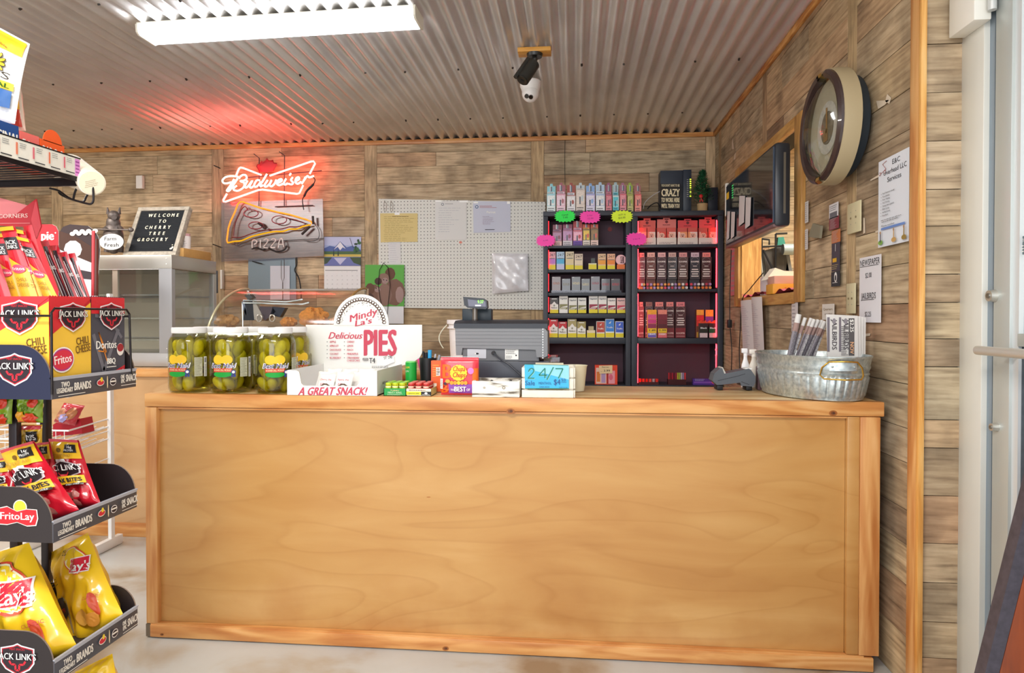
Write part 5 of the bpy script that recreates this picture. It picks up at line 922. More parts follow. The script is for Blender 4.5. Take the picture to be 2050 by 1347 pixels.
S2, i2a, i2b = bookcase(1264.5, 1448, 1277, 1437, [(489, 495), (579, 584), (677, 688)], 'right dark grey bookcase lit red inside', 771)
YI = YF+.03
def carton(x0, x1, yt, zb, m, name, label, cat, group=None, pr=None, dep=.045, Y=None, tz=None, par=None):
    Y = Y or YI; a, b = q(x0, 500, Y=Y).x, q(x1, 500, Y=Y).x; zt = q((x0+x1)/2, yt, Y=Y).z
    t = MB(); t.box(a+.0008, b-.0008, Y, Y+dep, zb+.0008, zt, m)
    if pr: pr(PF(t, Y), x0, x1, yt, 635-(zb-H)/Y*1310)
    return t.build(name, par, label=label, cat=cat, group=group)
def yline(zb, Y=None): return 635-(zb-H)/(Y or YI)*1310
# vape displays on the left bookcase top: lower box and tall back card with a nub
def disp(x0, x1, yf, yb, zb, c1, c2, c3, label, group, Y, dep=.05, nub=True, base=None, nm='vape_display'):
    a, b = q(x0, 500, Y=Y).x, q(x1, 500, Y=Y).x; t_ = thing(nm, label, 'display box', ((a+b)/2, Y, zb), group); rr = random.Random(int(x0*7))
    zf, zk = q(x0, yf, Y=Y).z, q(x0, yb, Y=Y+dep).z; yb0 = yline(zb, Y)
    t = MB(); t.box(a+.001, b-.001, Y, Y+dep-.004, zb+.0008, zf, P(c1, .3, var=.1, bs=120)); f = PF(t, Y); w_ = x1-x0; h_ = yb0-yf
    f.rect(x0+.5, -yb0+.6, w_-1, h_*.33, P(base or c3, .4)); f.lines(x0+2, -yb0+1.5, w_-4, h_*.22, 2, INK, .8, int(x0)); f.rect(x0+1.5, -yb0+h_*.38, w_-3, h_*.55, P(c3, .25, var=.2, bs=150)); f.rect(x0+w_*.38, -yb0+h_*.36, w_*.14, h_*.34, P('#3c4654', .3)); f.ell(x0+w_*.7, -yb0+h_*.62, w_*.14, h_*.14, P(c2, .3), 10)
    t.build('front_box', t_)
    t = MB(); Yk = Y+dep; ka, kb = a+.001, b-.001; cx_ = (a+b)/2
    pts = [(ka, zb+.001), (kb, zb+.001), (kb, zk)]
    if nub: pts += [(cx_+.012, zk), (cx_+.009, zk+.018), (cx_-.009, zk+.018), (cx_-.012, zk)]
    pts += [(ka, zk)]
    t.prism([(x, Yk, z) for x, z in pts], (0, .002, 0), P(c2, .35, var=.08, bs=100)); f = PF(t, Yk); hk_ = yf-yb
    f.rect(x0+1.5, -yf+hk_*.08, w_-3.5, hk_*.22, P(c3, .3)); f.rect(x0+w_*.42, -yf+hk_*.35, w_*.2, hk_*.6, P('#5a6a7a', .3)); f.rect(x0+w_*.36, -yf+hk_*.4, w_*.1, hk_*.65, P('#d9dde2', .3)); f.lines(x0+2, -yf+hk_*.08, w_-4, hk_*.2, 1, INK, .8, 4)
    t.build('back_card', t_); return t_
ZT1 = q(1175, 422, Y=YF).z
tops = [(1094.5, 1112, 389, 373, '#a8d8e4', '#8fd0dc', '#e6f1f2', 'pale cyan vape display box at the left end of the bookcase top'), (1114, 1132, 389, 371, '#e6b0c8', '#a8606e', '#f2d4e2', 'pink vape display box, second from the left on the bookcase top'), (1134.5, 1152, 392, 371, '#dcd4d8', '#a04438', '#eceaf0', 'silver box with a brick-red card on the bookcase top'),
 (1153, 1171, 380, 371, '#dccdc4', '#c0cdd4', '#e8dcd4', 'tall beige vape box stack on the bookcase top'), (1173, 1191, 389, 372, '#c0b8e8', '#8fb4e8', '#e2def4', 'lilac vape display with a rainbow card on the bookcase top'), (1192.5, 1211, 389, 370, '#b8c8e4', '#b6cfe8', '#eef2f6', 'ice blue and white vape display box on the bookcase top'),
 (1212.5, 1225, 390, 371, '#c8586e', '#9a5678', '#e08a98', 'narrow crimson vape box on the bookcase top'), (1226.5, 1239, 392, 370, '#d8f0f0', '#a8c4cc', '#5cc8d8', 'narrow white and turquoise vape box on the bookcase top'), (1240.5, 1254, 388, 371, '#dc6a78', '#a8708c', '#e898a4', 'narrow rose vape box on the bookcase top'),
 (1255.5, 1268, 390, 371, '#a8a85c', '#98b03c', '#c8c480', 'olive green vape box on the bookcase top'), (1270.5, 1284, 389, 372, '#e86a68', '#a86a6c', '#f09a90', 'coral red vape box at the right end of the row on the bookcase top')]
for (a, b, yf, yb, c1, c2, c3, l) in tops: disp(a, b, yf, yb, ZT1, c1, c2, c3, l, 'vape displays on the bookcase top', 4.74)
# shelf 1, left bookcase
for (a, b, yf, yb, c1, c2, c3, l, bs_) in [(1106, 1125, 464, 450, '#8a3f62', '#7a2444', '#a06a94', 'dark magenta vape box on the top shelf, leftmost', '#e8c4c0'), (1126.5, 1146, 461, 449, '#a8648c', '#8a2f54', '#b47cae', 'mauve and magenta vape box on the top shelf', '#d8d0d8'), (1147, 1166, 462, 443, '#d06a84', '#b8202a', '#e8a8c0', 'scarlet-carded vape box with a purple base on the top shelf', '#6a3fa8'), (1166.5, 1181.5, 459, 449, '#6a5c20', '#d84a30', '#e8c028', 'yellow and brown vape box on the top shelf', '#e8dcd0'), (1182.5, 1198, 458, 449, '#6e5424', '#d85a44', '#9a7030', 'brown vape box with orange bands on the top shelf', '#f0d0c8')]:
    disp(a, b, yf, yb, S1[1], c1, c2, c3, l, 'vape displays on the top shelf', YI, base=bs_, nub=False)
t = MB(); c = q(1221, 459, Y=4.984); t.cyl((c.x, 4.9845, c.z), (c.x, 4.981, c.z), .017, P('#8a2026', .5), n=20); t.build('wall_plug', label='red round plug on the back panel of the top shelf', cat='plug')
# shelf 2: 24/7 packs
yl2 = P('#e8d62a', .45)
def p247(cc, c2):
    def pr(f, x0, x1, yt, yb): w_ = x1-x0; h_ = yb-yt; f.rect(x0+.5, -yb+h_*.34, w_-1, h_*.3, P(c2, .4)); f.rect(x0+.3, -yb+.4, w_-.6, h_*.26, yl2 if cc != 'b' else P('#c8c8e8', .4)); f.text('24/7', x0+w_/2, -yt-h_*.24, h_*.15, INK, w=w_*.75, al='c', sh=.2); f.lines(x0+2, -yb+h_*.56, w_-4, h_*.14, 1, GRY, .8, 2)
    return pr
for (a, b, yt, c, c2, cc, l) in [(1098, 1112.5, 504, '#e8b0bc', '#c07ad0', 'y', 'pink and purple 24/7 pack, leftmost on the second shelf'), (1114, 1130, 504, '#b8d4ec', '#4ab0e0', 'b', 'sky blue 24/7 pack on the second shelf'), (1132, 1149, 503.5, '#dcccac', '#e4cfa0', 'y', 'tall beige 24/7 pack on the second shelf'), (1150, 1167, 508, '#dcc8b4', '#e8d8bc', 'y', 'shorter beige 24/7 pack on the second shelf'),
 (1197, 1213, 508, '#e8c49c', '#f0a030', 'y', 'orange 24/7 pack, left of the two orange ones'), (1215.5, 1231.5, 508, '#f0b894', '#f08828', 'y', 'orange 24/7 pack beside the round pink sign')]: carton(a, b, yt, S1[2], P(c, .4), 'cigarette_pack', l, 'pack', 'packs on the second shelf', p247(cc, c2))
carton(1178, 1194.5, 527, S1[2], P('#e8e4c8', .4), 'pack_tray', 'near-empty yellow-fronted pack tray on the second shelf', 'tray', None, lambda f, x0, x1, yt, yb: f.rect(x0+.4, -yb+.4, x1-x0-.8, (yb-yt)*.8, yl2))
carton(1183, 1191.5, 517, S1[2], P('#4a504c', .4), 'grey_card', 'small dark card behind the empty tray on the second shelf', 'card', dep=.02, Y=YI+.055)
c = q(1243, 520, Y=YI+.005); t = MB(); t.cyl((c.x, YI+.006, c.z), (c.x, YI+.012, c.z), .037, P('#f0b0b8', .4), n=32); t.box(c.x-.028, c.x+.028, YI+.004, YI+.045, S1[2]+.001, S1[2]+.035, P('#f07a30', .45)); f = Face(t, (c.x, YI+.006, c.z)); f.ell(0, 0, .032, .032, P('#f4c4c8', .4)); f.rect(-.004, -.024, .026, .048, P('#6a2a38', .4)); f.text('ZYN', .013, -.02, .016, P('#f4c4c8'), w=.04, rot=math.pi/2, b=1); t.build('pouch_sign', label='round pink sign on an orange pack at the second shelf\'s right end', cat='sign')
for a, b, zb in ((1098, 1167.5, S1[2]), (1177, 1251, S1[2])): pass
# shelf 3: dark glossy packs in a clear tray
gold_ = [('#5c4038', '#b07050', 'brown-tinged black pack, leftmost on the middle shelf'), ('#3a3d44', '#8a8468', 'short grey-black pack, second on the middle shelf'), ('#22221f', '#e4d8a8', 'tall black pack with bright gold lettering on the middle shelf'), ('#2c2b28', '#e0d4a4', 'short black pack with cream lettering on the middle shelf'), ('#3f3038', '#a83848', 'tall maroon-black pack on the middle shelf'), ('#3a343a', '#b83440', 'short black pack with red lettering, left one of two'), ('#3c3034', '#c82c3c', 'short black pack with red lettering at the row\'s right end')]
for (a, b, yt), (c, c2, l) in zip([(1105, 1122.5, 554), (1125, 1142, 558), (1144.5, 1162, 554), (1164, 1181, 558), (1183, 1201, 553.5), (1204, 1221.5, 558), (1223.5, 1241.5, 558)], gold_):
    carton(a, b, yt, S1[3]+.012, P(c, .2, coat=.6), 'cigarette_pack', l, 'pack', 'black packs on the middle shelf', lambda f, x0, x1, yt, yb, c2=c2: (f.text('GOLD', (x0+x1)/2, -yt-(yb-yt)*.52, 4.5, P(c2, .4), w=(x1-x0)*.78, al='c', b=1), f.line([(x0+1, -yt-1.5), (x0+5, -yt-.8)], .8, WHT)))
a, b = q(1104, 500, Y=YI).x, q(1244, 500, Y=YI).x; t = MB(); t.box(a, b, YI-.012, YI+.06, S1[3]+.001, S1[3]+.011, P('#8a8a92', .25, a=.6)).box(a, b, YI-.014, YI-.012, S1[3]+.001, S1[3]+.018, GL('#dcdce4', .04)); t.build('clear_pack_tray', label='long clear plastic tray under the black packs', cat='tray')
# shelf 4: farm-field packs; shelf 5: chevron and blue packs
def field(c):
    def pr(f, x0, x1, yt, yb):
        w_ = x1-x0; h_ = yb-yt; y1 = -yb+h_*.5; f.rect(x0+1, -yb+h_*.22, w_-2, h_*.3, P(c, .45))
        for k in range(4): f.line([(x0+1+k*w_*.17, -yb+h_*.22), (x0+w_*.35+k*w_*.17, -yb+h_*.36), (x0+w_-1, -yb+h_*(.42+.02*k)-k*1.2)], .8, WHT)
        f.rect(x0+.4, -yb+.4, w_-.8, h_*.21, yl2 if yt > 593 or c != '#8c8a5c' else WHT); f.text('Edgefield', x0+w_/2, -yt-h_*.2, 2.6, P('#3a4658'), w=w_*.78, al='c', b=1)
    return pr
def chev(c):
    def pr(f, x0, x1, yt, yb): w_ = x1-x0; h_ = yb-yt; f.rect(x0+.3, -yt-h_*.42, w_-.6, h_*.42, P(c, .4)); f.poly([(x0+.5, -yt-h_*.52), (x0+w_/2, -yt-h_*.24), (x1-.5, -yt-h_*.52), (x1-.5, -yt-h_*.6), (x0+.5, -yt-h_*.6)], WHT); f.rect(x0+.3, -yb+.3, w_-.6, h_*.22, yl2); f.ell(x0+w_/2, -yt-h_*.5, 1.8, 2, P('#9a9a8a')); f.text('Marlboro', x0+w_/2, -yt-h_*.68, 2.4, INK, w=w_*.7, al='c', b=1); f.rect(x0+w_*.2, -yt-h_*.1, w_*.6, h_*.05, WHT)
    return pr
zz = S1[4]+.004
for (a, b, yt, c, kind, l) in [(1101, 1118, 596, '#f2efe8', ('c', '#4a4648'), 'red-sided pack with a black top on the fourth shelf'), (1119.5, 1137, 592, '#ecebe6', ('f', '#8c8a5c'), 'tall white field-pattern pack, no yellow band, fourth shelf'), (1138.5, 1155.5, 596, '#ecebe6', ('f', '#8c8a5e'), 'olive field-pattern pack, left of the short pair, fourth shelf'), (1157, 1174, 596, '#ecebe6', ('f', '#8c8a5f'), 'olive field-pattern pack, right of the short pair, fourth shelf'),
 (1179, 1197, 592.5, '#efece8', ('f', '#9a2c44'), 'tall crimson field-pattern pack, left of two, fourth shelf'), (1198, 1215, 592.5, '#efece8', ('f', '#9a2c45'), 'tall crimson field-pattern pack, right of two, fourth shelf'), (1216.5, 1233, 596.5, '#efe6e2', ('f', '#a02c46'), 'short crimson field-pattern pack on the fourth shelf'), (1235, 1252, 596.5, '#f0c0bc', ('f', '#d0405a'), 'reddened field-pattern pack at the fourth shelf\'s right end')]:
    carton(a, b, yt, zz, P(c, .4), 'cigarette_pack', l, 'pack', 'packs on the fourth shelf', (chev if kind[0] == 'c' else field)(kind[1]))
def blue(c):
    def pr(f, x0, x1, yt, yb): w_ = x1-x0; h_ = yb-yt; f.rect(x0+1, -yb+h_*.32, w_-2, h_*.64, P(c, .35)); f.rect(x0+.4, -yb+.4, w_-.8, h_*.24, yl2); f.text('Traffic', x0+w_/2, -yt-h_*.5, 3, WHT, w=w_*.7, al='c', b=1); f.poly([(x0+w_*.35, -yt-h_*.24), (x0+w_*.65, -yt-h_*.12), (x0+w_*.55, -yt-h_*.26)], WHT)
    return pr
for (a, b, yt, c, fn, l) in [(1099.5, 1117, 639, '#f2efe8', chev('#c8242f'), 'tall red chevron pack, leftmost on the fifth shelf'), (1118, 1135, 644, '#f2efe8', chev('#c8242f'), 'short red chevron pack on the fifth shelf'), (1136.5, 1154.5, 638.5, '#efeadc', chev('#b0a26a'), 'tall gold chevron pack on the fifth shelf'), (1155.5, 1173, 643.5, '#efeadc', chev('#a8985a'), 'short gold chevron pack on the fifth shelf'), (1194, 1211, 643, '#efe8e4', blue('#c0402c'), 'brick-red pack beside the blue ones on the fifth shelf'), (1212, 1230, 638, '#e8eef4', blue('#2f7fd8'), 'tall bright blue pack on the fifth shelf'), (1232, 1249, 643, '#e8eaf4', blue('#3a5fd0'), 'short royal blue pack at the fifth shelf\'s right end')]:
    carton(a, b, yt, S1[5], P(c, .4), 'cigarette_pack', l, 'pack', 'packs on the fifth shelf', fn)
carton(1175, 1192, 661, S1[5], P('#ecdcbc', .4), 'pack_tray', 'low cream and yellow pack stub on the fifth shelf', 'tray', None, lambda f, x0, x1, yt, yb: f.rect(x0+.4, -yb+.4, x1-x0-.8, (yb-yt)*.6, yl2)); carton(1178, 1189, 653, S1[5], P('#dccaa0', .6), 'tan_card', 'tan card standing behind the yellow pack stub', 'card', dep=.02, Y=YI+.05)
# lowest left shelf: framed novelty card box
bx1 = thing('gift_card_box', 'orange-framed box with a handwritten price tag on the low left shelf', 'box', (q(1213, 768, Y=YI).x, YI, S1[6]))
t = MB(); a, b = q(1191, 700, Y=YI).x, q(1236, 700, Y=YI).x; zt = q(1213, 731, Y=YI).z; t.box(a, b, YI, YI+.05, S1[6]+.001, zt, P('#e8482c', .45, var=.05)); f = PF(t, YI); f.rect(1193, -768, 21, 32, P('#efc7b8', .4)); f.rect(1216, -768, 15, 26, P('#f0a0b0', .4)); f.rect(1194.5, -764, 7, 20, P('#e0803a', .4)); f.rect(1204, -766, 8, 22, P('#b89ac8', .4)); f.rect(1215, -768, 3, 34, P('#a82420', .4)); f.ell(1223, -755, 4, 6, P('#e06a84', .4), 12); t.build('box_body', bx1)
t = MB(); t.prism([q(x, y, Y=YI-.006) for x, y in ((1199, 732), (1226, 731), (1226, 747), (1200, 748))][::-1], (0, .001, 0), P('#ecd2a6', .7)); f = PF(t, YI-.006); f.text('Express', 1212, -736, 2.6, INK, w=14, al='c'); f.text('.. 3.99', 1212, -744, 4.2, INK, w=19, al='c'); t.build('price_tag', bx1)
# right bookcase, top shelf: four wide nicotine displays with two packs each
def face_pack(f, x, y, w_, h_, c1, c2): f.rect(x, y, w_, h_, P(c1, .4)); f.quad((x, y), (x+w_*.5, y), (x+w_*.2, y+h_), (x, y+h_), P(c2, .4)); f.ell(x+w_*.5, y+h_*.6, w_*.34, h_*.3, P('#f0b4a0', .4), 14, rag=.08); f.ell(x+w_*.42, y+h_*.66, w_*.06, h_*.05, BLK, 6); f.ell(x+w_*.6, y+h_*.66, w_*.06, h_*.05, BLK, 6); f.ell(x+w_*.5, y+h_*.52, w_*.1, h_*.06, P('#7a2a30'), 8)
for i, (a, b, yk, ct_, tab, cs, l) in enumerate([(1278, 1313, 441, '#e06a60', 437, ('#f0907c', '#f8dcd0'), 'leftmost pink-carded pack display on the red-lit top shelf'), (1315, 1354, 439, '#e88078', 435, ('#e84a3c', '#f6c8c0'), 'second pink-carded pack display on the red-lit top shelf'), (1356.5, 1397, 441, '#e84a50', 438, ('#f4a06a', '#f8dcd8'), 'third display, with a deep pink card, on the red-lit top shelf'), (1399, 1436, 439, '#f05a5c', 435, ('#e8584a', '#f4b0a0'), 'rightmost pack display on the red-lit top shelf')]):
    x0w, x1w = q(a, 500, Y=YI).x, q(b, 500, Y=YI).x; zb = S2[1]; t_ = thing('pack_display', l, 'display box', ((x0w+x1w)/2, YI, zb), 'displays on the red-lit top shelf'); yb0 = yline(zb)
    t = MB(); zf = q(a, 476, Y=YI).z; t.box(x0w, x1w, YI, YI+.002, zb+.001, zf, P('#eadcd4', .5)).box(x0w, x1w, YI+.002, YI+.07, zb+.001, zb+.004, P('#eadcd4', .5)); f = PF(t, YI); f.lines(a+4, -yb0+1.5, b-a-8, 7, 3, P('#8a6a6a'), .7, i+1); t.build('front_tray', t_)
    half = (x1w-x0w)/2
    for k in range(2):
        t = MB(); Yp = YI+.012; xa_ = x0w+.003+k*half; t.box(xa_, xa_+half-.006, Yp, Yp+.05, zb+.0045, q(a, 456, Y=Yp).z, P('#d85a50', .4)); f = PF(t, Yp); xp = a+1+k*(b-a)/2; face_pack(f, xp, -yb0+10.5, (b-a)/2-2, 18, cs[k], cs[1-k]); t.build('pack', t_)
    t = MB(); Yk = YI+.066; ca_ = (a+b)/2; t.prism([q(x, y, Y=Yk) for x, y in ((a+.5, 470), (b-.5, 470), (b-.5, yk), (ca_+7, yk), (ca_+7, tab), (ca_-7, tab), (ca_-7, yk), (a+.5, yk))], (0, .002, 0), P(ct_, .45)); f = PF(t, Yk); f.ell(ca_, -yk-5, 3, 3, P('#7a2a30'), 12); f.lines(ca_-8, -yk-13, 16, 4, 1, P('#7a2a30'), .9, 3); f.rect(ca_-4, -yk-1, 8, 2, P('#7a2a30')); t.build('back_card', t_)
# second shelf: seven tall dispensers with price tags
def dispenser(a, b, ytag, ytop, ymid, zb, c, tagc, l, grp, Y=None, bare=False):
    Y = Y or YI; x0w, x1w = q(a, 600, Y=Y).x, q(b, 600, Y=Y).x; t_ = thing('tube_dispenser', l, 'dispenser', ((x0w+x1w)/2, Y, zb), grp); yb0 = yline(zb, Y); w_ = b-a; rr = random.Random(int(a)); zt, zm = q(a, ytop, Y=Y).z, q(a, ymid, Y=Y).z
    t = MB(); t.box(x0w+.001, x1w-.001, Y, Y+.07, zm, zt, P(c, .35, coat=.3)).box(x0w+.001, x1w-.001, Y+.02, Y+.07, zb+.001, zm, P(c, .35)).box(x0w+.001, x1w-.001, Y, Y+.02, zb+.001, zb+.006, P(c, .35)); f = PF(t, Y); cx_ = (a+b)/2; h_ = ymid-ytop; lt = P('#f0e4e0', .5)
    f.ell(cx_, -ytop-h_*.2, w_*.4, w_*.42, P('#8a7a7a', .4), 24); f.ell(cx_, -ytop-h_*.2, w_*.37, w_*.39, P(c, .35), 24); f.text('KOOPER', cx_, -ytop-h_*.24, 3, lt, w=w_*.78, al='c', b=2); f.rect(cx_-w_*.2, -ytop-h_*.42, w_*.4, .9, lt)
    for k, ww in enumerate((.62, .75, .6, .72)): f.rect(cx_-w_*ww/2, -ytop-h_*(.58+.1*k), w_*ww, h_*.045, lt)
    t.build('housing', t_)
    t = MB(); t.box(q(a+2.2, 600, Y=Y).x, q(b-2.2, 600, Y=Y).x, Y+.004, Y+.005, zt-.0, q(a, ytag, Y=Y).z, P(tagc, .5)); f = PF(t, Y+.004); f.text('3.99', cx_, -ytop+2.2, 3.4, P('#7a2a4a'), w=w_*.5, al='c'); t.build('price_tag', t_)
    t = MB()
    if not bare:
        for k in range(3):
            for j in range(2): x_ = x0w+.01+k*(x1w-x0w-.02)/2; z_ = zb+.012+j*.024; t.cyl((x_, Y-.002, z_), (x_, Y+.019, z_), .0095, P(rr.choice(('#f07a30', '#e8e0e0', '#c03a50', '#f0a050', '#b08ac0', '#e8405a')), .35), n=10)
        t.build('tube_ends', t_, kind='stuff')
    else: t.box(x0w+.002, x1w-.002, Y-.001, Y+.02, zb+.001, zm-.001, P('#8a2c34', .35)); f = PF(t, Y-.001); f.text('KOOPER', cx_, -yb0+7, 3.4, P('#f0c4c0'), w=w_*.8, al='c', b=2); f.rect(cx_-w_*.4, -yb0+2.5, w_*.8, .8, P('#f0c4c0')); t.build('lower_drawer', t_)
for i, (a, b, c, tg_, l) in enumerate([(1278, 1292, '#7a2630', '#f08a88', 'leftmost dark red dispenser on the middle red shelf'), (1293.5, 1313, '#6a3024', '#f0b4a8', 'brown dispenser with an orange ring mark on the middle red shelf'), (1314.5, 1334.5, '#4c262e', '#f0b8b8', 'third dispenser from the left on the middle red shelf'), (1336, 1355.5, '#40383e', '#dcb4ac', 'charcoal dispenser, fourth of the seven, middle red shelf'), (1357, 1377.5, '#5a3a38', '#e8a0a0', 'brown-grey dispenser, fifth of the seven, middle red shelf'), (1381, 1401.5, '#2c2c3c', '#e0c4d0', 'navy dispenser, sixth of the seven, middle red shelf'), (1404, 1424.5, '#4c262e', '#f0948c', 'rightmost of the seven dispensers, with a red side')]):
    dispenser(a, b, 505.5 if i else 506, 514.5, 559, S2[2], c, tg_, l, 'dispensers on the middle red shelf')
carton(1278, 1292, 497, S2[2]+.2, P('#8a2c30', .4), 'small_red_box', 'small red box on top of the leftmost dispenser', 'box', None, lambda f, x0, x1, yt, yb: f.text('KOA', x0+2, -yt-5, 4, P('#f0c4a8'), w=10, b=1), dep=.05, Y=YI+.01) if False else None
for i, (a, b, c, tg_, l) in enumerate([(1278, 1289.5, '#8a2c34', '#f09a94', 'leftmost red dispenser on the lower red shelf'), (1291, 1308, '#3a2630', '#8a6a64', 'dark dispenser behind the purple pouch box'), (1310, 1330, '#5a2830', '#f0928c', 'dispenser behind the dark red pouch box'), (1332, 1350.5, '#54262c', '#f0908c', 'fourth dispenser on the lower red shelf'), (1352, 1373, '#54262c', '#f08a90', 'rightmost dispenser, beside the gap, lower red shelf')]):
    dispenser(a, b, 604.5, 613.5, 656, S2[3], c, tg_, l, 'dispensers on the lower red shelf', YI+.05, True)
def pouchbox(a, b, yt, cols, l, nm='wrap_pouch_box', zb=None, Y=None, words=()):
    Y = Y or YI; zb = S2[3] if zb is None else zb; t = MB(); x0w, x1w = q(a, 600, Y=Y).x, q(b, 600, Y=Y).x; t.box(x0w+.001, x1w-.001, Y, Y+.04, zb+.001, q(a, yt, Y=Y).z, P(cols[0], .35, coat=.4)); f = PF(t, Y); yb0 = yline(zb, Y); h_ = yb0-yt; w_ = b-a
    for k, c in enumerate(cols[1:]): f.rect(a+1, -yb0+h_*(k/(len(cols)-1))+.5, w_-2, h_/(len(cols)-1)-.6, P(c, .35, var=.15, bs=200))
    for (s_, yy, c) in words: f.text(s_, (a+b)/2, -yb0+h_*yy, 3.2, P(c), w=w_*.75, al='c', b=1)
    return t.build(nm, label=l, cat='box')
pouchbox(1296, 1315, 620, ('#f0b020', '#6a58b8', '#e8c020', '#8a2050', '#c8307c', '#d84a8c', '#f0a020'), 'tall purple and pink pouch box standing in front on the lower red shelf', words=(('1.49', .24, '#2b2a30'), ('GRAPE', .1, '#ffffff')))
pouchbox(1316.5, 1336, 620, ('#a02838', '#e06a70', '#e8c020', '#5a1420', '#6e1626', '#7e1c30', '#e88878'), 'tall dark red pouch box beside the purple one', words=(('1.99', .24, '#2b2a30'), ('CHERRY', .1, '#ffffff')))
pouchbox(1393.5, 1410, 620, ('#8a3a20', '#c89030', '#7a3a1c', '#e03a30', '#d82c34', '#e8b040'), 'tall red-topped box at the right of the lower red shelf', Y=YI+.06)
pouchbox(1411.5, 1429, 620, ('#5a2a6a', '#6a3490', '#7a3aa0', '#7a3aa0', '#e8b040'), 'tall purple-topped box behind the dark cigar boxes', Y=YI+.06)
for a, b, l in ((1400, 1417.5, 'black and white cigar box, left of the front pair'), (1419, 1435.5, 'black and white cigar box with green, right of the front pair')): pouchbox(a, b, 647, ('#3a2226', '#e0ccd0', '#2c3026', '#3a2428') if a == 1400 else ('#3a2226', '#f0b8bc', '#1f5a34', '#4a2428'), l, 'cigar_box', words=(('Black', .62, '#ffffff'),)); 
t = MB()
for k in range(12): p = q(1400+k*3, 646, Y=YI+.03); t.box(p.x-.004, p.x+.004, YI+.02, YI+.03, p.z-.02, p.z+.012+.006*math.sin(k*2.1), P('#f05a30', .35))
t.build('cigar_wrappers', label='row of orange-red wrapper tops rising behind the black cigar boxes', cat='wrappers', kind='stuff')
# lowest right shelf
def lighters(a, b, yt, cols, l, h=None):
    t_ = thing('lighter_tray', l, 'tray', (q((a+b)/2, 770, Y=YI).x, YI, S2[4])); x0w, x1w = q(a, 700, Y=YI).x, q(b, 700, Y=YI).x; zt = q(a, yt, Y=YI).z; t = MB(); t.box(x0w, x1w, YI, YI+.06, S2[4]+.001, S2[4]+(zt-S2[4])*.45, P('#4a1c22', .4)); t.build('tray_box', t_); n = len(cols)
    for k, c in enumerate(cols):
        x_ = x0w+(k+.5)*(x1w-x0w)/n; t = MB(); t.cyl((x_, YI+.012, S2[4]+.002), (x_, YI+.012, zt), (x1w-x0w)/n*.42, P(c, .25, coat=.5), n=10); t.build('lighter', t_)
lighters(1279, 1319, 758, ['#e83028', '#f04038', '#e02820', '#f05048', '#b8a0a8', '#e83830'], 'low tray of red lighters at the left of the bottom red shelf')
lighters(1338, 1374, 746, ['#c83a44', '#8a2834', '#b03040', '#7a2a3a', '#a83848', '#c8c040', '#a8c850', '#d8d0d8', '#a89ac8', '#e04a50'], 'taller tray of many-coloured lighters on the bottom red shelf')
carton(1388, 1433, 758, S2[4], P('#5a3aa0', .3, coat=.4), 'purple_box', 'low purple box on the bottom red shelf', 'box', None, lambda f, x0, x1, yt, yb: (f.rect(x0+1, -yb+1, x1-x0-2, 3, P('#8a5ac8', .3)), f.ell(x1-4, -yb+5, 5, 5, P('#f05a5a', .3), 10), f.lines(x0+3, -yb+5, 20, 5, 2, P('#c8c0e8'), .8)))
t = MB(); pts = [q(x, y, Y=YF+.02) for x, y in ((1436, 690), (1433, 700), (1435, 706), (1433, 712))]; t.tube(pts, .004, led, 8); t.build('light_wire', label='glowing red end of the light strip at the bookcase side', cat='light strip')
# bursts
def burst(cx_, cy_, rx_, ry_, m, l, words, rot=0, n=18):
    Y = YF-.008; c = q(cx_, cy_, Y=Y); k = Y/1310; pts = []
    for i in range(2*n): a = math.tau*i/(2*n)+rot; r_ = 1 if i % 2 == 0 else .82; s_ = 1.0+.13*abs(math.sin(2*a)); pts.append(c+V3((rx_*k*r_*s_*math.cos(a), 0, ry_*k*r_*s_*math.sin(a))))
    t = MB(); t.prism(pts, (0, -.0015, 0), m); f = PF(t, Y-.0015)
    for (w_, dx, dy, h_, ww) in words: f.text(w_, cx_+dx, -cy_+dy, h_, INK if m != PK else P('#a02878'), w=ww, al='c', rot=.1)
    t.build('price_burst', label=l, cat='price tag', group='starburst price tags')
PK = P('#f23fa8', .5, e=.12)
burst(1131, 433, 21, 12, P('#1fe04a', .5, e=.1), 'neon green starburst tag on the left bookcase top edge', (('Camel', 0, 1.5, 3, 13), ('7.05', 1, -4, 3.4, 10)))
burst(1181, 434.5, 21, 12.5, PK, 'hot pink starburst tag between the green and yellow ones', (('2 for', 0, 2, 3, 11), ('12.00', 1, -4, 3, 12)), .1)
burst(1245, 433.5, 21.5, 12.5, P('#d6f02a', .5, e=.1), 'neon yellow starburst tag where the bookcases meet', (('+ATF 16', 0, 2, 3.4, 15), ('$20.00', 0, -4, 3.6, 14)))
burst(1092.5, 481.5, 19.5, 12, PK, 'pink starburst tag at the left bookcase\'s left side', (('6.99', 0, -1, 2.5, 10),), .05)
burst(1274, 478.5, 20.5, 13, PK, 'pink starburst tag between the bookcases at the first shelf', (('2 for 9', 0, -1, 2.5, 14),), .12)
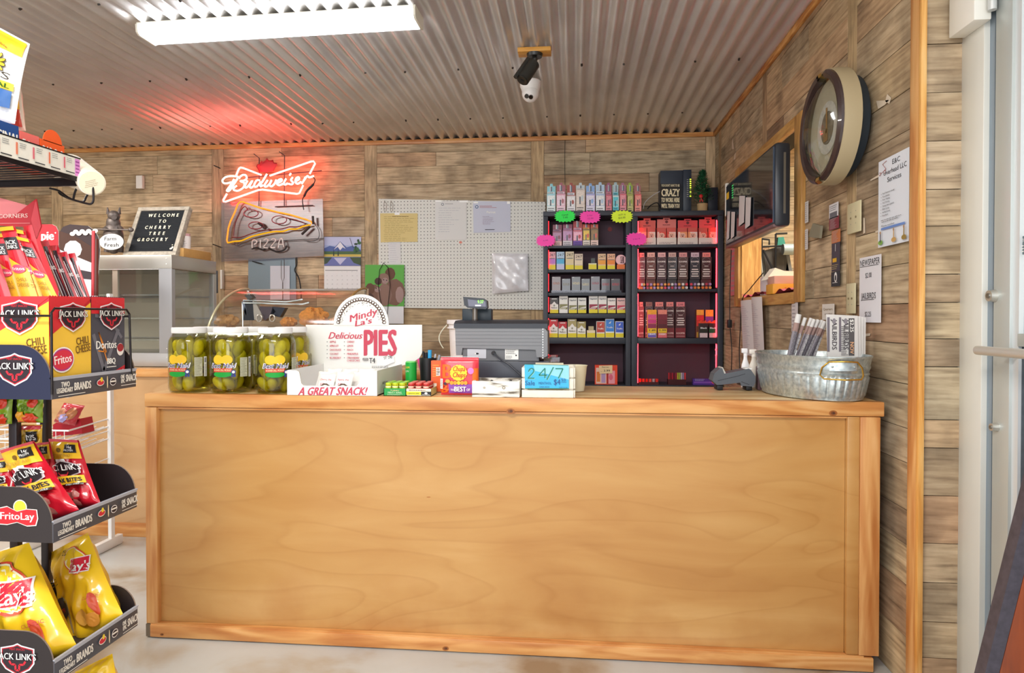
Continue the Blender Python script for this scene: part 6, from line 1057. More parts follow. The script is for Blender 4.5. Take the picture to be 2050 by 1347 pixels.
# on the right bookcase top
ZT2 = q(1355, 422, Y=YF).z
mo = thing('network_modem', 'tall dark modem tower with green lights on the right bookcase', 'modem', (q(1354, 418, Y=4.80).x, 4.8, ZT2)); t = MB(); Ym = 4.80
x0w, xm, x1w = q(1322, 400, Y=Ym).x, q(1367, 400, Y=Ym).x, q(1384, 400, Y=Ym).x; zt = q(1350, 341, Y=Ym).z
t.box(x0w, xm, Ym, Ym+.12, ZT2+.001, zt, P('#323b4a', .4), .003).box(xm+.001, x1w, Ym-.004, Ym+.12, ZT2+.001, zt+.003, P('#2a3444', .4), .003); t.build('tower', mo)
t = MB(); f = PF(t, Ym-.005)
for k in range(9): f.rect(1381, -360-k*4.2, 2.6, 2, P('#c8e830', .4, e=3.0 if k < 5 or k == 6 or k == 8 else .0)); f.rect(1375, -360-k*4.2, 3.5, .7, WHT)
t.build('status_lights', mo)
t = MB(); Ys = 4.74; t.prism([q(x, y, Y=Ys) for x, y in ((1323, 418.6), (1361.5, 418.6), (1361.5, 368), (1323, 368))], (0, .022, 0), P('#22201e', .6)); f = PF(t, Ys); cr2 = P('#ece2c0', .6)
for s_, y_, h_, b_ in (("YOU DON'T HAVE TO BE", 373.5, 4.6, 1), ('CRAZY', 392.5, 14, 2), ('TO WORK HERE', 404.5, 8.5, 2), ("WE'LL TRAIN YOU", 416, 8, 2)): f.text(s_, 1342.3, -y_, h_, cr2, w=36.5, al='c', b=b_)
t.build('block_sign', label='small black block sign with big cream joke lettering', cat='sign')
tr = thing('small_christmas_tree', 'miniature artificial Christmas tree in a tan pot on the bookcase', 'christmas tree', (q(1406, 418, Y=4.78).x, 4.78, ZT2)); cx_ = q(1406, 418, Y=4.78).x
zp = q(1406, 408, Y=4.78).z; zt = q(1406, 342, Y=4.78).z
t = MB(); t.lathe((cx_, 4.78, 0), [(0, ZT2+.001), (.034, ZT2+.001), (.037, zp), (0, zp)], P('#b89a70', .8), 20); t.build('pot', tr)
t = MB(); t.cyl((cx_, 4.78, zp), (cx_, 4.78, zt-.02), .006, P('#4a3424', .8), n=8); t.build('trunk', tr)
t = MB(); rr = random.Random(4); gm = [P(c_, .7) for c_ in ('#1c5a38', '#2a7048', '#174a30', '#3a7a50')]
for i in range(1100):
    u = rr.random()**.8; z = zp+.012+(zt-zp-.012)*u; R_ = .085*(1-u)**.8+.008; a = rr.random()*math.tau; r0 = R_*rr.uniform(.2, .95); p = V3((cx_+r0*math.cos(a), 4.78+r0*math.sin(a), z)); d = V3((math.cos(a), math.sin(a), .5)).normalized()*rr.uniform(.012, .022); s_ = V3((-math.sin(a), math.cos(a), 0))*.006
    t.add([p-s_, p+s_, p+d*1.0+s_*.2, p+d], [(0, 1, 2, 3)], gm[i % 4])
t.build('needles', tr, ang=0, kind='stuff')
t = MB(); c = q(1403, 393, Y=4.72); t.ball((c.x, 4.715, c.z), (.014, .01, .014), P('#c82028', .5)); t.tube([(c.x, 4.715, c.z-.01), (c.x-.008, 4.715, c.z-.04)], .004, P('#c82028', .5), 6); t.tube([(c.x, 4.715, c.z-.01), (c.x+.012, 4.715, c.z-.038)], .004, P('#c82028', .5), 6); t.build('red_bow', tr)
t = MB(); a, b = q(1416, 418, Y=4.88).x, q(1436, 418, Y=4.88).x; t.box(a, b, 4.86, 4.95, ZT2+.001, q(1425, 376, Y=4.88).z, P('#1b2030', .5), .004); t.build('dark_speaker', label='dark blue-black box standing in the corner behind the little tree', cat='speaker')
t = MB(); t.tube([q(x, y, Y=4.76) for x, y in smooth([(1288, 418), (1291, 406), (1304, 393), (1321, 383)])], .0025, P('#b8b8bc', .4), 6); t.tube([q(x, y, Y=4.77) for x, y in smooth([(1296, 418), (1304, 410), (1316, 406), (1321, 416)])], .004, BLK, 6); t.build('modem_cable', label='grey and black cables trailing to the modem', cat='cable')
t = MB(); t.tube([q(x, y, Y=5.03) for x, y in ((1131, 275), (1130.5, 320), (1131, 370))], .0018, BLK, 6); t.build('wall_wire', label='thin black wire running down the wall above the vape boxes', cat='wire')
# ---------------------------------------------------------------- right wall: television
tv = thing('television', 'dark glossy television mounted across the pass-through opening', 'television', (.96, 3.63, 1.6)); tx0, tx1, ty0, ty1, tz0, tz1 = .925, 1.0, 3.15, 4.14, 1.602, 1.995
t = MB(); t.box(tx0, tx1, ty0, ty1, tz0, tz1, P('#2c3038', .32), .018); t.build('cabinet', tv)
t = MB(); t.box(tx0-.0015, tx0+.001, ty0+.02, ty1-.02, tz0+.025, tz1-.018, P('#1a1e26', .08, coat=.5)); t.build('screen', tv)
t = MB(); t.box(tx0-.003, tx0+.004, ty0+.012, ty0+.02, tz0+.02, tz1-.02, P('#55657c', .25, .3)).box(tx0-.002, tx0+.03, ty0+.01, ty1-.01, tz0-.001, tz0+.014, P('#7a5a5c', .4), .003); t.build('bezel_edge', tv)
t = MB(); t.box(tx1-.035, tx1-.025, ty0-.001, ty0+.002, tz0+.06, tz1-.05, P('#7a7468', .4, .4)); t.build('side_slot', tv)
t = MB(); t.box(tx1, WX-.021, ty0+.12, ty0+.18, tz0+.12, tz0+.3, BLK); t.box(tx1, WX-.021, ty1-.1, ty1-.05, tz0+.12, tz0+.3, BLK); t.build('wall_bracket', tv)
t = MB(); t.box(tx0-.002, tx0-.0015, ty1-.09, ty1-.03, tz1-.1, tz1-.06, YEL)
for k in range(6): t.box(tx0-.002, tx0-.0015, ty1-.2, ty1-.165, tz1-.115+k*.014, tz1-.109+k*.014, P('#30c060', .4, e=.6))
t.build('sticker', tv)
t = MB(); t.box(tx0-.0015, tx0+.02, ty1-.002, ty1+.018, tz0+.2, tz1+.01, P('#e8e4dc', .5), .004); t.build('white_edge', tv)
for i, (x0_, x1_, yt, yb, l) in enumerate([(1456, 1462, 423, 476, 'leftmost receipt slip taped on the television screen'), (1464, 1472, 424, 472, 'second receipt slip on the television screen'), (1480, 1492, 392, 444, 'third receipt slip, higher on the television screen'), (1493, 1504, 395, 450, 'fourth receipt slip, nearest on the television screen')]):
    X_ = tx0-.004-.001*i; a, b = q(x0_, yt, X=X_), q(x1_, yt, X=X_); zb = q(x1_, yb, X=X_).z
    t = MB(); t.prism([(X_, a.y, a.z), (X_-.002, b.y, b.z), (X_-.004, b.y+.012, zb), (X_, a.y+.012, zb-.005)], (.0008, 0, 0), P('#e0dadc', .7)); t.build('receipt_slip', label=l, cat='receipt', group='receipts on the television')
# round clock
ck = thing('round_clock', 'big round domed-glass clock with cream rim high on the right wall', 'clock', (.95, 2.59, 1.69)); cc_ = V3((.93, 2.59, 1.897)); rC = .212
def ringx(mb, prof, m, n=48, a0=0, a1=math.tau, sc_=1.0):
    full = abs(a1-a0-math.tau) < 1e-6; k = n if full else n+1; vs = []
    for (r_, x_) in prof:
        for i in range(k): a = a0+(a1-a0)*i/n; vs.append(V3((cc_.x+x_, cc_.y+r_*sc_*math.cos(a), cc_.z+r_*sc_*math.sin(a))))
    fs = [(j*k+i, j*k+(i+1) % k, (j+1)*k+(i+1) % k, (j+1)*k+i) for j in range(len(prof)-1) for i in range(n)]; mb.add(vs, fs, m)
t = MB(); ringx(t, [(.2, .0), (.212, .004), (.214, .02), (.214, .062), (.2, .066), (.17, .066)], P('#b5a584', .4)); t.build('rim', ck, 30, label='cream outer rim')
t = MB(); ringx(t, [(0, .118), (.15, .118), (.185, .1), (.195, .07), (.16, .064)], P('#26303a', .6)); t.build('back_case', ck, 30)
for a0, a1 in ((-1.45, 1.5), (1.85, 4.55)):
    t = MB(); ringx(t, [(.176, .012), (.18, -.01), (.196, -.014), (.208, -.006), (.2105, .012)], P('#3c2c2c', .3, coat=.5), 30, a0, a1); t.build('bezel_arc', ck, 40, label='glossy dark brown bezel arc')
for a in (1.67, -1.57): t = MB(); ringx(t, [(.185, .01), (.188, -.012), (.2, -.014), (.21, .0)], P('#c8a458', .3, .8), 4, a-.09, a+.09); t.build('bezel_clip', ck, label='gold clip')
t = MB(); ringx(t, [(.0, .026), (.178, .024), (.178, .03)], P('#d0ccbc', .5, var=.05, bs=20)); t.build('dial', ck)
t = MB(); ringx(t, [(.062, .022), (.098, .022)], P('#e4e6ea', .5, var=.12, bs=60)); ringx(t, [(.0, .0215), (.06, .0215)], P('#8a8478', .5, var=.3, bs=50)); t.build('dial_ring', ck)
t = MB(); t.box(cc_.x+.018, cc_.x+.020, cc_.y-.006, cc_.y+.004, cc_.z-.02, cc_.z+.075, P('#b08850', .5)); t.box(cc_.x+.018, cc_.x+.020, cc_.y-.01, cc_.y+.028, cc_.z-.05, cc_.z-.005, P('#9a7a50', .5)); t.build('hand', ck)
t = MB(); ringx(t, [(.0, -.045), (.04, -.043), (.09, -.034), (.14, -.016), (.178, .01)], GL('#e8e8e0', .12, .06)); t.build('glass_dome', ck, 80)
# ---------------------------------------------------------------- papers on the right wall
def wpap(name, x0_, x1_, yt, yb, m, label, cat='paper', pr=None, dz=0, X=None, tilt=0, group=None):
    X = X or WX-.012; a, b = q(x0_, yt, X=X), q(x1_, yt, X=X); zt = a.z; zb = q(x0_, yb, X=X).z; w_ = a.y-b.y; h_ = zt-zb
    t = MB(); t.prism([(X, a.y, zb), (X, b.y, zb+tilt), (X, b.y, zt+tilt), (X, a.y, zt)], (.001, 0, 0), m)
    if pr: pr(Face(t, (X, a.y, zb), (0, -1, 0)), w_, h_)
    return t.build(name, label=label, cat=cat, group=group)
def prP(f, w, h):
    f.text('E&C', w*.6, h*.9, .016, INK, w=w*.26, al='c'); f.text('Overhead LLC', w*.56, h*.81, .016, INK, w=w*.76, al='c'); f.text('Services', w*.55, h*.72, .016, INK, w=w*.46, al='c')
    f.line([(w*.1, h*.85), (w*.28, h*.88), (w*.16, h*.95), (w*.3, h*.97)], .0018, P('#a0483a')); f.ell(w*.07, h*.85, .006, .006, P('#a0483a')); f.ell(w*.07, h*.85, .004, .004, P('#e4e8f0')); f.ell(w*.25, h*.85, .006, .006, P('#a0483a')); f.ell(w*.25, h*.85, .004, .004, P('#e4e8f0'))
    for i, s_ in enumerate(('Roof Treatment removal', 'Wood Staining', 'Power Washing', 'Tree Trimming', 'Cleaning debris (gutters)', 'Debris Hauling', 'Handling Services', 'Fence Repair')): f.text(s_, w*.18, h*(.60-i*.036), .0055, INK); f.ell(w*.14, h*(.606-i*.036), .0014, .0014, INK, 8); f.k -= 2
    f.k += 2; f.lines(w*.15, h*.27, w*.7, .012, 2, GRY, .7); f.text('Phone number', w*.16, h*.225, .006, INK, w=w*.45); f.rect(w*.16, h*.19, w*.78, .007, P('#6a8cd0'))
    for x_, c_ in ((.14, '#4a4a60'), (.6, '#c8a060'), (.93, '#9a8040')): f.ell(w*x_, h*.05, .016, .008, P('#7aa84a' if x_ < .3 else c_), 12); f.rect(w*x_-.003, h*.05, .006, .03, P(c_)); f.ell(w*x_, h*.05+.033, .005, .005, P('#b08860'), 10)
wpap('services_poster', 1759, 1820, 325, 496, P('#dfe4ee', .6), 'tall white services poster with bullet list beside the corner trim', 'poster', prP)
def prN(f, w, h):
    f.text('NEWSPAPER', w*.03, h*.87, .021, INK, w=w*.92); f.line([(w*.03, h*.855), (w*.9, h*.855)], .0018, INK); f.text('$2.00', w*.3, h*.68, .017, INK, w=w*.3); f.text('JAILBIRDS', w*.12, h*.36, .021, INK, w=w*.68); f.line([(w*.12, h*.345), (w*.72, h*.345)], .0018, INK); f.text('$2.25', w*.3, h*.09, .017, INK, w=w*.3)
wpap('newspaper_sheet', 1721, 1764, 517, 645, P('#e2e0e6', .7), 'white newspaper price sheet taped above the metal tub', 'paper', prN)
cv_ = P('#cfc6a2', .5); swm = P('#e0dab8', .45)
for (x0_, x1_, yt, yb, l) in ((1696, 1722, 410, 470, 'cream double switch plate with missing toggles above the newspaper sheet'), (1694, 1711, 568, 628, 'narrow cream switch plate behind the folded newspapers')):
    X_ = WX-.016; a, b = q(x0_, yt, X=X_), q(x1_, yt, X=X_); zb = q(x0_, yb, X=X_).z; t = MB(); t.box(X_, WX-.0095, b.y, a.y, zb, a.z, cv_, .003); f = Face(t, (X_, a.y, zb), (0, -1, 0)); w_ = a.y-b.y; h_ = a.z-zb
    for k in ((.3, .7) if w_ > .06 else (.5,)): f.ell(w_*k, h_*.3, .002, .002, GRY, 8); f.k -= 1; f.ell(w_*k, h_*.7, .002, .002, GRY, 8); f.ell(w_*k, h_*.5, .006, .004, P('#8a7f60'), 10, rag=.3)
    t.build('switch_plate', label=l, cat='switch')
for (x0_, x1_, yt, yb, c, l, cat, nm) in ((1660, 1678, 411, 440, '#e2e0e4', 'small white card at the top of the card column', 'card', 'business_card'), (1660, 1679, 438, 462, '#8a3a44', 'dark red card under the white one', 'card', 'business_card'), (1665, 1682, 463, 488, '#c87848', 'orange card under the dark red one', 'card', 'business_card'), (1665, 1681, 488, 544, '#4a4450', 'long dark card with a yellow patch in the card column', 'card', 'business_card'), (1664, 1681, 545, 574, '#34363e', 'lowest dark card with a white emblem in the card column', 'card', 'business_card'),
    (1611.5, 1618, 405, 447, '#dcd8d6', 'upper narrow receipt beside the opening frame', 'receipt', 'receipt_slip'), (1611.5, 1617, 460, 500, '#dcd8d6', 'lower narrow receipt beside the opening frame', 'receipt', 'receipt_slip'), (1585, 1597, 591, 664, '#e0dadc', 'long receipt hanging under the opening frame', 'receipt', 'receipt_slip'), (1646, 1670, 609, 640, '#e2dcd4', 'small handwritten note above the rolled newspapers', 'note', 'paper_note'), (1463, 1475, 495, 592, '#d8808c', 'tall paper tinted as if pink-lit, left of the opening frame', 'paper', 'paper_sheet')):  # the tall paper's pink is red glow put into its colour
    def prc(f, w, h, yt=yt, c=c):
        if yt == 488: f.rect(w*.15, h*.32, w*.5, h*.14, P('#e0b030')); f.line([(w*.5, h*.7), (w*.5, h*.95)], .004, WHT); f.lines(w*.1, h*.05, w*.8, h*.2, 3, P('#b8a870'), .7)
        elif yt == 545: f.ell(w*.55, h*.62, .014, .02, WHT, 16); f.ell(w*.55, h*.57, .008, .012, P('#34363e'), 12); f.lines(w*.2, h*.2, w*.6, h*.1, 1, WHT, .9)
        elif yt == 411: f.lines(w*.1, h*.5, w*.8, h*.4, 3, GRY, .8); f.rect(w*.1, h*.06, w*.8, h*.35, P('#6a6a72'))
        elif yt == 609: f.text('Quarters', w*.1, h*.6, .010, P('#8a7a50'), w=w*.8); f.text('needed', w*.25, h*.3, .009, P('#8a7a70'), w=w*.6)
        else: f.lines(w*.1, h*.05, w*.8, h*.9, 9, P('#b0a8ac'), .6)
    wpap(nm, x0_, x1_, yt, yb, P(c, .6), l, cat, prc)
X_ = WX-.03; a, b, c, d = q(1627, 447, X=X_), q(1643, 452, X=X_), q(1640, 477, X=X_), q(1618, 474, X=X_); t = MB(); t.prism([d, c, b, a], (.01, 0, 0), P('#8a8470', .6)); t.build('tilted_card', label='tilted olive-grey card sticking out beside the receipts', cat='card')
def longpap(x0_, x1_, yt, yb, bow, l, c='#e4e0e2'):
    X_ = WX-.03; a, b = q(x0_, yt, X=X_), q(x1_, yt-2, X=X_); zb = q(x0_+8, yb, X=X_).z; t = MB(); t.grid(lambda u, v: V3((X_-bow*math.sin(u*math.pi)*(.4+.6*v)-.01*v, a.y+(b.y-a.y)*u-.1*(1-v)*(a.y-b.y), zb+(a.z-zb)*v)), 8, 10, P(c, .7))
    f = Face(t, (0, 0, 0), fn=lambda x, y, l_: V3((X_-bow*math.sin(x*math.pi)*(.4+.6*y)-.01*y-l_-.001, a.y+(b.y-a.y)*x-.1*(1-y)*(a.y-b.y), zb+(a.z-zb)*y))); f.lines(.15, .05, .7, .85, 26, P('#a8a0b4'), .5, 7, .006); t.build('price_roll', label=l, cat='paper')
longpap(1486, 1508, 602, 710, .012, 'long curling price sheet hanging under the opening, left one'); longpap(1508, 1529, 596, 712, .02, 'long curled price sheet hanging under the opening, right one', '#dcd4d4')
t = MB(); t.tube([q(x, y, X=WX-.03) for x, y in smooth([(1464, 500), (1462, 560), (1461, 640), (1465, 700), (1464, 745)])], .003, BLK, 6); t.box(WX-.045, WX-.02, q(1461, 650, X=WX-.03).y-.02, q(1461, 650, X=WX-.03).y+.02, q(1461, 656, X=WX-.03).z, q(1461, 640, X=WX-.03).z, BLK, .003); t.build('power_cord', label='black power cord with inline block hanging beside the bookcase', cat='cord')
t = MB(); t.tube([q(x, y, X=WX-.03) for x, y in smooth([(1528, 546), (1500, 580), (1486, 600), (1482, 660), (1480, 700), (1481, 745)])], .003, BLK, 6); t.build('power_cord', label='thin black cord dropping from the opening to the counter', cat='cord')
pale = P('#d8c8b4', .8)
for i, pts in enumerate(([(1776, 188), (1784, 196), (1780, 208), (1772, 203)], [(1754, 202), (1780, 200), (1771, 210), (1758, 218)], [(1742, 360), (1760, 349), (1760, 354), (1743, 362)], [(1728, 436), (1731, 436), (1732, 466), (1728, 468)], [(1752, 463), (1763, 459), (1763, 464), (1753, 466)], [(1465, 288), (1467, 276), (1469, 298), (1466, 299)], [(1732, 668), (1742, 667), (1741, 672), (1733, 673)], [(1470, 310), (1473, 305), (1472, 318), (1469, 320)])):
    t = MB(); t.prism([q(x, y, X=WX-.0035) for x, y in pts][::-1], (.0005, 0, 0), pale); t.build('torn_patch', wr)
# things in the pantry beyond the opening
XP = 1.35
def pp(x, y, X=XP): return q(x, y, X=X)
rk = thing('wire_basket_rack', 'black wire rack with dark bins seen through the wall opening', 'rack', (1.4, 4.2, 1.31))
t = MB(); YQ = 4.35
for pts in ([(1513, 495), (1566, 492)], [(1525, 478), (1525, 570)], [(1553, 468), (1553, 550)], [(1553, 468), (1576, 467)], [(1525, 478), (1540, 480), (1540, 490)], [(1528, 500), (1550, 545), (1556, 548)]): t.tube([q(x, y, Y=YQ) for x, y in pts], .006, BLK, 6)
t.build('wire_arms', rk)
for pts, m_, nm in (([(1512, 495), (1528, 503), (1535, 575), (1528, 570)], P('#2c2b2a', .5), 'bin_side'), ([(1528, 502), (1570, 490), (1580, 545), (1535, 560)], P('#3f3a38', .5), 'bin_front'), ([(1566, 508), (1580, 505), (1586, 542), (1572, 545)], P('#6a6a6c', .5), 'bin_end')):
    t = MB(); t.prism([q(x, y, Y=YQ+.02) for x, y in pts][::-1], (0, .04, 0), m_); t.build(nm, rk)
t = MB(); t.tube([q(1527, 578, Y=4.3), q(1527, 560, Y=4.3), q(1521, 500, Y=4.3)], .006, P('#9a9a94', .5), 6); t.build('cable_tube', rk)
t = MB(); p = q(1565, 500, Y=YQ-.01); t.cyl((p.x, YQ-.03, p.z), (p.x+.09, YQ-.03, p.z), .035, P('#8a9496', .4), n=20); t.build('grey_roll', label='grey roll lying on the dark bins beyond the opening', cat='roll')
t = MB(); t.prism([q(x, y, Y=4.5) for x, y in ((1558, 475), (1569, 474), (1573, 491), (1556, 494))][::-1], (0, .05, 0), P('#2a7a6a', .5)); t.build('green_box', label='small teal box on top of the rack beyond the opening', cat='box')
XS_ = 1.12
def ibox(nm, x0_, x1_, yt, yb, Y, dep, m, l, pr=None):
    a, b = q(x0_, yb, Y=Y), q(x1_, yb, Y=Y); t = MB(); t.box(a.x, b.x, Y, Y+dep, max(a.z, HZ0+.001), q(x0_, yt, Y=Y).z, m, .002)
    if pr: pr(PF(t, Y))
    t.build(nm, label=l, cat='box')
shl = MB(); shl.box(WX+.106, 1.75, 3.15, 4.8, HZ0-.02, HZ0-.0, P('#c8b088', .6)); shl.build('pantry_shelf', label='pale shelf board just inside the wall opening', cat='shelf')
ibox('white_box', 1537, 1548, 552, 590, 3.70, .15, P('#eeeaf0', .5), 'tall white box standing in the opening')
ibox('orange_box', 1547, 1597, 568, 592, 3.50, .12, P('#e8a83a', .5), 'orange-yellow box lying on the opening shelf', lambda f: f.text('Saiva', 1571, -581, 6, P('#d04a2a'), w=14, b=1))
ibox('pink_box', 1550, 1597, 552, 568, 3.51, .12, P('#dca896', .5), 'dusty pink box stacked on the orange one')
t = MB(); t.prism([q(x, y, Y=3.62) for x, y in ((1534, 560), (1552, 536), (1570, 542), (1596, 543), (1597, 553), (1545, 556))][::-1], (0, .1, 0), P('#f2ecde', .7)); t.build('paper_bag', label='crumpled white paper bag on top of the boxes in the opening', cat='bag')
t = MB()
def rag(u, v): return V3((WX-.022+.16*v, HY0+.02+(HY1-HY0-.1)*u, HZ0+.004+.008*(1+math.sin(u*40+v*3))*(1-.3*v)+.006*math.sin(u*13)))
t.grid(rag, 60, 6, P('#a03a48', .8, bump=.4, bs=60)); t.build('red_cloth', label='dark red cloth lying along the opening sill', cat='cloth')
# ---------------------------------------------------------------- snack display rack on the left
LX_ = -1.22; YN, YR_ = q(106, 1000, X=LX_).y, q(274, 1000, X=LX_).y; blkp = P('#2b2426', .42); blue_ = P('#1f2440', .42); lipm = P('#4a4a52', .4); XB = -1.56
rack = thing('snack_display_rack', 'black tiered snack rack with curved side panels and printed shelf lips', 'display rack', (-1.4, 1.57, 0))
def jlogo(f, cx, cy, s, txt=True, inner='#2a2028'):
    "shield with white border, small bull horns, big name across"
    sh = [(-1, .62), (-.25, .78), (0, .9), (.25, .78), (1, .62), (1, -.25), (.72, -.62), (0, -1), (-.72, -.62), (-1, -.25)]
    f.poly([(cx+x*s*1.0, cy+y*s*.95) for x, y in sh], P('#e9e6ea', .4)); f.poly([(cx+x*s*.92, cy+y*s*.86) for x, y in sh], P('#b81f30', .4)); f.poly([(cx+x*s*.86, cy+y*s*.79) for x, y in sh], P(inner, .4))
    hr = P('#d8283a', .4); f.line([(cx-.48*s, cy-.12*s), (cx-.36*s, cy-.3*s), (cx-.12*s, cy-.32*s), (cx-.1*s, cy-.62*s), (cx+.1*s, cy-.62*s), (cx+.12*s, cy-.32*s), (cx+.36*s, cy-.3*s), (cx+.48*s, cy-.12*s)], s*.11, hr)
    if txt: f.text('MEAT SNACKS', cx, cy+.48*s, s*.11, hr, w=s*.9, al='c'); f.text("JACK LINK'S", cx, cy-.04*s, s*.36, P('#2a2028'), w=s*2.34, al='c', b=2); f.text("JACK LINK'S", cx, cy-.02*s, s*.34, WHT, w=s*2.28, al='c', b=1)
def flogo(f, cx, cy, s, t_='FritoLay'):
    f.ell(cx+.15*s, cy+.42*s, .36*s, .36*s, P('#e9e6d8', .4)); f.ell(cx+.15*s, cy+.42*s, .31*s, .31*s, P('#d9cc3a', .4))
    rb = [(-1.05, .3), (-.5, .42), (0, .2), (.5, .32), (1.0, .3), (1.05, -.1), (.95, -.42), (.5, -.46), (0, -.3), (-.5, -.42), (-1.05, -.4)]
    f.poly([(cx+x*s*1.05, cy+y*s*1.1) for x, y in rb], P('#efeae0', .4)); f.poly([(cx+x*s, cy+y*s) for x, y in rb], P('#c81f2c', .4)); f.text(t_, cx, cy-.18*s, s*.34, WHT, w=s*1.8, al='c', b=1)
def lipprint(f, L, h):
    f.rect(0, h*.87, L, h*.13, P('#a9acb8', .35)); wt = P('#e8e2da', .5)
    f.text('TWO', L*.09, h*.52, h*.24, wt, w=L*.09, b=2); f.text('LEGENDARY', L*.04, h*.26, h*.22, wt, w=L*.17, b=2); f.text('BRANDS', L*.22, h*.3, h*.36, wt, w=L*.19, b=2); f.line([(L*.05, h*.12), (L*.34, h*.12)], h*.03, wt)
    f.ell(L*.52, h*.5, L*.045, h*.17, P('#efe6dc')); f.ell(L*.52, h*.5, L*.04, h*.13, P('#c82a38')); f.ell(L*.53, h*.65, L*.015, h*.12, P('#e8c83a')); f.ell(L*.6, h*.48, L*.007, h*.32, P('#e6d2a8')); f.ell(L*.67, h*.46, L*.04, h*.2, P('#e6e0e0')); f.ell(L*.67, h*.46, L*.035, h*.16, P('#2a2028')); f.line([(L*.635, h*.48), (L*.705, h*.48)], h*.08, wt)
    f.text('ONE', L*.765, h*.56, h*.2, wt, w=L*.05, b=2); f.text('EPIC', L*.765, h*.33, h*.2, wt, w=L*.05, b=2); f.text('SNACK', L*.825, h*.38, h*.36, wt, w=L*.15, b=2); f.line([(L*.76, h*.2), (L*.97, h*.2)], h*.03, wt)
def side_panel(y, zb, zt, nm, m, logo=None):
    xr = LX_-.003; pts = [(XB, zb), (xr, zb), (xr, zb+.042)]; n = 10; rad = (zt-zb-.042); cxx = xr-rad*.92
    for k in range(n+1): a = math.pi/2*k/n; pts.append((cxx+rad*.92*math.cos(a), zb+.042+rad*math.sin(a)))
    pts.append((XB, zt)); t = MB(); t.prism([(x, y, z) for x, z in pts], (0, .004, 0), m, P('#8a7a70', .4)); t.build('side_panel', rack, label=nm)
    if logo: t = MB(); f = Face(t, (0, y, 0)); logo(f); t.build('panel_logo', rack)
for i, (py0, py1, ps, m) in enumerate(((757, 800, 690, blue_), (1045, 1088, 975, blkp), (1325, 1372, 1263, blkp))):
    zb, zt = q(105, py1, X=LX_).z, q(105, py0, X=LX_).z; zs = q(40, ps, Y=YN).z
    t = MB(); t.box(LX_-.003, LX_, YN, YR_, zb, zt, lipm, .0008); t.box(LX_-.006, LX_+.001, YN, YR_+.003, zt-.002, zt+.001, P('#a9acb8', .35)); t.build('shelf_lip', rack)
    t = MB(); f = Face(t, (LX_, YN, zb), (0, 1, 0)); lipprint(f, YR_-YN, zt-zb); t.build('lip_lettering', rack)
    t = MB(); t.box(XB, LX_-.003, YN+.004, YR_, zb, zb+.004, blkp); t.box(XB, XB+.003, YN+.004, YR_, zb, zs, blkp); t.build('tray_floor', rack)
    s_ = YN/1310
    if i == 1: lg = lambda f, zb=zb: flogo(f, q(35, 1030, Y=YN).x, q(35, 1032, Y=YN).z, 45*s_)
    else: lg = lambda f, i=i: jlogo(f, q(30, 740, Y=YN).x, q(30, 738 if i == 0 else 1318, Y=YN).z, 40*s_)
    side_panel(YN, zb, zs, 'dark side panel with red and yellow ribbon emblem' if i == 1 else 'dark side panel with a bull shield emblem', m, lg); side_panel(YR_-.004, zb, zs-.01, None, blkp)
ZB_1 = q(105, 800, X=LX_).z-.001
for px_ in (30, 92):
    p = q(px_, 850, X=-1.5); t = MB(); t.box(-1.512, -1.488, p.y-.009, p.y+.009, .02, ZB_1, P('#2c2026', .4), .003); t.build('upright_post', rack)
t = MB(); t.box(-1.6, -1.25, 1.44, 1.72, .0005, .02, blkp, .004); t.build('base', rack)
wir = P('#241f22', .35, .4)
a, b, c = q(100, 617, X=LX_), q(258, 619, X=LX_), q(265, 742, X=LX_)
t = MB(); t.tube([(LX_, YN, q(100, 790, X=LX_).z), (LX_, YN, a.z-.01), (LX_, YN+.01, a.z), (LX_, b.y-.01, a.z), (LX_, b.y+.002, a.z-.012), (LX_, b.y+.008, c.z-.02)], .0028, wir, 8); t.build('guard_wire', rack)
t = MB(); zz = q(50, 632, Y=YN).z; t.tube([(LX_, YN-.003, zz), (XB, YN-.003, zz)], .0028, wir, 8); t.build('guard_wire', rack)
t = MB(); t.tube([(LX_, b.y+.003, q(255, 633, X=LX_).z), (XB, b.y+.003, q(255, 633, X=LX_).z)], .0028, wir, 8); t.build('guard_wire', rack)
# stick cartons on the upper shelf
ZB1 = q(105, 800, X=LX_).z+.0045; XF = -1.238; zt1 = q(97, 593, X=XF).z
def chili(f, w, h, side=False):
    f.quad((0, 0), (w, 0), (w, h*.17), (0, h*.02), P('#d8323a', .4)); f.quad((0, h*.02), (w, h*.17), (w, h*.95), (0, h*.6), P('#f2c443', .4)); f.poly([(0, h*.6), (w*.62, h*.82), (w, h*.99), (w, h), (0, h)], P('#d8323a', .4)); f.text('MEAT STICKS', w*.12, h*.04, h*.055, WHT, w=w*.76, rot=.2 if not side else .12, b=1)
    f.text('CHILI', w*.62, h*.5, h*.075, P('#6a4a20'), w=w*.32, rot=.12, b=1); f.text('CHEESE', w*.6, h*.41, h*.08, P('#6a4a20'), w=w*.38, rot=.12, b=1)
    f.ell(w*.28, h*.36, w*.27, h*.13, WHT, 28, rot=.1); f.ell(w*.28, h*.36, w*.25, h*.115, P('#b03a8a', .4), 28, rot=.1); f.ell(w*.28, h*.36, w*.235, h*.10, P('#d83048', .4), 28, rot=.1); f.text('Fritos', w*.28, h*.325, h*.085, P('#fff0f0'), w=w*.42, al='c', rot=.1, b=1)
    jlogo(f, w*.52, h*.8, w*.31)
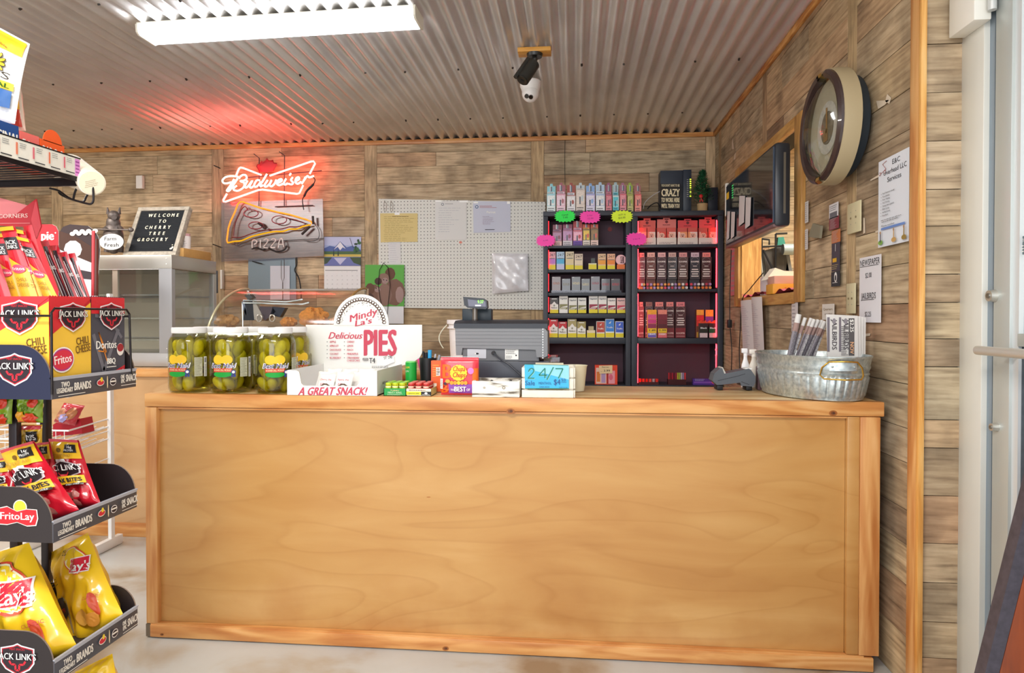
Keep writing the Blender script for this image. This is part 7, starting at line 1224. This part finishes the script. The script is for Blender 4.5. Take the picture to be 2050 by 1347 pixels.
def dori(f, w, h):
    f.rect(0, 0, w, h*.85, P('#4a4a54', .4)); f.quad((0, 0), (w, 0), (w, h*.24), (0, h*.06), P('#d8323a', .4)); f.rect(0, h*.82, w, h*.18, P('#d8323a', .4)); gy = P('#6e6e78', .4)
    f.line([(w*.05, h*.6), (w*.35, h*.2), (w*.8, h*.65)], w*.09, gy); f.line([(w*.1, h*.8), (w*.5, h*.78), (w*.9, h*.55)], w*.07, gy); f.line([(w*.18, h*.42), (w*.42, h*.4), (w*.2, h*.62), (w*.44, h*.3)], w*.025, P('#e08a30'))
    f.text('Doritos', w*.42, h*.44, h*.085, WHT, w=w*.62, al='c', b=1); f.ell(w*.84, h*.42, w*.11, h*.07, P('#efe8e4')); f.ell(w*.84, h*.44, w*.1, h*.045, P('#a02a30')); f.text('BBQ', w*.55, h*.27, h*.06, WHT, w=w*.26, al='c', b=2); f.lines(w*.4, h*.22, w*.3, h*.03, 1, WHT, .9); f.text('MEAT STICKS', w*.2, h*.06, h*.055, WHT, w=w*.76, rot=.22, b=1); jlogo(f, w*.55, h*.8, w*.33)
ys_ = [q(x, 700, X=XF).y for x in (99, 182.5, 249)]
zt1 = q(99, 593, X=XF).z
for i, (y0, y1, fn, l) in enumerate(((ys_[0], ys_[1]-.002, chili, 'yellow and red carton of chili cheese meat sticks on the upper rack shelf'), (ys_[1], ys_[2], dori, 'dark grey and red carton of barbecue meat sticks on the upper rack shelf'))):
    zt = zt1 if i == 0 else q(184, 594, X=XF).z; t_ = thing('meat_stick_carton', l, 'carton', (XF-.07, (y0+y1)/2, ZB1)); m_ = P('#d8323a' if i == 0 else '#5a3038', .45)
    t = MB(); D = .15
    for a in ((XF-.002, XF, y0, y1), (XF-D, XF-D+.002, y0, y1), (XF-D+.002, XF-.002, y0, y0+.002), (XF-D+.002, XF-.002, y1-.002, y1)): t.box(*a, ZB1+.0005, zt, m_)
    t.box(XF-D, XF, y0, y1, ZB1, ZB1+.0015, m_)
    n = 16
    for k in range(n): y_ = y0+(y1-y0)*(k+.5)/n; t.prism([(XF-.002, y_-.003, zt), (XF-.002, y_+.003, zt), (XF-.002, y_, zt+.0025)], (.002, 0, 0), m_)
    t.build('carton_wall', t_); t = MB(); f = Face(t, (XF, y0, ZB1), (0, 1, 0)); fn(f, y1-y0, zt-ZB1); t.build('front_print', t_)
    if i == 0: t = MB(); f = Face(t, (XF-D, y0, ZB1)); chili(f, D, zt-ZB1, True); t.build('end_print', t_)
def stick(pts, Y, kind, l, grp):
    P4 = [q(x, y, Y=Y+(.0 if k < 2 else .0)) for k, (x, y) in enumerate(pts)]; TL, TR, BR, BL = P4; BL = BL+(BL-TL).normalized()*.05; BR = BR+(BR-TR).normalized()*.05
    def S(a, b, l_=0): p = BL.lerp(BR, a).lerp(TL.lerp(TR, a), b); return p+V3((0, -.006*math.sin(math.pi*a)*min(1, 8*(1-b)+.05)-l_, 0))
    t = MB(); t.grid(lambda a, b: S(a, b), 6, 12, P('#cc2030' if kind != 'b' else '#b01c2c', .22, coat=.6)); t.grid(lambda a, b: S(1-a, b)+V3((0, .012*math.sin(math.pi*a), 0)), 4, 6, P('#cc2030', .3))
    f = Face(t, (0, 0, 0), fn=lambda x, y, l_: S(x, y, l_*1.5+.0004))
    if kind == 'y':
        f.quad((.0, 0), (1, 0), (1, .52), (0, .66), P('#f0bc38', .25, coat=.5)); f.rect(.08, .74, .84, .14, P('#221a1e', .3)); f.text('JACK', .5, .8, .045, WHT, w=.7, al='c', b=1); f.text('LINKS', .5, .75, .04, WHT, w=.7, al='c', b=1); f.ell(.5, .52, .42, .05, P('#d84a6a', .3), 16); f.text('Fritos', .5, .505, .035, WHT, w=.74, al='c', b=1); f.text('CHILI', .5, .38, .04, P('#8a5a1c'), w=.6, al='c'); f.text('CHEESE', .5, .32, .04, P('#8a5a1c'), w=.7, al='c'); f.rect(0, .955, 1, .045, P('#e8b030', .3))
    elif kind == 'b':
        f.quad((.25, 0), (.85, 0), (.75, .92), (.3, .92), P('#2a2228', .15, coat=.8)); f.line([(.45, .0), (.42, .85)], .1, P('#d8d4da', .2)); f.line([(.72, .05), (.66, .8)], .05, P('#9a9298', .2)); f.text('LINKS', .5, .6, .05, WHT, w=.6, al='c', b=1)
    t.build('meat_stick', label=l, cat='meat stick', group=grp)
g1 = 'yellow and red meat sticks in the carton'; g2 = 'black and red meat sticks in the carton'
YS = 1.53
for i, (pts, k, l) in enumerate([([(46, 453), (64, 450), (104, 592), (84, 592)], 'r', 'plain red meat stick with yellow cap, rearmost in the carton'), ([(-16, 470), (8, 468), (44, 592), (16, 592)], 'y', 'yellow-fronted meat stick cut by the photo\'s left edge'), ([(28, 458), (50, 462), (86, 592), (62, 592)], 'y', 'yellow-fronted meat stick behind the two tallest'), ([(0, 456), (30, 453), (76, 592), (42, 592)], 'y', 'tall yellow-fronted meat stick, left of the leaning pair'), ([(36, 473), (60, 479), (115, 592), (87, 592)], 'y', 'yellow-fronted meat stick, rightmost of the yellow ones'), ([(-22, 520), (-4, 515), (22, 592), (-10, 592)], 'r', 'short red meat stick low at the left edge')]):
    stick(pts, YS-.008*i, k, l, g1)
for i, (pts, l) in enumerate([([(80, 482), (96, 482), (143, 592), (121, 592)], 'leftmost black-striped meat stick beside the yellow ones'), ([(98, 492), (116, 490), (154, 592), (136, 592)], 'second black-striped meat stick from the left'), ([(136, 508), (149, 506), (179, 592), (166, 592)], 'short red meat stick at the right of the striped ones'), ([(117, 506), (133, 503), (172, 592), (156, 592)], 'third black-striped meat stick from the left')]):
    stick(pts, 1.62-.006*i, 'b', l, g2)
t = MB(); t.tube([q(187, 462, Y=1.64), q(186, 592, Y=1.64)], .004, P('#c84048', .3), 8); t.tube([q(193, 478, Y=1.645), q(192, 592, Y=1.645)], [.005+.0012*(k % 2) for k in range(2)], P('#5a2a20', .4), 8); t.build('beef_stick', label='thin upright red and brown stick at the carton\'s right end', cat='meat stick')
cn = thing('corner_carton', 'folded glossy red carton flap rising behind the meat sticks', 'carton', (q(40, 460, Y=1.66).x, 1.66, q(40, 470, Y=1.66).z))
for pts, m_, Y in (([(-30, 392), (0, 396), (40, 407), (58, 412), (30, 432), (0, 440), (-30, 442)], P('#e8868a', .35), 1.655), ([(-30, 445), (30, 430), (72, 398), (82, 453), (72, 478), (62, 455), (-30, 450)], P('#c8202e', .3, coat=.4), 1.65), ([(62, 440), (72, 398), (82, 453), (73, 476)], P('#e0404a', .25, coat=.5), 1.645)):
    t = MB(); t.prism([q(x, y, Y=Y) for x, y in pts][::-1], (0, .004, 0), m_)
    if Y == 1.65: f = PF(t, Y); f.text('CORNERS', -4, -437, 8, P('#f4c8c0'), w=60, b=1, rot=.03); f.line([(-10, -447), (60, -446.5)], 1, P('#f0a0a0'))
    t.build('flap', cn)
# bags --------------------------------------------------------------
def pouch(name, pts, Y, dtop, th, m, deco, label, group=None, wr=.004, seed=0, crimp=None, sag=0, cat='snack bag'):
    TL, TR, BR, BL = [q(x, y, Y=Y+(dtop if k < 2 else 0)) for k, (x, y) in enumerate(pts)]; c = (TL+TR+BR+BL)/4; t_ = thing(name, label, cat, ((BL+BR)/2), group)
    nrm = (TR-TL).cross(TL-BL).normalized()
    if nrm.y > 0: nrm = -nrm
    def S(a, b, l_=0, s=1):
        p = BL.lerp(BR, a).lerp(TL.lerp(TR, a), b); e = max(0, 1-(2*a-1)**2)**.55*max(0, 1-(2*b-.9)**4 if b > .45 else 1-(2*b-1)**6)**.6
        e *= (1-sag*b); edge = min(1, 6*a, 6*(1-a), 9*(1-b)+.1, 9*b)
        w_ = wr*edge*(math.sin(13*a+9*b+seed)*math.sin(11*b-6*a+seed*2)+.6*math.sin(23*a-17*b+seed)+.35*abs(math.sin(31*b+8*a*seed)))
        p = p-(p-c)*.06*e*0; pin = 1-.05*math.sin(math.pi*b); mid = (BL.lerp(TL, b)+BR.lerp(TR, b))/2; p = mid+(p-mid)*pin
        return p+nrm*(s*(th*e+w_)+l_)
    t = MB(); t.grid(lambda a, b: S(a, b), 26, 34, m); t.grid(lambda a, b: S(1-a, b, 0, -1), 10, 14, m); t.build('bag_skin', t_, 75)
    t = MB(); deco(Face(t, (0, 0, 0), fn=lambda x, y, l_: S(x, y, l_*3+.0016))); t.build('bag_print', t_, 75); return t_
def jl_deco(f):
    f.rect(.02, .70, .96, .27, P('#f2bc30', .25, coat=.5)); f.rect(.02, .955, .96, .04, P('#d8505a', .3)); f.ell(.42, .83, .07, .035, P('#7a5a20', .4)); f.rect(.58, .79, .34, .13, P('#2a2626', .3)); f.text('16g', .66, .86, .04, WHT, w=.16, b=1); f.text('PROTEIN', .61, .81, .03, WHT, w=.26, b=1); f.text('TERIYAKI', .25, .725, .045, P('#b88a28'), w=.55)
    f.rect(.3, .635, .3, .06, WHT); f.poly([(.06, .6), (.5, .68), (.94, .6), (.92, .48), (.5, .42), (.1, .48)], P('#d8c8cc', .3)); f.poly([(.09, .59), (.5, .66), (.91, .59), (.88, .49), (.5, .435), (.13, .49)], P('#2c2226', .3)); f.line([(.36, .5), (.42, .46), (.5, .46), (.58, .46), (.64, .5)], .025, P('#c82a38')); f.text("JACK LINK'S", .5, .53, .085, WHT, w=1.0 - .06, al='c', b=1)
    f.rect(.02, .33, .96, .115, P('#f2c030', .25, coat=.5)); f.text('STEAK BITES', .5, .36, .055, INK, w=.86, al='c', b=2); f.rect(.5, .305, .44, .03, P('#2a2626', .3)); f.text('100% BEEF', .52, .31, .02, WHT, w=.36)
    rr = random.Random(3)
    for k in range(9): f.ell(.2+.07*k+rr.uniform(-.03, .03), .1+rr.uniform(-.05, .08), .07, .05, P(rr.choice(('#a8605c', '#b87470', '#8a4a48')), .4), 7, rag=.15)
jr = P('#c81c30', .22, coat=.7)
pouch('jerky_bag', [(66, 888), (100, 884), (128, 1000), (96, 1010)], 1.58, .04, .012, jr, jl_deco, 'red and yellow jerky bag half hidden between two others', wr=.003, seed=4)
pouch('jerky_bag', [(-45, 925), (20, 915), (38, 1010), (-20, 1020)], 1.54, .03, .012, jr, jl_deco, 'jerky bag cut by the photo\'s left edge, lower shelf', wr=.003, seed=5)
pouch('jerky_bag', [(98, 878), (158, 881), (202, 1008), (128, 1024)], 1.60, .05, .02, jr, jl_deco, 'right jerky bag of steak bites on the middle rack shelf', wr=.003, seed=1)
pouch('jerky_bag', [(0, 902), (68, 882), (158, 1020), (82, 1050)], 1.50, .06, .02, jr, jl_deco, 'front jerky bag leaning right on the middle rack shelf', wr=.003, seed=2)
def green_deco(f):
    f.quad((.1, .05), (.9, .05), (.8, .3), (.2, .35), P('#c83a24', .3)); f.ell(.3, .25, .2, .16, P('#e8a020', .3), 12, rag=.3); f.ell(.7, .2, .2, .16, P('#d84020', .3), 12, rag=.3); f.text('TH', .5, .45, .2, P('#6a8a20'), w=.3, al='c', b=2); f.ell(.8, .75, .16, .2, P('#d83a20', .3), 10)
lgm = P('#8aaa2a', .25, coat=.6); pouch('lime_snack_bag', [(32, 790), (88, 790), (86, 846), (36, 846)], 1.62, .0, .015, lgm, green_deco, 'lime green snack bag with flames hanging under the upper shelf', seed=3); pouch('lime_snack_bag', [(-30, 790), (27, 792), (24, 848), (-20, 852)], 1.60, .0, .015, lgm, green_deco, 'green and red snack bag at the photo\'s left edge', seed=6)
pouch('jerky_bag', [(34, 850), (85, 850), (86, 910), (40, 912)], 1.66, .0, .01, P('#e8b82a', .3, coat=.5), lambda f: (f.rect(.02, .86, .96, .12, P('#d8404a', .3)), f.rect(.5, .45, .4, .35, P('#2a2626', .3)), f.text('MUS', .52, .52, .18, WHT, w=.34, b=1), f.lines(.05, .1, .8, .25, 3, P('#a8781c'), .7)), 'yellow-topped bag hanging behind the jerky bags', seed=7)
ly = P('#f8ca26', .28, coat=.4)
def lays(k=0):
    def d(f):
        f.poly([(.05, .02), (.55, .02), (.42, .3), (.08, .36)] if k == 0 else [(.03, .2), (.3, .16), (.4, .45), (.05, .62)], P('#efe2c4', .35)); f.ell(.22, .25 if k == 0 else .42, .14, .07 if k == 0 else .1, P('#4a4038', .5), 14, rag=.1)
        cx_, cy_ = (.72, .60) if k == 0 else (.8, .68); s_ = 1 if k == 0 else .7
        f.ell(cx_-.04, cy_+.08, .27*s_, .21*s_, P('#e8563c', .3), 30, rot=-.5); f.ell(cx_-.04, cy_+.08, .255*s_, .195*s_, P('#fbf0c8', .3), 30, rot=-.5); f.ell(cx_-.04, cy_+.08, .24*s_, .18*s_, P('#f6cf2c', .3), 30, rot=-.5)
        f.quad((cx_-.27*s_, cy_-.02), (cx_+.17*s_, cy_-.14*s_), (cx_+.27*s_, cy_+.09*s_), (cx_-.17*s_, cy_+.17*s_), P('#f6ece8', .3)); f.quad((cx_-.25*s_, cy_-.01), (cx_+.16*s_, cy_-.12*s_), (cx_+.25*s_, cy_+.08*s_), (cx_-.16*s_, cy_+.15*s_), P('#d4283c', .3)); f.text("Lay's", cx_-.2*s_, cy_-.01, .13*s_, WHT, w=.42*s_, rot=-.24, sh=.2, b=1)
        f.ell(.6, .2, .11, .08, P('#e8b050', .4), 16); f.ell(.72, .12, .1, .07, P('#d8923c', .4), 16); f.ell(.84, .24, .05, .13, P('#c84a28', .4), 14); f.text('CLASSIC', .74, .33, .03, P('#c83a3a'), w=.2, rot=-.2); f.lines(.12, .62, .35, .08, 3, P('#a88a1c'), .8, 2, .008); f.text('25', .6, .86, .05, INK, w=.08, rot=-.2); f.text('PERFECTED', .1, .34, .035, P('#b8402c'), w=.3, rot=.05, b=1)
    return d
pouch('potato_chip_bag', [(98, 1108), (176, 1066), (246, 1228), (158, 1318)], 1.66, .07, .045, ly, lays(1), 'upright yellow potato chip bag at the back of the lowest shelf', wr=.006, seed=8)
pouch('potato_chip_bag', [(-60, 1122), (58, 1086), (153, 1290), (20, 1405)], 1.50, .06, .05, ly, lays(0), 'crumpled yellow potato chip bag in front, red banner slanting', wr=.007, seed=9)
pouch('potato_chip_bag', [(150, 1345), (225, 1308), (245, 1400), (160, 1440)], 1.66, .02, .03, ly, lambda f: f.ell(.5, .7, .3, .1, P('#efe2b0', .3)), 'yellow chip bag showing its top below the lowest lip', wr=.004, seed=10)
# upper wire shelf with seed bags
XT = -1.30; ya, yb_ = 1.30, q(160, 335, X=XT).y; z0, z1 = q(160, 355, X=XT).z, q(160, 319, X=XT).z
us = thing('wire_shelf', 'black wire shelf with a white price strip above the snack rack', 'shelf', (-1.45, 1.45, z0-.04))
t = MB(); t.box(XT-.002, XT, ya, yb_, z0, z1, P('#e6e4dc', .4)); t.box(XT-.004, XT+.001, ya, yb_+.002, z1, z1+.003, wir); t.build('price_strip', us)
t = MB(); f = Face(t, (XT, yb_-.25, z0), (0, 1, 0)); f.rect(.232, .001, .017, z1-z0-.003, P('#d88ad0', .5)); f.lines(.234, .006, .013, .036, 4, P('#8a3a8a'), .9, 3)
for k in range(5): x_ = .012+k*.047; f.lines(x_, .028, .02, .014, 3, GRY, .8, k); f.rect(x_-.01, .012, .005, .028, P('#e07a5a' if k % 2 else '#d86a7a', .5)); f.rect(x_-.004, .004, .03, .0025, INK)
t.build('price_labels', us)
t = MB(); t.box(XT-.006, XT-.002, ya, yb_+.004, z0-.012, z0+.02, wir); t.build('front_bar', us)
for k in range(14): t = MB(); y_ = ya+.01+(yb_-ya-.015)*k/13; t.cyl((XT-.004, y_, z0-.002), (-1.62, y_, z0-.006), .0022, wir, n=8); t.build('shelf_wire', us)
t = MB(); t.box(-1.62, XT-.004, yb_-.002, yb_+.006, z0-.022, z0-.004, wir); t.box(-1.62, -1.6, ya, yb_, z0-.022, z0, wir); t.build('side_bar', us)
t = MB(); t.box(-1.67, -1.63, 1.26, 1.30, 0, 1.9, wir).box(-1.63, -1.6, 1.27, 1.30, z0-.02, z0, wir); t.build('support_post', us)
t = MB(); p = q(150, 385, X=XT-.02)
def hq(x, y, dy=0): return q(x, y, Y=yb_+.02+dy)
t.tube([hq(x, y) for x, y in smooth([(100, 377), (118, 382), (136, 395), (150, 401), (172, 407), (182, 408), (187, 400), (186, 374)])], .0028, wir, 8); t.tube([hq(x, y, .01) for x, y in smooth([(118, 380), (120, 388), (140, 398), (165, 404), (172, 395), (178, 380), (170, 371), (158, 370), (150, 385), (147, 398)])], .0028, wir, 8); t.build('cup_hook', us)
cp = thing('foam_cup', 'white foam cup lying on its side in the wire hook', 'cup', tuple(hq(170, 380, .08))); e0, e1 = hq(184, 366, -.005), hq(140, 340, .11)
t = MB(); t.cyl(e0, e1, .033, P('#f0e8d8', .5), r2=.045, n=36); d = (e0-e1).normalized(); t.cyl(e0, e0+d*.002, .030, P('#e4dac4', .5), n=36); t.build('cup_body', cp, 40)
t = MB(); u_ = d.orthogonal(); F_ = Face(t, e0+d*.0022, V3((1, 0, 0))-d*d.x, V3((0, 0, 1))-d*d.z); F_.lines(-.018, -.01, .034, .02, 4, P('#b0a690'), .7, 4, .0012); t.build('base_print', cp)
def ubox(x0_, x1_, yt, yb, yk, m, l, nm, pr=None, tab=None):
    a, b = q(x0_, yb, X=XT-.012), q(x1_, yb, X=XT-.012); zt = q((x0_+x1_)/2, yt, X=XT-.012).z; t = MB(); t.box(XT-.10, XT-.012, a.y, b.y-.002, z0+.001, zt, m)
    if tab: tb_, r_ = tab; yc = (a.y+b.y)/2; t.prism([(XT-.014, yc+r_*math.cos(math.pi*k/14), zt-.002+r_*1.1*math.sin(math.pi*k/14)) for k in range(15)], (.002, 0, 0), m)
    if pr: pr(Face(t, (XT-.012, a.y, z0), (0, 1, 0)), b.y-a.y, zt-z0)
    t.build(nm, label=l, cat='carton')
ubox(-30, 39, 242, 290, 0, P('#244a8c', .45), 'dark blue carton at the left edge of the wire shelf', 'seed_carton', lambda f, w, h: f.text('ORIGINAL', w, h*.5, h*.24, WHT, al='r', b=2, w=w*1.1))
ubox(40, 80, 268, 300, 0, P('#e8706a', .45), 'salmon red carton beside the dark blue one', 'corn_chip_carton', lambda f, w, h: f.text('Fritos', w*.5, h*.52, h*.25, WHT, w=w*.8, al='c', b=1))
ubox(81, 130, 285, 312, 0, P('#f0602a', .45), 'bright orange carton with round tab on the wire shelf', 'barbecue_carton', lambda f, w, h: f.text('BAR-B-Q', w*.5, h*.42, h*.36, WHT, w=w*.86, al='c', b=2), (0, .03))
def seed_deco(f):
    f.rect(.02, .80, .96, .18, P('#f4b818', .3, coat=.5)); f.text('Resealable', .5, .88, .025, P('#8a6a10'), w=.3, rot=-.2)
    for k in range(14): a = math.tau*k/14; f.ell(.62+.16*math.cos(a), .63+.1*math.sin(a), .055, .025, P('#3a3020', .4), 10, rot=a); f.k -= 1
    f.k += 1
    for k in range(14): a = math.tau*k/14; f.ell(.62+.16*math.cos(a), .63+.1*math.sin(a), .046, .018, P('#f6c81e', .4), 10, rot=a); f.k -= 1
    f.k += 1; f.ell(.62, .63, .13, .08, P('#9a6234', .5), 20); f.text('BIGS', .6, .48, .075, P('#3a3020'), w=.62, al='c', sh=.3, b=0); f.rect(.02, .37, .96, .085, P('#e8cc2a', .3)); f.text('ORIGINAL', .5, .385, .05, P('#3a6a2a'), w=.86, al='c', b=2); f.rect(.02, .16, .96, .2, P('#245a9c', .3)); f.lines(.3, .18, .5, .15, 3, P('#c8d8ec'), .8, 5, .012)
sdm = P('#efeef0', .25, coat=.6)
YT_ = q(20, 250, X=-1.36).y
pouch('seed_bag', [(20, 150), (37, 146), (52, 262), (22, 262)], YT_+.06, .0, .01, P('#e9dfd0', .3, coat=.5), lambda f: (f.rect(.05, .35, .9, .25, P('#e8b030', .3)), f.rect(.05, .05, .9, .3, P('#c8402c', .3)), f.lines(.1, .1, .7, .2, 2, WHT, .8, 3, .02), f.lines(.1, .4, .7, .15, 2, P('#8a6a20'), .8, 3, .02)), 'narrow white and red bag behind the sunflower seed bag', wr=.002, seed=3)
pouch('seed_bag', [(-75, 15), (60, 88), (30, 248), (-60, 240)], YT_-.02, .0, .02, sdm, seed_deco, 'tall white and blue sunflower seed bag on the wire shelf', wr=.003, seed=12)
t = MB(); t.prism([(XT-.1, q(36, 260, X=XT-.1).y, z0+.001), (XT-.1, q(70, 260, X=XT-.1).y+.06, z0+.001), (XT-.1, q(70, 260, X=XT-.1).y+.06, z0+.03), (XT-.1, q(36, 260, X=XT-.1).y, z0+.085)], (-.002, 0, 0), P('#b8b4ae', .7)); t.build('grey_card', label='grey torn cardboard divider behind the orange carton', cat='card')
# white wire rack by the back counter with snack cake cards
YK = 3.02; wrk = thing('white_wire_rack', 'white wire snack rack standing by the back counter', 'wire rack', (q(130, 1070, Y=YK).x, YK, 0)); wht = P('#ecebea', .4); xr0, xr1 = q(40, 700, Y=YK).x, q(186, 700, Y=YK).x
for x_ in (xr0, xr1):
    t = MB(); t.box(x_-.003, x_+.015, YK+.1, YK+.125, .02, 1.3, wht); t.box(x_-.01, x_+.02, YK-.2, YK+.18, .001, .05, wht, .004); t.build('upright', wrk)
t = MB()
for k in range(22): z_ = .32+k*.04; t.box(xr1-.0035, xr1-.0031, YK+.107, YK+.118, z_, z_+.02, P('#55565a', .6))
t.build('slot_row', wrk, kind='stuff')
for z_ in (q(150, 778, Y=YK).z, q(150, 860, Y=YK).z, q(150, 885, Y=YK).z, .62, .42):
    t = MB(); t.tube([(xr1, YK+.1, z_), (xr1, YK-.16, z_-.02), (xr0, YK-.16, z_-.02), (xr0, YK+.1, z_)], .004, wht, 8); t.tube([(xr1, YK+.1, z_+.04), (xr1, YK-.16, z_+.025), (xr0, YK-.16, z_+.025), (xr0, YK+.1, z_+.04)], .003, wht, 8)
    for k in range(9): x_ = xr0+(xr1-xr0)*(k+.5)/9; t.tube([(x_, YK+.1, z_), (x_, YK-.16, z_-.02), (x_, YK-.16, z_+.025)], .0022, wht, 6)
    t.build('wire_basket', wrk)
YC = YK+.09
t = MB(); t.prism([q(x, y, Y=YC) for x, y in ((60, 600), (117, 600), (117, 463), (112, 453), (104, 449), (60, 449))], (0, .004, 0), P('#c82f3a', .4), WHT); f = PF(t, YC); f.text('pie', 108, -480, 17, WHT, al='r', b=2, w=26); f.ell(111, -466, 1.5, 1.5, WHT, 8); t.build('pie_card', label='red rounded card lettered pie on the white wire rack', cat='sign card')
cke = thing('cake_card', 'brown rounded card picturing a chocolate cake with white icing', 'sign card', (q(152, 600, Y=YC-.02).x, YC-.02, q(152, 600, Y=YC-.02).z))
t = MB(); n = 10; pts = [(118, 600), (193, 600), (193, 470), (196, 480)][:2]+[(200, 500)]+[(198, 478), (190, 462), (176, 452), (140, 449), (126, 454), (118, 466)]; t.prism([q(x, y, Y=YC-.02) for x, y in pts], (0, .004, 0), P('#3a2c30', .45), WHT); f = PF(t, YC-.02)
f.poly([(118, -462), (150, -472), (193, -500), (193, -535), (118, -500)], P('#4a3028', .8)); f.poly([(120, -500), (193, -530), (193, -598), (120, -598)], P('#c9c6d0', .6)); f.poly([(160, -540), (185, -545), (185, -560), (165, -558)], P('#3a3036', .6)); f.ell(146, -499, 17, 17, P('#ece8ee', .5), 20, rag=.06)
for i in range(8): f.ell(145+i*6.5, -468+1.2*i+(4 if i % 2 else 0)-(i*.9), 5.5, 4.2, P('#f4ece4', .4), 12); f.ell(145+i*6.5, -468+1.2*i+(4 if i % 2 else 0)-(i*.9), 3, 2, P('#d8ccc4', .4), 10)
t.build('picture', cke)
pouch('cookie_bag', [(128, 806), (170, 812), (150, 852), (108, 845)], YK-.1, .0, .03, P('#b8303c', .3, coat=.6), lambda f: (f.ell(.3, .5, .25, .3, P('#c88a6a', .4), 14, rag=.1), f.ell(.75, .6, .2, .3, P('#b87850', .4), 14), f.ell(.5, .35, .2, .2, P('#b0a8dc', .3), 10, rag=.2)), 'clear red-edged bag of snack cakes tilted in the white rack', wr=.006, seed=2)
t = MB(); a, b = q(108, 870, Y=YK-.08), q(163, 870, Y=YK-.08); t.prism([q(x, y, Y=YK-.08) for x, y in ((106, 874), (165, 868), (160, 838), (140, 845), (125, 838), (106, 850))], (0, .08, 0), P('#b01c30', .45)); t.build('red_carton', label='open dark red carton in the white wire rack', cat='carton')
# ---------------------------------------------------------------- leaning table top by the door
lt_ = thing('leaning_tabletop', 'red-brown wooden tabletop with dark metal edge leaning by the door', 'tabletop', (1.0, 1.42, 0)); YL = 1.40
A, B_ = q(2076, 930, Y=YL), q(1972, 1347, Y=YL); d = (B_-A).normalized(); B_ = B_+d*((B_.z-.02)/-d.z) if B_.z > .02 else B_; nn = V3((-d.z, 0, d.x)); nn = nn if nn.x > 0 else -nn
wd = ramp_mat('reddish_tabletop', [(.3, '#6a2a10'), (.6, '#8e4018'), (.8, '#a8541f')], None, 5, (6, 1, 1), r=.35, bump=.05, dist=.6, coat=.4)
t = MB(); t.prism([A, B_, B_+nn*.026, A+nn*.026], (0, .03, 0), P('#4a4650', .4, .3, var=.2, bs=60)); t.build('metal_edge', lt_)
t = MB(); t.prism([A+nn*.027, B_+nn*.027, V3((B_.x+.5, YL, .02)), A+nn*.5], (0, .028, 0), wd); t.build('wood_panel', lt_)
